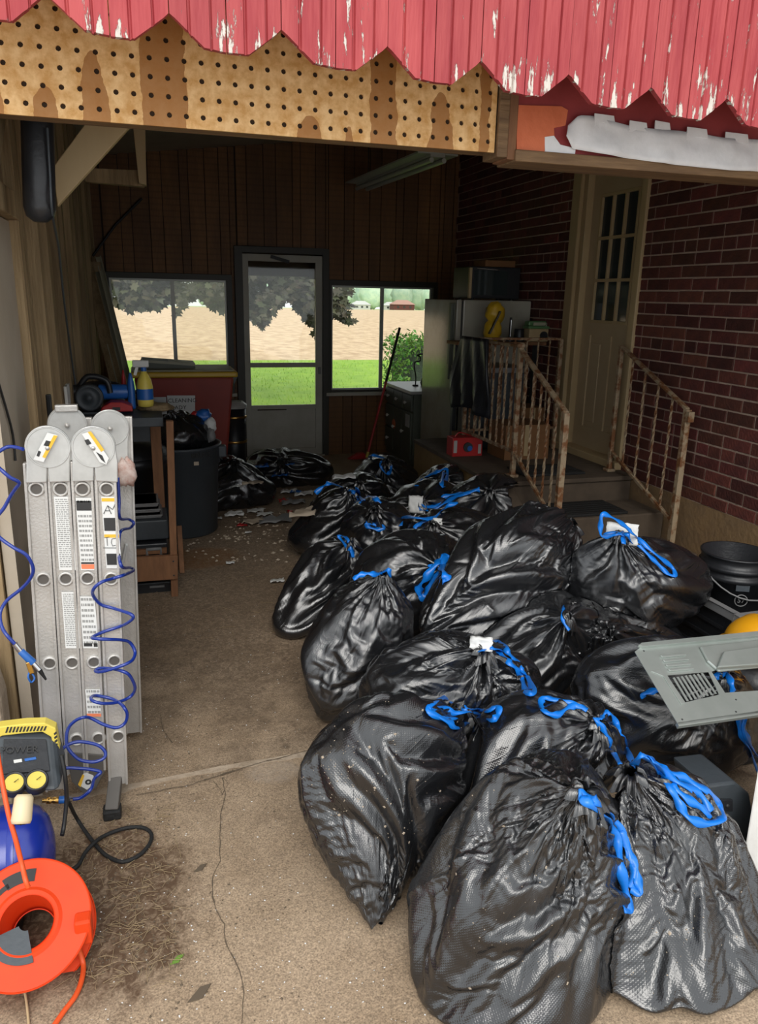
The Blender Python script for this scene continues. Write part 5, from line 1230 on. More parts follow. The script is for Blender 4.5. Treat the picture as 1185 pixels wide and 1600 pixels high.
# beige cloth and red can behind the ladder at the far left
cl = MB(); gx_ = [(26, 690), (40, 700), (46, 760), (54, 830), (56, 890)]; 
c0 = [oY(*p, 2.9) for p in gx_]; vs = []
for i in range(17):
    a = along(c0, i/16)
    for j in range(9): vs.append(a+V((-.09+.02*j, .015*math.sin(j*1.7+i*.35)+.1, 0)))
cl.add(vs, [(i*9+j, i*9+j+1, (i+1)*9+j+1, (i+1)*9+j) for i in range(16) for j in range(8)], True)
o = cl.build('hanging_cloth', M['sheet'], None, label='beige cloth hanging behind the left edge of the ladder', cat='cloth'); o.modifiers.new('t', 'SOLIDIFY').thickness = .003
c = oY(44, 1055, 2.75); MB().lathe([(0, 0), (.05, 0), (.055, .01), (.055, .30), (.045, .33), (.02, .345), (.02, .37), (0, .37)], V((-.44, 2.78, 0.0)), 20).build('red_canister', M['redplastic'], None, label='dark red canister standing behind the lower left of the ladder', cat='canister')
# black rounded tube and cable under the header, brace cable
tb = [oY(58, 150, 2.72), oY(60, 260, 2.70), oY(62, 325, 2.70)]
MB().tube([tb[0], tb[1], tb[2], tb[2]-V((0, 0, .025)), tb[2]-V((0, 0, .04))], .04, 16, rad=[.047, .047, .047, .04, .02]).build('black_tube', M['blackplastic'], None, label='black rounded tube hanging beside the diagonal brace at upper left', cat='tube', base=tb[2]-V((0, 0, .04)))
MB().tube(spline([oY(74, 200, 2.66), oY(78, 270, 2.66), oY(82, 335, 2.68), oY(92, 390, 3.0), oY(100, 470, 3.3), oY(112, 560, 3.6), oY(118, 600, 3.7)], 6), .004, 6).build('grey_cable', M['bin'], None, label='thin grey cable running down the left wall from the black tube', cat='cable')
# handle hook and cord on left wall, outlet, reflector
w_ = MB().box((XL+.03, 3.36, 1.12), (XL+.05, 3.385, 1.24)).build('wall_hook', M['blackmetal'], None, bevel=.004, label='black metal hook screwed to the left wall boards', cat='hook')
MB().tube(spline([(XL+.06, 3.37, 1.16), (XL+.07, 3.45, 1.165), (XL+.07, 3.52, 1.12), (XL+.07, 3.55, 1.0), (XL+.07, 3.58, .9)], 6), .004, 6).build('wall_cable', M['blackmetal'], None, label='black cord looping from the hook down the left wall', cat='cord')
MB().tube(spline([oX(-5, 590, XL+.012), oX(10, 640, XL+.012), oX(20, 680, XL+.012), oX(24, 720, XL+.012)], 6), .004, 6).build('wall_cable', M['blackmetal'], None, label='thin black cord on the white sheet at the left edge', cat='cord')
out = thing('wall_outlet', (XL+.05, 4.05, 1.12), 'pale double outlet on the left wall boards', 'outlet')
for k in (0, 1): MB().box((XL+.04, 4.0+k*.085, 1.10), (XL+.055, 4.07+k*.085, 1.20)).build('outlet_plate', M['whiteplastic'], out, bevel=.003)
tg = MB().prism([V((XL+.05, 4.0, 1.0)), V((XL+.05, 4.25, 1.03)), V((XL+.05, 4.0, .9))], V((.02, 0, 0))).build('wall_bracket', M['oldwood'], None, label='small triangular bracket with a red end on the left wall', cat='bracket')
MB().cyl((XL+.06, 3.99, .97), (XL+.085, 3.99, .97), .035, n=16).build('red_end', M['redplastic'], tg)
# rod hanging across the upper left corner
MB().tube([oY(145, 400, 7.86), oY(180, 352, 7.87), oY(222, 310, 7.87)], .012, 6).build('black_rod', M['blackmetal'], None, label='thin black rod slanting across the upper left corner', cat='rod')
# gutters leaning in the back left corner
for k, (a, b_, mm, lb) in enumerate((((134, 404), (186, 612), 'oldwood', 'dull beige trim board leaning in the back left corner, nearest the wall'), ((148, 420), (197, 612), 'gutter', 'pale beige vinyl trim length leaning in the back left corner, middle one'), ((154, 402), (204, 606), 'gutter', 'pale beige vinyl trim length leaning nearest the window glass'))):
    A_, B_ = oY(*a, 7.4), oY(*b_, 6.75); mb = MB(); mb.bar(A_, B_, (.09, .10, .04)[k], .02, up=V((0, -1, 0)))
    o = mb.build('trim_length', M[mm], None, label=lb, cat='trim', bevel=.003)
    d_ = (B_-A_).normalized(); sd = frame_of(d_, V((0, -1, 0)))[0]*(.045, .05, .02)[k]
    for s_ in (-1, 1): MB().bar(A_+sd*s_-V((0, .02, 0)), B_+sd*s_-V((0, .02, 0)), .008, .03, up=V((0, -1, 0))).build('lip', M[mm], o)
MB().box((-.09, -.03, -.05), (.06, .05, .03), c=oY(146, 415, 7.35)).build('dark_block', M['oldwood'], None, label='dark block wedged at the top of the leaning trim', cat='block')

# ---- lumber stand
ls = thing('lumber_stand', oZ(270, 930), 'brown lumber frame post with a cross board beside the aisle', 'stand')
A_, B_ = oY(265, 657, 4.20), oY(273, 931, 4.20); B_.z = .0
MB().bar(B_, A_, .038, .06, up=V((0, 1, 0))).build('post', M['lumber'], ls, bevel=.003)
q = P2([(196, 872), (278, 868), (278, 905), (196, 911)], 4.15); MB().prism(q, V((0, .03, 0))).build('cross_board', M['lumber'], ls, bevel=.003)
for p in ((271, 877), (272, 899)): MB().lathe([(0, .002), (.005, .002), (.005, 0)], oY(*p, 4.15), 8, axis=(0, -1, 0)).build('screw', M['ink'], ls)
MB().bar(V((oY(284, 890, 4.6).x, 4.55, 0)), oY(280, 822, 4.7), .03, .03, up=V((0, 1, 0))).build('short_post', M['lumber'], ls, bevel=.003)
# bench behind it
bz = 1.0
wbn = thing('workbench', (-.2, 4.6, 0), 'dark cluttered workbench along the left wall', 'workbench')
MB().box((XL+.06, 4.26, bz-.05), (.08, 4.72, bz)).build('bench_top', M['bin'], wbn, bevel=.004)
for x_, y_ in ((XL+.1, 4.3), (XL+.1, 4.68), (.04, 4.68)): MB().box((x_-.03, y_-.03, 0), (x_+.03, y_+.03, bz-.05)).build('leg', M['lumber'], wbn, bevel=.003)
MB().box((XL+.08, 4.66, bz-.2), (.06, 4.69, bz-.05)).build('apron', M['bin'], wbn)
MB().box((XL+.06, 4.3, .22), (.06, 4.68, .25)).build('lower_shelf', M['lumber'], wbn)
# tools on the bench
def lump(name, px, Y, r, m, label, cat, seed=0, parts=()):
    c = oY(*px, Y); o = MB().ball(c, r, 22, 16, fn=lambda d: 1+.28*noise.noise(d*1.8+V((seed, 0, 0)))+.12*noise.noise(d*5+V((0, seed, 0)))).build(name, M[m], None, label=label, cat=cat)
    return o
def drill(px, Y, m, lb, s=1.0, flip=1):
    c = oY(*px, Y); t_ = thing('power_tool', c-V((0, 0, .07*s)), lb, 'power tool')
    MB().cyl(c+V((-.09*s*flip, 0, .03*s)), c+V((.05*s*flip, 0, .03*s)), .035*s, .038*s, n=18).build('motor_housing', M[m], t_, bevel=.006)
    MB().cyl(c+V((.05*s*flip, 0, .03*s)), c+V((.11*s*flip, 0, .03*s)), .026*s, .014*s, n=16).build('chuck', M['blackmetal'], t_)
    MB().bar(c+V((-.04*s*flip, 0, .02*s)), c+V((-.06*s*flip, 0, -.06*s)), .03*s, .04*s).build('grip', M['blackplastic'], t_, bevel=.006)
    MB().box((-.05*s, -.03*s, -.02*s), (.04*s, .03*s, .012*s), c=c+V((-.06*s*flip, 0, -.055*s))).build('battery', M[m], t_, bevel=.005)
    return t_
drill((172, 622), 4.55, 'blue', 'blue power tool on the workbench', 1.15, -1)
drill((120, 622), 4.5, 'blackplastic', 'black power drill at the left end of the workbench', 1.1)
t_ = thing('circular_saw', oY(140, 640, 4.45), 'black circular saw on the workbench behind the ladder', 'saw'); c = oY(139, 622, 4.45)
MB().cyl(c, c+V((0, .04, 0)), .075, n=28).build('blade_guard', M['blackplastic'], t_, bevel=.006)
MB().lathe([(.066, .006), (.06, .008), (.055, .004), (.02, .004), (.018, .012), (0, .012)], c, 28, axis=(0, -1, 0)).build('guard_ring', M['bin'], t_)
MB().tube(spline([c+V((-.05, .05, .05)), c+V((0, .05, .11)), c+V((.09, .05, .09)), c+V((.11, .05, .02))], 6), .016, 10).build('handle', M['blackplastic'], t_)
MB().box((-.12, -.02, -.085), (.13, .1, -.075), c=c).build('base_plate', M['bin'], t_)
c = oY(182, 638, 4.4); tb_ = MB().prism([c+V((-.085, 0, -.02)), c+V((.085, 0, -.02)), c+V((.08, 0, .012)), c+V((.03, 0, .032)), c+V((-.03, 0, .032)), c+V((-.075, 0, .006))], V((0, .12, 0))).build('red_case', M['redplastic'], None, bevel=.006, label='red plastic tool case on the front edge of the workbench', cat='tool case')
MB().box((-.02, -.008, -.01), (.02, 0, .006), c=c).build('clasp', M['blackplastic'], tb_)
bag_ = lump('tool_bag', (150, 610), 4.62, (.17, .09, .05), 'blackplastic', 'black soft tool bag at the back of the workbench', 'tool bag', 3)
lump('crumpled_cloth', (243, 636), 4.58, (.10, .07, .03), 'oldwood', 'grey brown crumpled cloth on the right end of the workbench', 'cloth', 9)
def bottle(px, Y, hgt, m, lb, cap='whiteplastic', spray=True, body2=None):
    c = oY(*px, Y); t_ = thing('spray_bottle' if spray else 'bottle', c, lb, 'bottle'); s = hgt/.28
    MB().lathe([(0, 0), (.042*s, .002), (.046*s, .02), (.046*s, .11), (.038*s, .15), (.022*s, .18), (.014*s, .20), (0, .20)], c, 22).build('body', M[m], t_)
    if spray:
        MB().cyl(c+V((0, 0, .20*s)), c+V((0, 0, .225*s)), .016*s, n=14).build('collar', M['blue'], t_)
        MB().box((-.06*s, -.012*s, .225*s), (.03*s, .012*s, .265*s), c=c).build('spray_head', M[cap], t_, bevel=.006*s)
        MB().bar(c+V((-.035*s, 0, .225*s)), c+V((-.05*s, 0, .18*s)), .008*s, .016*s).build('trigger', M[cap], t_)
        MB().lathe([(.0465*s, .04), (.0465*s, .10)], c, 22).build('label_band', M[body2 or 'blue'], t_)
    else: MB().cyl(c+V((0, 0, .20*s)), c+V((0, 0, .225*s)), .016*s, n=14).build('cap', M[cap], t_)
    return t_
bottle((228, 635), 4.5, .27, 'brightyellow', 'yellow spray bottle with blue neck and white trigger head on the workbench')
bottle((207, 639), 4.52, .13, 'blue', 'small blue and white bottle left of the yellow spray bottle', spray=False)
bottle((196, 634), 4.6, .09, 'redplastic', 'small red bottle on the workbench beside the blue tool', spray=False)
MB().box((-.045, -.002, -.05), (.045, .002, .05), c=oY(248, 634, 4.68)).build('grey_sheet', M['greyplastic'], None, label='dull grey square sheet standing at the back of the workbench', cat='sheet')

# ---- red lidded bin with yellow rim
rbx = (-.085, .70); rY = 6.45
rb = thing('red_bin', ((rbx[0]+rbx[1])/2, rY+.25, 0), 'big dark red plastic bin with a yellow rim in front of the left window', 'bin')
zt = oY(280, 590, rY).z
mb = MB(); mb.hexa([(rbx[0]+.10, rY+.06, 0), (rbx[1]-.10, rY+.06, 0), (rbx[1]-.10, rY+.44, 0), (rbx[0]+.10, rY+.44, 0)], [(rbx[0], rY, zt), (rbx[1], rY, zt), (rbx[1], rY+.5, zt), (rbx[0], rY+.5, zt)]); mb.build('body', M['redbin'], rb, bevel=.02)
MB().box((rbx[0]-.025, rY-.025, zt), (rbx[1]+.03, rY+.53, zt+.045)).build('rim', M['yellow'], rb, bevel=.012)
MB().box((rbx[0]-.01, rY, zt+.045), (rbx[1], rY+.5, zt+.06)).build('lid', M['gutter'], rb, bevel=.006)
MB().prism([V((rbx[1]+.03, rY+.1, zt+.04)), V((rbx[1]+.05, rY+.1, zt)), V((rbx[1]+.005, rY+.1, zt-.09)), V((rbx[1]-.0, rY+.1, zt))], V((0, .3, 0))).build('side_handle', M['blackplastic'], rb, bevel=.004)
q = P2([(261, 618), (305, 618), (305, 646), (264, 648)], rY-.03); pl_ = MB().prism(q, V((0, .003, 0))).build('paper_sign', M['paper'], None, label='white paper sign with two rows of black capitals against the red bin', cat='sign')
for tx, py_, sz in (('CLEANING', 626, .046), ('LADY', 637, .046)):
    text_mesh(tx, sz, M['ink'], 'lettering', pl_, oY(285 if len(tx) > 5 else 280, py_, rY-.033), (1, 0, 0), (0, 0, 1), squash=1.0)
cr_ = MB(); A_ = [oY(x_, y_, rY+.15) for x_, y_ in ((210, 584), (222, 562), (304, 568), (308, 586))]
cr_.prism(A_, V((0, .28, 0))); o = cr_.build('grey_green_box', M['cabinet'], None, bevel=.006, label='flat grey green case lying on the lid of the red bin', cat='case')
MB().prism([A_[1]+V((-.005, -.005, .0)), A_[2]+V((.005, -.005, 0)), A_[2]+V((.005, -.005, -.02)), A_[1]+V((-.005, -.005, -.02))], V((0, .29, 0))).build('case_lid', M['gutter'], o)

# ---- grey rubbish can with a bag and clutter in it
gc = V((.205, 5.45, 0)); can = thing('rubbish_can', gc, 'round dark grey rubbish can by the left wall, overfilled with a black bag', 'rubbish can')
Rb, Rt, hz = .235, .272, .64
MB().lathe([(0, .0), (Rb-.02, .0), (Rb, .02), (Rt-.014, hz-.14), (Rt, hz-.135), (Rt, hz-.02), (Rt+.012, hz-.015), (Rt+.012, hz), (Rt-.012, hz), (Rt-.02, hz-.03), (Rb-.02, .03), (0, .03)], gc, 48).build('can_body', M['bin'], can)
MB().box((-.03, -.05, -.05), (.03, .03, .03), c=gc+V((Rt+.01, -.03, hz-.05))).build('side_handle', M['bin'], can, bevel=.01)
text_mesh('BRUTE', .05, M['ink'], 'lettering', can, gc+V((.125, -.252, hz-.045)), (.90, .42, 0), (0, 0, 1))
MB().box((-.016, -.004, -.012), (.016, .002, .012), c=gc+V((.09, -.272, hz-.095))).build('tape_scrap', M['sheet'], can)
make_bag('Y', [((gc.x-.02, gc.y, .70), (.22, .21, .12)), ((gc.x+.05, gc.y+.05, .74), (.14, .14, .09))], [(gc.x, gc.y, .50)], (gc.x-.05, gc.y-.05, .85), (0, -.2, 1), 'black bag bulging out of the round grey can', seed=71, res=1, tuft=.03, slack=.15)
for k, (px_, Y_, r_, m_, lb, ct) in enumerate((((318, 650), 5.5, (.06, .05, .05), 'blue', 'dark blue crushed can on the overfilled grey can', 'can'), ((328, 664), 5.45, (.045, .04, .05), 'paper', 'white wrapper on the overfilled grey can', 'wrapper'), ((305, 648), 5.5, (.03, .03, .025), 'redplastic', 'red scrap on the overfilled grey can', 'scrap'), ((330, 680), 5.35, (.03, .03, .05), 'greyplastic', 'grey crumpled wrapper at the edge of the overfilled grey can', 'wrapper'))):
    lump('litter_piece', px_, Y_, r_, m_, lb, ct, k*3)
c2 = V((-.12, 5.0, 0)); cn2 = thing('rubbish_can', c2, 'black rubbish can half hidden behind the ladder', 'rubbish can')
MB().lathe([(0, 0), (.18, 0), (.23, .60), (.245, .60), (.245, .66), (.22, .66), (.17, .03), (0, .03)], c2, 40).build('can_body', M['blackplastic'], cn2)
MB().lathe([(.235, .655), (.22, .70), (.12, .74), (0, .75)], c2, 40).build('bag_top', M['blackplastic'], cn2)
MB().bar(c2+V((.16, -.16, .58)), c2+V((.15, -.12, .2)), .03, .03).build('ridge', M['blackplastic'], cn2)
# storage under the bench: case, crate, papers
def case(px0, px1, Y, dep, m, nm, lb, ct, par=True):
    a, b_ = oY(*px0, Y), oY(*px1, Y); lo, hi = V((min(a.x, b_.x), Y, min(a.z, b_.z))), V((max(a.x, b_.x), Y+dep, max(a.z, b_.z)))
    o = MB().box(lo, hi).build(nm, M[m], None, bevel=.008, label=lb, cat=ct)
    return o, lo, hi
o, lo, hi = case((200, 933), (268, 908), 4.26, .3, 'blackplastic', 'tool_case', 'flat black case on the floor under the brown cross board', 'case')
MB().box((hi.x-.12, lo.y-.006, hi.z-.03), (hi.x-.04, lo.y, hi.z-.018)).build('latch', M['greyplastic'], o)
o, lo, hi = case((206, 896), (262, 848), 4.32, .3, 'blackplastic', 'power_tool_case', 'black molded tool case with a recessed handle above the cross board', 'case')
MB().tube([V((lo.x+.09, lo.y-.01, hi.z-.06)), V((lo.x+.09, lo.y-.02, hi.z-.025)), V((hi.x-.04, lo.y-.02, hi.z-.025)), V((hi.x-.04, lo.y-.01, hi.z-.06))], .010, 8).build('case_handle', M['greyplastic'], o)
o, lo, hi = case((204, 846), (262, 812), 4.36, .28, 'bin', 'fabric_bin', 'dark grey fabric bin on top of the black molded tool case', 'bin')
for k in range(3):
    o, lo, hi = case((206+k, 812-k*9), (253-k*3, 804-k*9), 4.40+.01*k, .24, 'greyplastic', 'folded_tray', ('lowest', 'middle', 'topmost')[k]+' light grey tray stacked on the dark fabric bin', 'tray')
    MB().box((lo.x-.004, lo.y-.006, hi.z-.006), (hi.x+.004, hi.y, hi.z)).build('tray_rim', M['greyplastic'], o, bevel=.002)
# pedal bin by the door
pb_ = thing('pedal_bin', (.80, 7.55, 0), 'black waste bin with a pale lid between the red bin and the storm door', 'waste bin')
MB().lathe([(0, 0), (.11, 0), (.115, .02), (.125, .58), (.0, .58)], (.80, 7.55, 0), 28).build('body', M['blackplastic'], pb_)
MB().lathe([(.135, .58), (.135, .61), (.10, .64), (0, .645)], (.80, 7.55, 0), 28).build('lid', M['counter'], pb_)
for z_ in (.48, .24): MB().lathe([(.126, z_), (.131, z_+.005), (.131, z_+.02), (.126, z_+.025)], (.80, 7.55, 0), 28).build('band', M['brass'], pb_)

# ---- fluorescent fixture
a_, b_ = oY(560, 281, 5.6), oY(668, 250, 4.3)
zc = 2.66
f0_, f1_ = oZ(566, 287, zc), oZ(685, 240, zc)
dd = (f1_-f0_); dd.z = 0; f1_ = f0_+dd.normalized()*min(dd.length, 2.4)
lf = thing('fluorescent_fixture', (f0_+f1_)/2, 'unlit fluorescent tube fixture hanging below the sloping ceiling', 'ceiling light')
MB().bar(f0_, f1_, .12, .05).build('housing', M['tubelight'], lf, bevel=.006)
ax_ = frame_of(f1_-f0_)[0]
for s_ in (-1, 1):
    MB().bar(f0_+ax_*s_*.11-V((0, 0, .0)), f1_+ax_*s_*.11, .10, .012).build('reflector_wing', M['tubelight'], lf)
    MB().cyl(f0_+ax_*s_*.05-V((0, 0, .045)), f1_+ax_*s_*.05-V((0, 0, .045)), .018, n=14).build('tube', M['tubelight'], lf)
for t0 in (.1, .9):
    p = f0_.lerp(f1_, t0); MB().cyl(p+V((0, 0, .02)), V((p.x, p.y, ceilz(p.x))), .004, n=6).build('hanger', M['blackmetal'], lf)

# ================================================================ THINGS AT THE RIGHT
# ---- raised landing and steps
LX, LY0, LY1, LZ = 2.14, 4.42, 6.02, .50
ld = thing('landing', (2.65, 5.2, 0), 'raised wooden and concrete landing at the house door', 'landing')
MB().box((LX, LY0, 0), (LX+.03, LY1, LZ-.03)).build('side_board', M['ply'], ld, bevel=.003)
MB().box((LX+.03, LY0+.02, 0), (XR-.03, LY1-.02, LZ-.03)).build('core', M['stepc'], ld)
MB().box((LX-.01, LY0-.005, LZ-.03), (XR-.012, LY1, LZ)).build('deck', M['stepc'], ld, bevel=.004)
st = thing('steps', (2.75, 4.05, 0), 'dark concrete steps leading down from the landing toward the bags', 'steps')
MB().box((LX+.10, 4.06, 0), (XR-.02, LY0-.006, .335)).build('step', M['stepc'], st, bevel=.01)
MB().box((LX+.10, 3.70, 0), (XR-.02, 4.055, .17)).build('step', M['stepc'], st, bevel=.01)
MB().prism([V((LX+.02, LY0-.006, 0)), V((LX+.02, LY0-.006, .50)), V((LX+.02, 3.62, .12)), V((LX+.02, 3.62, 0))], V((.075, 0, 0))).build('cheek', M['stepc'], st, bevel=.004)
def matt(x0, x1, y0, y1, z, lb):
    o = MB().box((x0, y0, z+.001), (x1, y1, z+.018)).build('rubber_mat', M['rubber'], None, bevel=.004, label=lb, cat='mat')
    n = 6
    for k in range(n): MB().box((x0+.02, y0+.02+(y1-y0-.04)*k/n, z+.018), (x1-.02, y0+.035+(y1-y0-.04)*k/n, z+.021)).build('rib', M['rubber'], o)
p = oZ(912, 737, LZ); matt(2.40, 2.86, 4.52, 4.80, LZ, 'black rubber tread mat on the landing')
matt(2.42, 2.92, 4.08, 4.38, .335, 'black rubber tread mat on the upper step')
# ---- railings
def twisted(mb, p0, p1, r=.007):
    n = 26; vs = []; d = p1-p0
    for i in range(n+1):
        t = i/n; bulge = 1+.35*abs(math.sin(t*math.pi*5)); a0 = t*math.pi*6
        c = p0+d*t
        for q in range(4):
            a = a0+q*math.pi/2; vs.append(c+V((math.cos(a), math.sin(a), 0))*r*bulge)
    mb.add(vs, [(i*4+q, i*4+(q+1) % 4, (i+1)*4+(q+1) % 4, (i+1)*4+q) for i in range(n) for q in range(4)]+[(0, 1, 2, 3), (4*n+3, 4*n+2, 4*n+1, 4*n)]); return mb
def span(root, a0, a1, b0, b1, n, toprail=True, w=.034, lowrail=True, off=0):
    """a: top line from a0 to a1, b: bottom line from b0 to b1, n balusters"""
    if toprail: MB().bar(a0, a1, w, .018).build('top_rail', M['rail'], root, bevel=.003)
    if lowrail: MB().bar(b0, b1, .022, .022).build('bottom_rail', M['rail'], root, bevel=.003)
    for k in range(1, n+1):
        t = k/(n+1); twisted(MB(), b0.lerp(b1, t), a0.lerp(a1, t)).build('baluster', M['rail'], root)
def post(root, x, y, z0, z1, w=.032, foot=False):
    MB().box((x-w/2, y-w/2, z0), (x+w/2, y+w/2, z1)).build('post', M['rail'], root, bevel=.003)
    if foot: MB().box((x-.032, y-.032, z0), (x+.032, y+.032, z0+.02)).build('post_foot', M['rail'], root, bevel=.004)
RXl, RXr = 2.32, 3.08
ztop = oX(805, 541, RXl); y2 = 4.55; z2 = oY(805, 541, y2).z
ry1 = oX(732, 528, RXl).y; z1_ = z2
rl = thing('stair_railing', (RXl, 4.5, LZ), 'rusty cream iron railing with twisted balusters on the left side of the steps', 'railing', None)
post(rl, RXl, y2, LZ+.001, z2, foot=True); yb1 = min(ry1, LY1-.03); post(rl, RXl, yb1, LZ+.001, z2, .026)
span(rl, V((RXl, y2, z2)), V((RXl, yb1, z2)), V((RXl, y2, oY(803, 706, y2).z)), V((RXl, yb1, oY(803, 706, y2).z)), 8)
zb2 = oY(803, 706, y2).z; y4, z4 = 3.80, 1.03
p4 = oX(885, 645, RXl+.0); y4, z4 = p4.y, p4.z; post(rl, RXl, y4, .17, z4, .036)
span(rl, V((RXl, y2, z2-.02)), V((RXl, y4, z4)), V((RXl, y2, zb2)), V((RXl, y4, zb2-(z2-z4))), 5)
MB().ball((RXl, y2, z2+.005), (.03, .03, .02), 12, 8).build('post_cap', M['rail'], rl)
# cross rail at the far end
rb_ = thing('landing_railing', (2.75, yb1, LZ), 'rusty cream iron railing across the far end of the landing', 'railing')
post(rb_, XR-.10, yb1+.005, LZ+.001, z2, .03); MB().bar((RXl+.02, yb1, z2), (XR-.10, yb1, z2), .036, .018).build('top_rail', M['rail'], rb_, bevel=.003)
MB().bar((RXl+.02, yb1, zb2), (XR-.10, yb1, zb2), .02, .02).build('bottom_rail', M['rail'], rb_, bevel=.003)
for k in range(1, 8): t = k/8; x_ = RXl+(XR-.10-RXl)*t; twisted(MB(), V((x_, yb1, zb2)), V((x_, yb1, z2)), .006).build('baluster', M['rail'], rb_)
# right railing
rr = thing('stair_railing', (RXr, 4.3, LZ), 'rusty cream iron railing with thin balusters in front of the brick wall', 'railing')
t5, b5, t6, b6 = oX(972, 541, RXr), oX(948, 738, RXr), oX(1075, 640, RXr), oX(1045, 845, RXr)
post(rr, RXr, t5.y, LZ+.001, t5.z, .028, foot=True); post(rr, RXr, t6.y, .17, t6.z, .036)
MB().box((-.02, -.012, 0), (.02, .02, .06), c=V((RXr, t6.y-.03, t6.z-.07))).build('post_lug', M['rail'], rr)
span(rr, V((RXr, t5.y, t5.z)), V((RXr, t6.y, t6.z)), V((RXr, t5.y, oX(958, 706, RXr).z)), V((RXr, t6.y, oX(1042, 812, RXr).z)), 4, w=.03)

# ---- fridge
FX, FY0, FY1, FZ = 2.50, 6.10, 6.88, 1.635
fr = thing('refrigerator', (2.84, 6.49, 0), 'old cream refrigerator facing left, reflecting the windows, beside the landing', 'refrigerator')
MB().box((FX+.06, FY0, .03), (XR-.02, FY1, FZ)).build('cabinet', M['fridge'], fr, bevel=.01, seg=3)
MB().box((FX+.045, FY0+.01, .06), (FX+.06, FY1-.01, FZ-.01)).build('gasket', M['gasket'], fr)
MB().box((FX, FY0, .06), (FX+.045, FY1, FZ)).build('door', M['fridge'], fr, bevel=.008, seg=3)
d_ = MB(); d_.box((FX-.03, FY0+.05, .98), (FX-.004, FY0+.075, 1.60)); d_.build('door_handle', M['cabinet'], fr, bevel=.005)
MB().box((FX-.012, FY0+.035, 1.10), (FX-.0005, FY0+.14, 1.61)).build('handle_plate', M['cabinet'], fr, bevel=.003)
for x_, y_ in ((FX+.1, FY0+.05), (FX+.1, FY1-.05), (XR-.08, FY0+.05), (XR-.08, FY1-.05)): MB().cyl((x_, y_, 0.002), (x_, y_, .03), .02, n=12).build('foot', M['blackplastic'], fr)
# things on the fridge
mw = thing('microwave', (2.86, 6.45, FZ), 'dark microwave oven on top of the refrigerator', 'microwave')
m0, m1 = V((2.66, 6.22, FZ+.012)), V((XR-.08, 6.6, FZ+.27))
MB().box(m0, m1).build('casing', M['blackplastic'], mw, bevel=.006); MB().box((m0.x+.03, m0.y-.006, m0.z+.03), (m0.x+.34, m0.y, m1.z-.03)).build('window', M['darkglass'], mw)
MB().box((m0.x-.012, m0.y-.01, m0.z), (m0.x+.012, m0.y+.02, m1.z-.01)).build('side_edge', M['cream'], mw, bevel=.003)
MB().bar((m0.x+.05, m0.y-.012, m1.z-.015), (m0.x+.26, m0.y-.012, m1.z-.025), .012, .008).build('trim_strip', M['chrome'], mw)
for k in range(4): MB().cyl((m0.x+.05+(k % 2)*.36, m0.y+.05+(k//2)*.28, FZ+.001), (m0.x+.05+(k % 2)*.36, m0.y+.05+(k//2)*.28, FZ+.012), .012, n=10).build('foot', M['blackplastic'], mw)
MB().box((2.80, 6.25, FZ+.272), (3.08, 6.5, FZ+.325)).build('cardboard_box', M['cardboard'], None, bevel=.004, label='flattened brown carton on top of the microwave', cat='carton')
# ---- cabinet with drawers
CX0, CY0, CY1, CZ = 2.44, 6.98, 7.84, .78
cb_ = thing('drawer_cabinet', (2.8, 7.4, 0), 'old grey green cabinet with drawers and pale knobs under the right window', 'cabinet')
MB().box((CX0+.02, CY0, .04), (XR-.05, CY1, CZ-.03)).build('body', M['cabinet'], cb_, bevel=.004)
MB().box((CX0-.02, CY0-.02, CZ-.03), (XR-.04, CY1, CZ)).build('top', M['counter'], cb_, bevel=.005)
def knob(par, y_, z_): MB().lathe([(.006, 0), (.006, .012), (.015, .016), (.017, .026), (.010, .034), (0, .036)], (CX0-.001, y_, z_), 14, axis=(-1, 0, 0)).build('knob', M['knob'], par)
cols = [(CY1-.02, CY1-.28), (CY1-.30, CY1-.56), (CY1-.58, CY0+.02)]
for k, (a, b_) in enumerate(cols):
    o = MB().box((CX0, b_, CZ-.20), (CX0+.02, a, CZ-.05)).build('drawer', M['cabinet'], cb_, bevel=.003); knob(o, (a+b_)/2, CZ-.125)
for z0, z1 in ((.34, .56), (.10, .32)):
    a, b_ = cols[0]; o = MB().box((CX0, b_, z0), (CX0+.02, a, z1)).build('drawer', M['cabinet'], cb_, bevel=.003); knob(o, (a+b_)/2, (z0+z1)/2)
for a, b_ in cols[1:]:
    o = MB().box((CX0, b_, .10), (CX0+.02, a, .56)).build('door', M['cabinet'], cb_, bevel=.003); knob(o, a-.05, .36)
MB().cyl((CX0-.003, cols[1][0]-.02, .38), (CX0, cols[1][0]-.02, .38), .05, n=16).build('orange_sticker', M['rink'], cb_)
MB().box((CX0-.004, cols[2][1]+.03, .42), (CX0, cols[2][1]+.15, .54)).build('floral_sticker', M['counter'], cb_)
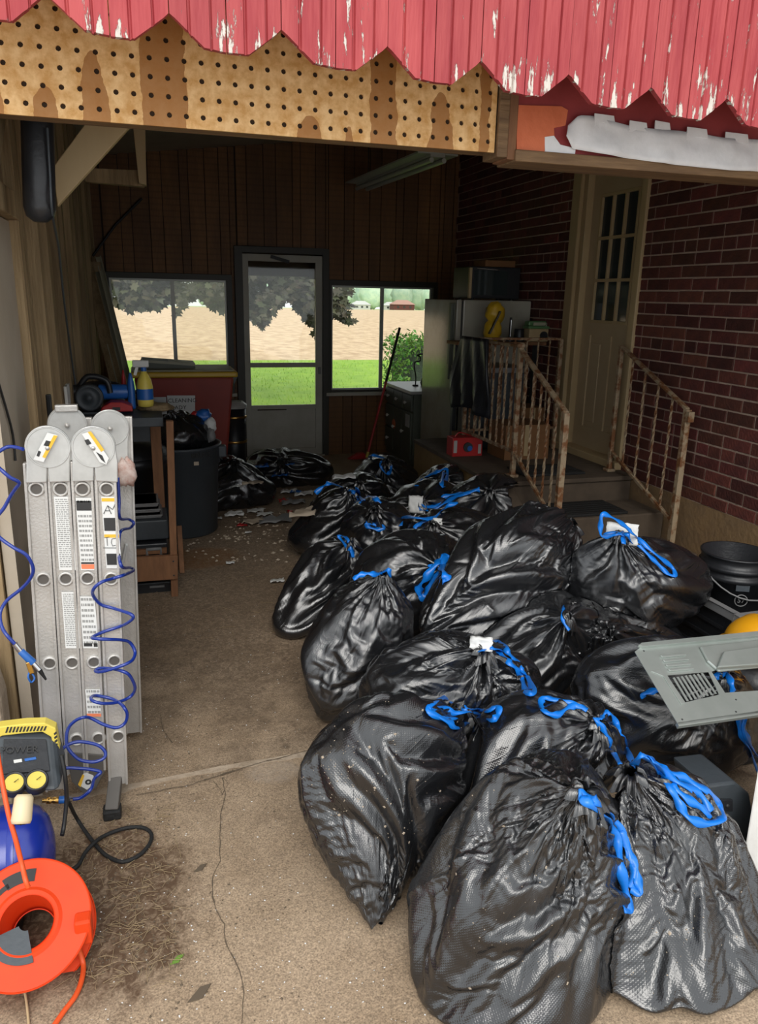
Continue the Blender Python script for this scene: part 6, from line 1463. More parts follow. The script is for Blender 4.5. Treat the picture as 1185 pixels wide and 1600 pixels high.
# wire tap / stand on the cabinet
ws = thing('wire_stand', (2.66, 7.45, CZ), 'thin black bent wire stand on the cabinet in front of the window', 'stand')
pts = [V((2.62, 7.4, CZ+.006)), V((2.62, 7.4, CZ+.10)), V((2.60, 7.4, CZ+.20)), V((2.61, 7.4, CZ+.24)), V((2.66, 7.4, CZ+.25)), V((2.66, 7.4, CZ+.29)), V((2.63, 7.4, CZ+.31)), V((2.74, 7.4, CZ+.32)), V((2.80, 7.4, CZ+.30))]
MB().tube(spline(pts, 5), .007, 8).build('bent_wire', M['blackmetal'], ws); MB().lathe([(0, 0), (.03, 0), (.03, .012), (0, .012)], (2.62, 7.4, CZ+.001), 16).build('foot', M['blackmetal'], ws)
kt = thing('kettle', (2.74, 7.42, CZ), 'small dark kettle beside the wire stand', 'kettle')
MB().lathe([(0, 0), (.05, 0), (.06, .03), (.05, .07), (.02, .09), (0, .095)], (2.74, 7.42, CZ+.001), 20).build('body', M['blackmetal'], kt); MB().tube(spline([(2.70, 7.42, CZ+.07), (2.74, 7.42, CZ+.14), (2.78, 7.42, CZ+.07)], 6), .005, 6).build('handle', M['blackmetal'], kt)
# ---- broom
bt_, bm_, bb_ = oY(625, 512, 7.72), oY(604, 595, 7.55), oZ(574, 712, .06)
br_ = thing('broom', oZ(568, 720), 'red broom with a black upper handle leaning by the right window', 'broom')
mid = bb_.lerp(bt_, .58)
MB().cyl(bb_, mid, .013, n=12).build('handle', M['redplastic'], br_); MB().cyl(mid, bt_, .014, n=12).build('handle_grip', M['blackmetal'], br_)
MB().cyl(bb_-V((0, 0, .02)), bb_.lerp(bt_, .03), .02, .015, n=12).build('socket', M['brightyellow'], br_)
hb3 = oZ(562, 716, .02); MB().prism([hb3+V((-.13, -.05, .0)), hb3+V((.10, -.05, 0)), hb3+V((.04, -.05, .06)), hb3+V((-.02, -.05, .06))], V((0, .07, 0))).build('brush_head', M['redplastic'], br_, bevel=.004)
# ---- on and behind the landing
rbx_ = oZ(730, 712, LZ)
rx = thing('red_box', (2.30, 5.30, LZ), 'bright red printed box on the edge of the landing', 'box')
q0, q1 = oY(707, 711, 5.25), oY(755, 683, 5.25); RB = MB().box((q0.x, 5.25, LZ+.001), (q1.x, 5.37, q1.z)).build('carton', M['redplastic'], rx, bevel=.003)
MB().box((q0.x+.008, 5.247, LZ+.03), (q0.x+.035, 5.25, q1.z-.02)).build('printed_panel', M['counter'], rx); MB().cyl(((q0.x+q1.x)/2, 5.25, (LZ+q1.z)/2), ((q0.x+q1.x)/2, 5.235, (LZ+q1.z)/2), .036, n=20).build('printed_picture', M['ink'], rx)
MB().cyl(((q0.x+q1.x)/2+.012, 5.235, (LZ+q1.z)/2-.008), ((q0.x+q1.x)/2+.012, 5.232, (LZ+q1.z)/2-.008), .02, n=14).build('printed_picture', M['blue'], rx); MB().box((q1.x-.035, 5.246, LZ+.02), (q1.x-.012, 5.25, LZ+.09)).build('printed_panel', M['counter'], rx)
MB().tube(spline([(q0.x+.04, 5.31, q1.z-.002), (q0.x+.08, 5.31, q1.z+.03), (q1.x-.06, 5.31, q1.z-.002)], 5), .005, 6).build('carry_strap', M['redplastic'], rx)
for k, (x0, x1, y0, y1, h_, lb) in enumerate(((2.50, 2.86, 5.05, 5.35, .26, 'brown cardboard box on the landing behind the left railing'), (2.90, 3.12, 5.62, 5.9, .30, 'tall brown cardboard box by the brick wall on the landing'), (2.36, 2.50, 5.5, 5.75, .11, 'small brown cardboard box beside the red printed box'))):
    o = MB().box((x0, y0, LZ+.001), (x1, y1, LZ+h_)).build('cardboard_box', M['cardboard'], None, bevel=.003, label=lb, cat='box')
    MB().box(((x0+x1)/2-.025, y0-.002, LZ+.03), ((x0+x1)/2+.025, y0, LZ+h_)).build('tape', M['cream'], o)
# bucket-like grey blue crate behind
cr2 = thing('plastic_crate', (2.72, 5.65, LZ), 'dull blue grey storage tub standing on the landing behind the railing', 'tub')
MB().hexa([(2.5, 5.5, LZ+.002), (2.80, 5.5, LZ+.002), (2.80, 5.85, LZ+.002), (2.5, 5.85, LZ+.002)], [(2.46, 5.46, LZ+.62), (2.84, 5.46, LZ+.62), (2.84, 5.9, LZ+.62), (2.46, 5.9, LZ+.62)]).build('body', M['bin'], cr2, bevel=.01)
MB().box((2.44, 5.44, LZ+.60), (2.86, 5.92, LZ+.64)).build('rim', M['greyplastic'], cr2, bevel=.006)
# black jacket hung on the railing
jk = MB(); top_ = [oX(738, 536, RXl-.03), oX(790, 541, RXl-.03)]; ys0, ys1 = 5.60, 5.02; vs = []; nI, nJ = 18, 14
for i in range(nI+1):
    t = i/nI; z_ = z2+.02-t*.50; wd_ = .5+.12*t
    for j in range(nJ+1):
        u_ = j/nJ-.5; y_ = 5.20+u_*.62*(.75+.3*math.sin(t*2.4)); 
        vs.append(V((RXl-.035-.03*math.sin(j*1.3+i*.25)*(.3+t)-.02*t, y_, z_-.08*abs(u_)*t)))
jk.add(vs, [(i*(nJ+1)+j, i*(nJ+1)+j+1, (i+1)*(nJ+1)+j+1, (i+1)*(nJ+1)+j) for i in range(nI) for j in range(nJ)], True)
o = jk.build('jacket', M['blackplastic'], None, label='black jacket hung over the landing railing', cat='jacket'); md = o.modifiers.new('t', 'SOLIDIFY'); md.thickness = .02
# shelf table behind the railing, with radio etc.
tz = 1.36
sh_ = thing('side_shelf', (2.80, 5.95, LZ), 'narrow dark shelf standing behind the landing railing', 'shelf')
MB().box((2.38, LY1-.25, z2-.07), (XR-.03, LY1-.03, z2-.045)).build('shelf_board', M['lumber'], sh_)
for x_ in (2.42, XR-.07): MB().box((x_-.015, LY1-.16, LZ+.001), (x_+.015, LY1-.12, z2-.07)).build('leg', M['blackmetal'], sh_)
sy = LY1-.18; sz = z2-.044
def onshelf(px): p_ = oY(px, 525, sy); return p_.x
x_ = onshelf(770); yj = thing('yellow_jug', (x_, sy, sz), 'yellow and black tool bag standing behind the railing', 'tool bag')
MB().ball((x_, sy, sz+.09), (.075, .06, .10), 20, 14, fn=lambda d: 1+.2*noise.noise(d*2)).build('body', M['yellow'], yj)
MB().ball((x_+.01, sy, sz+.22), (.08, .06, .09), 20, 14, fn=lambda d: 1+.25*noise.noise(d*2.2+V((3, 0, 0)))).build('upper_body', M['yellow'], yj)
MB().bar((x_-.06, sy-.06, sz+.06), (x_+.02, sy-.075, sz+.24), .05, .012).build('black_stripe', M['blackplastic'], yj, bevel=.003)
x_ = onshelf(797); dn_ = thing('caulk_gun', (x_, sy, sz), 'thin black and chrome rod standing between the yellow bag and the radio', 'tool')
MB().cyl((x_, sy, sz), (x_, sy, sz+.19), .010, n=10).build('rod', M['blackmetal'], dn_); MB().cyl((x_, sy-.01, sz+.04), (x_, sy-.01, sz+.17), .004, n=8).build('chrome_strip', M['chrome'], dn_); MB().cyl((x_, sy, sz), (x_, sy, sz+.02), .03, n=14).build('base', M['blackmetal'], dn_)
x_ = onshelf(838); rd = thing('radio', (x_, sy, sz), 'pale green and cream portable radio on the shelf by the brick wall', 'radio')
MB().box((x_-.09, sy-.05, sz+.001), (x_+.09, sy+.05, sz+.105)).build('case', M['cream'], rd, bevel=.008); MB().box((x_-.10, sy-.055, sz+.105), (x_+.10, sy+.055, sz+.125)).build('green_tray', M['green'], rd, bevel=.003)
MB().box((x_-.095, sy-.04, sz+.125), (x_+.07, sy+.04, sz+.165)).build('green_top', M['green'], rd, bevel=.01); MB().box((x_-.06, sy-.056, sz+.13), (x_+.05, sy-.05, sz+.155)).build('label_panel', M['gutter'], rd)
MB().cyl((x_+.04, sy-.062, sz+.05), (x_+.04, sy-.05, sz+.05), .034, n=18).build('speaker', M['blackplastic'], rd); MB().lathe([(0, .03), (.014, .026), (.016, 0)], (x_+.085, sy, sz+.125), 12).build('knob', M['knob'], rd)
x_ = onshelf(812); MB().cyl((x_, sy+.01, sz+.001), (x_, sy+.01, sz+.10), .045, .04, n=20).build('black_tin', M['blackplastic'], None, bevel=.004, label='black round tin left of the radio', cat='tin')

# ---- right foreground clutter
# open grey tray on a dark crate, bucket, hard hat
cr3 = thing('wire_crate', (2.75, 2.9, 0), 'dark plastic crate with a grey rim under the black bucket', 'crate')
c0, c1, c2_ = oZ(1092, 938, .36), oZ(1136, 968, .36), oZ(1200, 950, .36)
x0, x1, y0, y1, zc_ = c0.x, 3.05, c1.y, 3.10, .36
x0 = 2.38; y0 = oZ(1136, 966, zc_).y
mb = MB(); mb.box((x0+.02, y0+.015, 0.002), (x1, y1, .15)).box((x0+.02, y0+.015, .151), (x1, y0+.03, zc_-.04)).box((x0+.02, y1-.02, .151), (x1, y1, zc_-.04)).box((x0+.02, y0+.031, .151), (x0+.035, y1-.021, zc_-.04)).box((x1-.02, y0+.031, .151), (x1, y1-.021, zc_-.04)); mb.build('body', M['blackplastic'], cr3)
r4 = MB(); w4 = .035
r4.box((x0, y0, zc_-.04), (x1, y0+w4, zc_)).box((x0, y1-w4, zc_-.04), (x1, y1, zc_)).box((x0, y0+w4, zc_-.04), (x0+w4, y1-w4, zc_)).box((x1-w4, y0+w4, zc_-.04), (x1, y1-w4, zc_)); r4.build('rim', M['greyplastic'], cr3, bevel=.004)
for k in range(4): MB().box((x0+.01, y0+.10, .04+k*.07), (x0+.035, y1-.08, .055+k*.07)).build('side_rib', M['blackplastic'], cr3)
for k in range(5): MB().box((x0+.05, y0+.01, .04+k*.06), (x1-.05, y0+.03, .05+k*.06)).build('side_rib', M['blackplastic'], cr3)
bk = V((2.66, 2.84, .155)); bkt = thing('bucket', bk, 'black five gallon bucket with a round pale logo by the brick wall', 'bucket')
Rk = .155
MB().lathe([(0, .0), (.128, 0), (.132, .008), (.148, .24), (.160, .24), (.160, .262), (.150, .264), (.150, .285), (.162, .286), (.162, .305), (.152, .306), (.154, .345), (.160, .348), (.160, .356), (.148, .356), (.125, .012), (0, .012)], bk, 48).build('pail', M['blackplastic'], bkt)
hp_ = [bk+V((.162*math.cos(a), .162*math.sin(a), .27)) for a in (math.radians(180), math.radians(0))]
arc = [bk+V((-.165*math.cos(a), -.165*math.sin(a)*.98-.01, .27-.10*math.sin(a))) for a in [math.pi*k/12 for k in range(13)]]
MB().tube(arc, .004, 6).build('bail_handle', M['greyplastic'], bkt)
lgp = bk+V((-.062, -.137, .165)); nl_ = V((-.42, -.9, 0)).normalized(); axl = V((-nl_.y, nl_.x, 0))*1
lg = MB().lathe([(.030, .002), (.030, .004), (.026, .004), (.026, .002)], lgp+nl_*.004, 24, axis=nl_).build('round_logo', M['greyplastic'], bkt)
text_mesh('57', .034, M['greyplastic'], 'lettering', bkt, lgp+nl_*.007, axl, (0, 0, 1))
MB().box((-.03, -.002, 0), (.03, .002, .045), R=Matrix.Rotation(-.43, 3, 'Z'), c=lgp+V((0, 0, .045))+nl_*.004).build('label_block', M['bin'], bkt)
ht = oY(1186, 1006, 2.32); hh_ = thing('hard_hat', ht, 'yellow hard hat behind the metal panel at the right edge', 'hard hat')
MB().ball(ht, (.14, .13, .12), 28, 18, fn=lambda d: 1+.035*max(0, 1-abs(d.x)*9) if d.z > 0 else .8).build('shell', M['hat'], hh_)
MB().lathe([(.12, -.01), (.16, -.016), (.165, -.022), (.12, -.02)], ht, 36).build('brim', M['hat'], hh_)
MB().ball(ht-V((0, 0, .15)), (.2, .17, .13), 20, 12, fn=lambda d: 1+.15*noise.noise(d*2.5)).build('dark_sack', M['blackplastic'], None, label='dark sack that the yellow hard hat rests on', cat='sack')
# ---- vented metal panel lying on a bag
v0, v1, v2_ = oY(1001, 1012, 1.98), oY(1062, 1131, 1.70), oY(1200, 1112, 1.72)
pn_ = (v1-v0).cross(v2_-v0).normalized(); pn_ = pn_ if pn_.z > 0 else -pn_
vp = thing('vented_panel', v0.lerp(v2_, .5)-V((0, 0, .02)), 'bent galvanised appliance panel with vent slots lying on the rubbish bags', 'metal panel')
def onp(px, off=0):
    d = ray(*px); o_ = V((0, 0, H)); return o_+d*((v0-o_).dot(pn_)/d.dot(pn_))+pn_*off
def pp(name, pts, h=.003, base=0, m='steel', bev=.0008): return MB().prism([onp(p, base) for p in pts], pn_*h).build(name, M[m], vp, bevel=bev)
# sheet made as a frame of pieces around the slots and the big cut-out
slots_ = []
for k in range(9):
    xa = 1048+k*6.3; slots_.append(((xa, 1060-k*1.0), (xa+3.2, 1059.6-k*1.0), (xa+25.2, 1096-k*1.6), (xa+22, 1097-k*1.6)))
bmx = MB()
def sheetpoly(pts): bmx.prism([onp(p) for p in pts], pn_*.002)
sheetpoly([(992, 1019), (1001, 1012), (1240, 990), (1240, 1000), (1112, 1050), (1040, 1056)])
sheetpoly([(992, 1019), (1040, 1056), (1046, 1061), (1071, 1098), (1060, 1133)])
sheetpoly([(1071, 1098), (1124, 1086), (1133, 1083), (1240, 1076), (1240, 1107), (1060, 1133)])
sheetpoly([(1107, 1050.5), (1112, 1050), (1133, 1083), (1124, 1086)])
for k in range(8): a, b_ = slots_[k], slots_[k+1]; sheetpoly([a[1], b_[0], b_[3], a[2]])
bmx.build('sheet', M['steel'], vp)
pp('lip', [(996, 1012), (1001, 1008), (1240, 984), (1240, 992), (1004, 1014)], .012, .001)
MB().prism([onp(p, -.012) for p in [(1058, 1129), (1240, 1103), (1240, 1110), (1061, 1135)]], pn_*.014).build('folded_edge', M['steel'], vp, bevel=.001)
for k in range(4):
    y_ = 1026+k*7.2; x_ = 1031+k*4; pp('louver', [(x_, y_), (x_+38, y_-3.5), (x_+41, y_-.2), (x_+3, y_+3.2)], .006, .002, bev=.0015)
pp('ridge', [(1016, 1050), (1030, 1048), (1042, 1056), (1070, 1100), (1064, 1102), (1036, 1058)], .003, .002, bev=.001)
pp('raised_plate', [(1092, 1013), (1240, 996), (1240, 1040), (1122, 1052), (1104, 1036)], .010, .002, bev=.004)
pp('bracket', [(1126, 1026), (1240, 1010), (1240, 1042), (1116, 1051)], .016, .012, bev=.003)
for p in ((1066, 1125), (1150, 1113), (1006, 1018), (1150, 1094)): MB().lathe([(0, .0035), (.003, .0035), (.003, .002)], onp(p), 8, axis=pn_).build('screw_hole', M['ink'], vp)
# ---- black case and white post at the lower right
bx = thing('black_case', (1.83, 1.9, 0), 'black molded plastic case standing behind the front right bag', 'case')
q = P2([(1104, 1228), (1150, 1222), (1172, 1240), (1172, 1400), (1110, 1400)], 1.62); 
zz0 = [V((p.x, p.y, max(p.z, .003))) for p in q]
MB().prism(zz0, V((0, .16, 0))).build('case_body', M['bin'], bx, bevel=.008)
MB().prism(P2([(1128, 1250), (1146, 1250), (1146, 1268), (1128, 1268)], 1.612), V((0, .01, 0))).build('latch_plate', M['blackplastic'], bx, bevel=.002)
MB().lathe([(0, .004), (.006, .004), (.006, 0)], oY(1137, 1259, 1.612), 12, axis=(0, -1, 0)).build('latch_hole', M['ink'], bx)
MB().box((-.15, 0, 0), (.3, .2, .14), c=V((1.95, 1.98, .003))).build('black_box', M['blackplastic'], None, bevel=.01, label='low black box on the floor behind the molded case', cat='box')
q = [oZ(1153, 1392, .003), oZ(1188, 1416, .003)]; wx, wy = q[0].x, q[0].y
wt = MB(); b0, b1 = V((wx, wy, .003)), V((wx+.30, wy-.13, .003)); bk_ = V((.20, .13, 0))
tp = oY(1186, 1190, wy+.1); tilt = (oY(1187, 1186, wy+.12)-b0)*1.25
wt.hexa([b0, b1, b1+bk_, b0+bk_], [b0+tilt, b1+tilt, b1+bk_+tilt, b0+bk_+tilt]); wo_ = wt.build('white_post', mat('worn_white_paint', (.66, .65, .62), .5, col2=(.55, .53, .50), scale=10), None, bevel=.006, label='white painted box column cut by the right edge of the picture', cat='column')

# ================================================================ LITTER
# loose litter in the spill by the can and the storm door: each recognisable piece is its own thing
lit = [((340, 812), 'paper', .05, 'white crumpled tissue beside the foot of the grey can'), ((366, 806), 'paper', .09, 'torn white paper on the floor below the spilling bag'), ((378, 823), 'redplastic', .05, 'red bottle cap near the grey can'), ((400, 800), 'whiteplastic', .09, 'white strip of plastic on the floor in the litter'), ((414, 806), 'whiteplastic', .08, 'white cup lying in the litter'), ((395, 818), 'sheet', .12, 'tan leaf shaped scrap in the litter'), ((432, 815), 'greyplastic', .16, 'grey flattened paper at the edge of the litter'), ((461, 802), 'redplastic', .08, 'red wrapper by the aisle bags'), ((396, 757), 'sheet', .10, 'pinkish paper scrap on the torn bag'), ((410, 731), 'blue', .08, 'bright blue wrapper on the torn bag'), ((438, 745), 'blue', .09, 'light blue wrapper between the two torn bags'), ((452, 770), 'paper', .09, 'cream tissue between the torn bags'), ((462, 771), 'blue', .07, 'blue wrapper beside the cream tissue'), ((476, 774), 'paper', .11, 'white tissue beside the aisle bag'), ((447, 785), 'redplastic', .08, 'red wrapper under the cream tissue'), ((460, 787), 'greyplastic', .12, 'grey scrap under the blue wrapper'), ((372, 762), 'paper', .05, 'white scrap on the side of the torn bag'), ((451, 728), 'blue', .06, 'dark blue cap on the farther torn bag'), ((360, 882), 'paper', .035, 'round white lid lying on the dirty aisle floor'), ((434, 910), 'whiteplastic', .05, 'white plastic strip on the aisle floor'), ((537, 748), 'paper', .12, 'white wrapper between the bags below the storm door'), ((480, 805), 'sheet', .14, 'tan cardboard scrap at the aisle bag'), ((388, 834), 'paper', .03, 'small white crumb near the red cap')]
bt2 = bag_bvh()
for k, (px_, m_, s_, lb) in enumerate(lit):
    d = ray(*px_); o_ = V((0, 0, H)); hit = bt2.ray_cast(o_, d.normalized(), 12); g_ = oZ(*px_, .01)
    c = hit[0]-d.normalized()*.01 if hit[0] is not None and (hit[0]-o_).length < (g_-o_).length else g_
    mb = MB(); vs = []; n = 6; r_ = random.Random(k)
    for i in range(n+1):
        for j in range(n+1):
            u_, v_ = i/n-.5, j/n-.5; e_ = 1+.3*noise.noise(V((u_*3+k, v_*3, k)))
            vs.append(c+V((u_*s_*1.5*e_+v_*.2*s_, v_*s_*.9*e_, max(0, .012+abs(s_*.45*noise.noise(V((u_*4+k*3, v_*4, 5))))))))
    mb.add(vs, [(i*(n+1)+j, (i+1)*(n+1)+j, (i+1)*(n+1)+j+1, i*(n+1)+j+1) for i in range(n) for j in range(n)], True)
    o = mb.build('litter_piece', M[m_], None, label=lb, cat='litter'); o.modifiers.new('t', 'SOLIDIFY').thickness = .002
# uncountable crumbs, grit and dry leaf bits
def crumbs(name, spots, m, label, cat, szr, seed):
    r_ = random.Random(seed); mb = MB()
    for (x0, y0, x1, y1, n) in spots:
        for _ in range(n):
            p = oZ(r_.uniform(x0, x1), r_.uniform(y0, y1), 0); s_ = r_.uniform(*szr); a = r_.uniform(0, 3.14); ca, sa = math.cos(a)*s_, math.sin(a)*s_
            if p.y > 7.7: continue
            z_ = .0045 if p.y > 2.45 else .0008
            e_ = r_.uniform(.4, 1)
            mb.add([p+V((-ca, -sa, z_)), p+V((sa*e_, -ca*e_, z_)), p+V((ca, sa, z_)), p+V((-sa*e_, ca*e_, z_)), p+V((0, 0, z_+s_*.6))], [(0, 1, 4), (1, 2, 4), (2, 3, 4), (3, 0, 4)])
    o = mb.build(name, M[m], None, label=label, cat=cat, kind='stuff', base=V((.2, 2, 0)))
crumbs('white_crumbs', [(210, 900, 470, 1180, 120), (140, 1250, 560, 1600, 190), (200, 1100, 330, 1260, 50), (560, 1500, 680, 1600, 20)], 'paper', 'tiny white crumbs scattered over the concrete', 'crumbs', (.0012, .0035), 1)
crumbs('dark_crumbs', [(110, 1260, 280, 1520, 420), (260, 820, 480, 900, 200), (220, 900, 480, 1600, 230)], 'crack', 'dark dirt crumbs and bark bits on the concrete', 'crumbs', (.0015, .005), 2)
crumbs('litter_bits', [(350, 800, 480, 850, 120), (290, 830, 470, 880, 70)], 'sheet', 'small pale litter bits on the aisle floor', 'litter bits', (.006, .018), 3)
tw = MB(); r_ = random.Random(9)
for _ in range(330):
    p = oZ(r_.uniform(110, 280), r_.uniform(1260, 1540), 0.004); a = r_.uniform(0, 6.28); l_ = r_.uniform(.015, .05); q = p+V((math.cos(a)*l_, math.sin(a)*l_, .002))
    tw.tube([p, p.lerp(q, .5)+V((r_.uniform(-.004, .004), r_.uniform(-.004, .004), .001)), q], .0007, 4)
for _ in range(60):
    p = oZ(r_.uniform(230, 470), r_.uniform(860, 1000), 0.007); a = r_.uniform(0, 6.28); l_ = r_.uniform(.03, .08); q = p+V((math.cos(a)*l_, math.sin(a)*l_, .002)); tw.tube([p, p.lerp(q, .5), q], .001, 4)
tw.build('dry_grass', mat('dry_grass', (.34, .25, .14), .9), None, label='dry grass stems strewn on the dirt patch by the compressor', cat='dry grass', kind='stuff', base=V((-.2, 2, 0)))
for px_, s_, lb in (((313, 1357), .02, 'small dark chip on the concrete beside the crack'), ((312, 1553), .03, 'dark twisted leaf on the concrete near the bottom of the crack'), ((277, 1500), .018, 'tiny yellow green leaf near the dirt patch')):
    p = oZ(*px_, .001); MB().prism([p+V((-s_, -s_*.6, 0)), p+V((s_*.2, -s_*.5, 0)), p+V((s_, s_*.7, 0)), p+V((s_*.1, s_*.6, 0))], V((0, 0, .003))).build('leaf_scrap', M['crack'] if 'dark' in lb else M['leafg'], None, label=lb, cat='leaf')
# white cloth lump on bag heap handled above; white pebbles on the bags
# ================================================================ OUTSIDE
def terrain(name, x0, x1, ys, zf, m, nx=2):
    mb = MB(); vs = []
    for y_ in ys:
        for i in range(nx+1): x_ = x0+(x1-x0)*i/nx; vs.append(V((x_, y_, zf(x_, y_))))
    mb.add(vs, [(j*(nx+1)+i, j*(nx+1)+i+1, (j+1)*(nx+1)+i+1, (j+1)*(nx+1)+i) for j in range(len(ys)-1) for i in range(nx)], True)
    return struct(mb, name, m)
def gz(x, y): return -.05 if y < 60 else -.05-(y-60)*.0155
terrain('lawn', -60, 80, [8.05, 12, 16, 20.6], lambda x, y: -.04, M['lawn'], 8)
terrain('field', -400, 700, [20.6, 30, 60, 100, 200, 300, 380], gz, M['field'], 4)
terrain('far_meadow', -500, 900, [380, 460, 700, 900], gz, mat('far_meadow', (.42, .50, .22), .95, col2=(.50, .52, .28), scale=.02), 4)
# grass blades close to the windows
gr = MB(); r_ = random.Random(4)
for _ in range(9000):
    x_, y_ = r_.uniform(-3, 9), 8.3+12.1*r_.random()**1.3; h_ = r_.uniform(.03, .07); 
    if x_ > 4.0 and 10.4 < y_ < 11.9: continue
    a = r_.uniform(0, 3.14); dx_, dy_ = math.cos(a)*.006, math.sin(a)*.006; t_x = r_.uniform(-.03, .03)
    gr.add([(x_-dx_, y_-dy_, -.045), (x_+dx_, y_+dy_, -.045), (x_+t_x, y_+t_x, -.04+h_)], [(0, 1, 2)])
gr.build('grass_blades', mat('grass_blade', (.30, .50, .05), .8, rnd=('isl', .35, .03)), None, label='short green grass on the lawn outside the windows', cat='grass', kind='stuff', base=V((3, 14, -.04)))
# maple with hanging purple green leaves
tr_ = thing('maple_tree', (-3.4, 13.2, -.04), 'large dark leaved maple hanging over the lawn outside the left window and door', 'tree')
MB().tube([(-3.4, 13.2, -.1), (-3.3, 13.2, 1.5), (-3.0, 13.2, 3.2), (-2.4, 13.2, 5.5)], .3, 14, rad=[.42, .30, .26, .18]).build('trunk', M['bark'], tr_)
brs = [((-3.0, 13.2, 3.0), (0, 12.6, 3.4), (2.6, 12.3, 2.3)), ((-3.0, 13.2, 2.8), (-1.2, 12.2, 3.0), (.2, 12, 2.1)), ((-3.0, 13.2, 3.3), (.5, 13.5, 4.2), (3.2, 13.2, 3.2))]
for b_ in brs: MB().tube(spline(b_, 6), .05, 8, rad=[.09-.006*k for k in range(13)]).build('branch', M['bark'], tr_)
leaf0 = [(0, -.5), (.18, -.32), (.5, -.35), (.34, -.08), (.52, .15), (.22, .14), (0, .55), (-.22, .14), (-.52, .15), (-.34, -.08), (-.5, -.35), (-.18, -.32)]
lv, lf_ = [], []
lowpx = [(160, 478), (200, 492), (230, 488), (262, 500), (300, 470), (330, 492), (362, 496), (385, 508), (400, 520), (440, 470), (462, 495), (490, 540), (505, 500), (520, 500), (545, 518), (560, 505), (570, 470), (578, 430)]
def lowedge(x, Y):   # lowest foliage height above x at depth Y, following the drooping branch ends
    k = (x-oY(160, 480, 12).x)/(oY(578, 480, 12).x-oY(160, 480, 12).x)*(len(lowpx)-1)
    xp = 160+418*k/(len(lowpx)-1)
    if k < 0: return oY(160, 485, 12).z
    if xp >= 578: return 9
    for p, q in zip(lowpx, lowpx[1:]):
        if p[0] <= xp <= q[0]: y_ = p[1]+(q[1]-p[1])*(xp-p[0])/(q[0]-p[0]); return oY(xp, y_-5, 12).z
    return 9
r_ = random.Random(21); cnt = 0
while cnt < 7200:
    y_ = r_.uniform(11.7, 13.8); x_ = r_.uniform(-2.2, 3.15); k = x_*12/y_; z0 = lowedge(k, y_)
    if z0 > 8: continue
    if x_ > 2.0 and False: continue
    z_ = (z0-H)*y_/12+H+abs(r_.gauss(0, 1))*.75
    if z_ > 3.6: continue
    dens = noise.noise(V((x_*2.2, y_*1.3, z_*2.6)))
    if dens < -.12: continue
    cnt += 1; s_ = r_.uniform(.07, .135); rx_, ry_, rz_ = r_.uniform(-1.2, .4), r_.uniform(-.7, .7), r_.uniform(0, 6.28)
    Rm = Matrix.Rotation(ry_, 3, 'Z') @ Matrix.Rotation(rx_+1.2, 3, 'X') @ Matrix.Rotation(rz_*.25, 3, 'Z')
    n0 = len(lv); lv.append((x_, y_, z_))
    for a, b_ in leaf0: p = Rm @ V((a*s_*1.15, -b_*s_*1.3, .0)); lv.append((x_+p.x, y_+p.y, z_+p.z))
    lf_ += [(n0, n0+1+q, n0+1+(q+1) % 12) for q in range(12)]
mb = MB(); mb.v = lv; mb.f = lf_; mb.sm = [False]*len(lf_); mb.build('foliage', M['leafp'], tr_, kind='stuff')
# upper crown, closing the view above
mb = MB()
for k in range(9): mb.ball((-2+k*.62, 13.6+.3*math.sin(k), 4.3+.4*math.cos(k*1.7)), (1.0, .9, 1.0), 14, 9, fn=lambda d: 1+.3*noise.noise(d*3))
mb.build('upper_crown', mat('crown_leaves', (.10, .11, .04), .8, col2=(.06, .05, .03), scale=9), tr_, kind='stuff')
# hedge by the right window
hc = oZ(615, 610, 0)
hg = thing('hedge', (4.9, 10.9, -.04), 'clipped green hedge on the lawn outside the right window', 'hedge')
hx0, hx1, hy0_, hy1_, hz_ = oY(600, 560, 11.7).x, 7.2, 10.6, 11.7, oY(620, 535, 10.6).z
MB().box((hx0+.12, hy0_+.1, -.04), (hx1, hy1_, hz_-.08)).build('inner_mass', mat('hedge_shade', (.035, .045, .04), .9, col2=(.06, .08, .06), scale=14, bump=.8), hg, bevel=.05)  # shade of the lower hedge is painted in by this dark colour
mb = MB(); r_ = random.Random(5)
for _ in range(5200):
    f_ = r_.random()
    if f_ < .55: x_, y_, z_ = r_.uniform(hx0, hx1), r_.uniform(hy0_, hy1_), hz_+r_.gauss(0, .05)
    elif f_ < .85: x_, y_, z_ = r_.uniform(hx0, hx1), hy0_+r_.uniform(-.05, .1), hz_-abs(r_.gauss(0, .14))
    else: x_, y_, z_ = hx0+r_.uniform(-.08, .12), r_.uniform(hy0_, hy1_), r_.uniform(.1, hz_)
    s_ = r_.uniform(.02, .045); a = V((r_.uniform(-1, 1), r_.uniform(-1, 1), r_.uniform(-1, 1))).normalized()*s_; b_ = V((r_.uniform(-1, 1), r_.uniform(-1, 1), r_.uniform(-1, 1))).normalized()*s_*.6; c = V((x_, y_, z_))
    mb.add([c-a, c+b_, c+a, c-b_], [(0, 1, 2, 3)])
mb.build('hedge_leaves', M['leafg'], hg, kind='stuff')
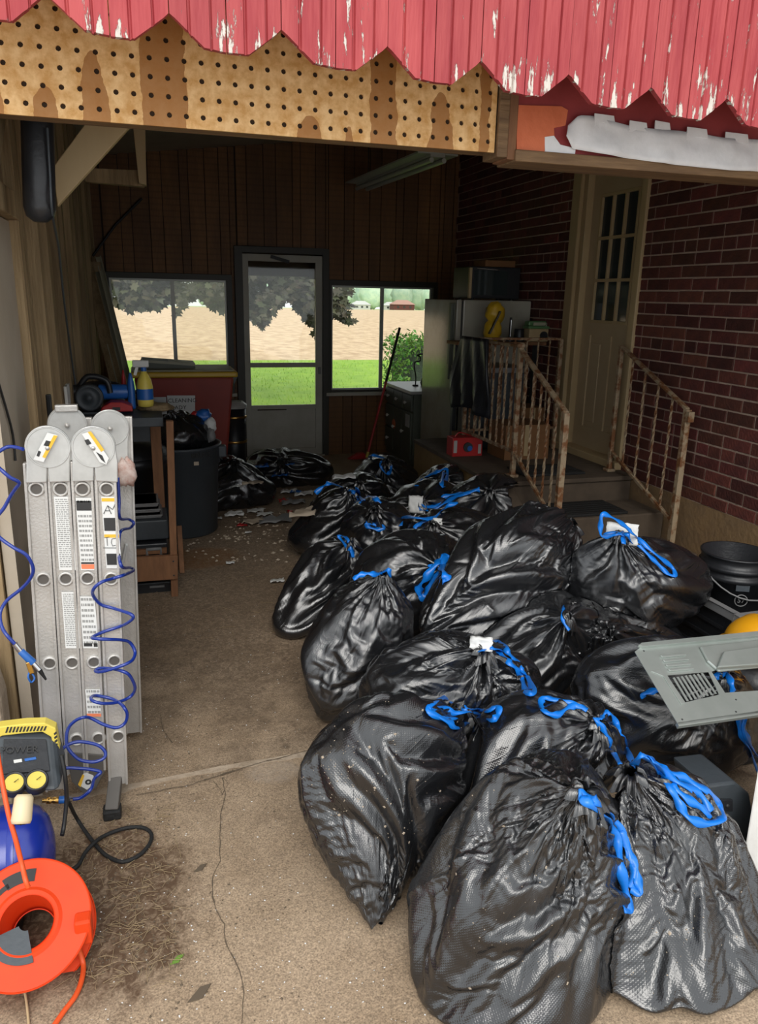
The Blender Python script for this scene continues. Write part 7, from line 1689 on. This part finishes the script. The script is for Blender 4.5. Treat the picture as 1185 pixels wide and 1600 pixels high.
# far row of trees, houses, pole
r_ = random.Random(12)
for k in range(44):
    Y_ = 500+(k % 3)*45; x_ = 40+k*7+r_.uniform(-.5, .5); g_ = gz(0, Y_); h_ = r_.uniform(17, 24)
    t_ = thing('far_tree', (x_, Y_, g_), 'hazy green tree in the row beyond the far edge of the field', 'tree', 'row of trees beyond the field')
    MB().cyl((x_, Y_, g_), (x_, Y_, g_+h_*.4), .5, n=8).build('trunk', M['bark'], t_)
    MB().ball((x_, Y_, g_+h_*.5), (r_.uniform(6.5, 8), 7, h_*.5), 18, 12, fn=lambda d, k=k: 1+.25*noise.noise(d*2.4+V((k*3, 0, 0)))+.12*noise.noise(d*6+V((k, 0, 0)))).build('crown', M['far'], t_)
def house(px, Y_, w_, d__, h_, wm, rm, lb, nm='far_house'):
    p = oY(*px, Y_); g_ = gz(0, Y_); t_ = thing(nm, (p.x, Y_, g_), lb, 'house'); z_ = g_
    MB().box((p.x-w_/2, Y_, z_), (p.x+w_/2, Y_+d__, z_+h_)).build('walls', M[wm], t_)
    MB().hexa([(p.x-w_/2-.5, Y_-.5, z_+h_), (p.x+w_/2+.5, Y_-.5, z_+h_), (p.x+w_/2+.5, Y_+d__+.5, z_+h_), (p.x-w_/2-.5, Y_+d__+.5, z_+h_)], [(p.x-w_/4, Y_+d__*.45, z_+h_*1.8), (p.x+w_/4, Y_+d__*.45, z_+h_*1.8), (p.x+w_/4, Y_+d__*.55, z_+h_*1.8), (p.x-w_/4, Y_+d__*.55, z_+h_*1.8)]).build('roof', M[rm], t_)
    for s_ in (-.3, 0, .3): MB().box((p.x+s_*w_-.6, Y_-.1, z_+h_*.35), (p.x+s_*w_+.6, Y_, z_+h_*.75)).build('window', M['darkglass'], t_)
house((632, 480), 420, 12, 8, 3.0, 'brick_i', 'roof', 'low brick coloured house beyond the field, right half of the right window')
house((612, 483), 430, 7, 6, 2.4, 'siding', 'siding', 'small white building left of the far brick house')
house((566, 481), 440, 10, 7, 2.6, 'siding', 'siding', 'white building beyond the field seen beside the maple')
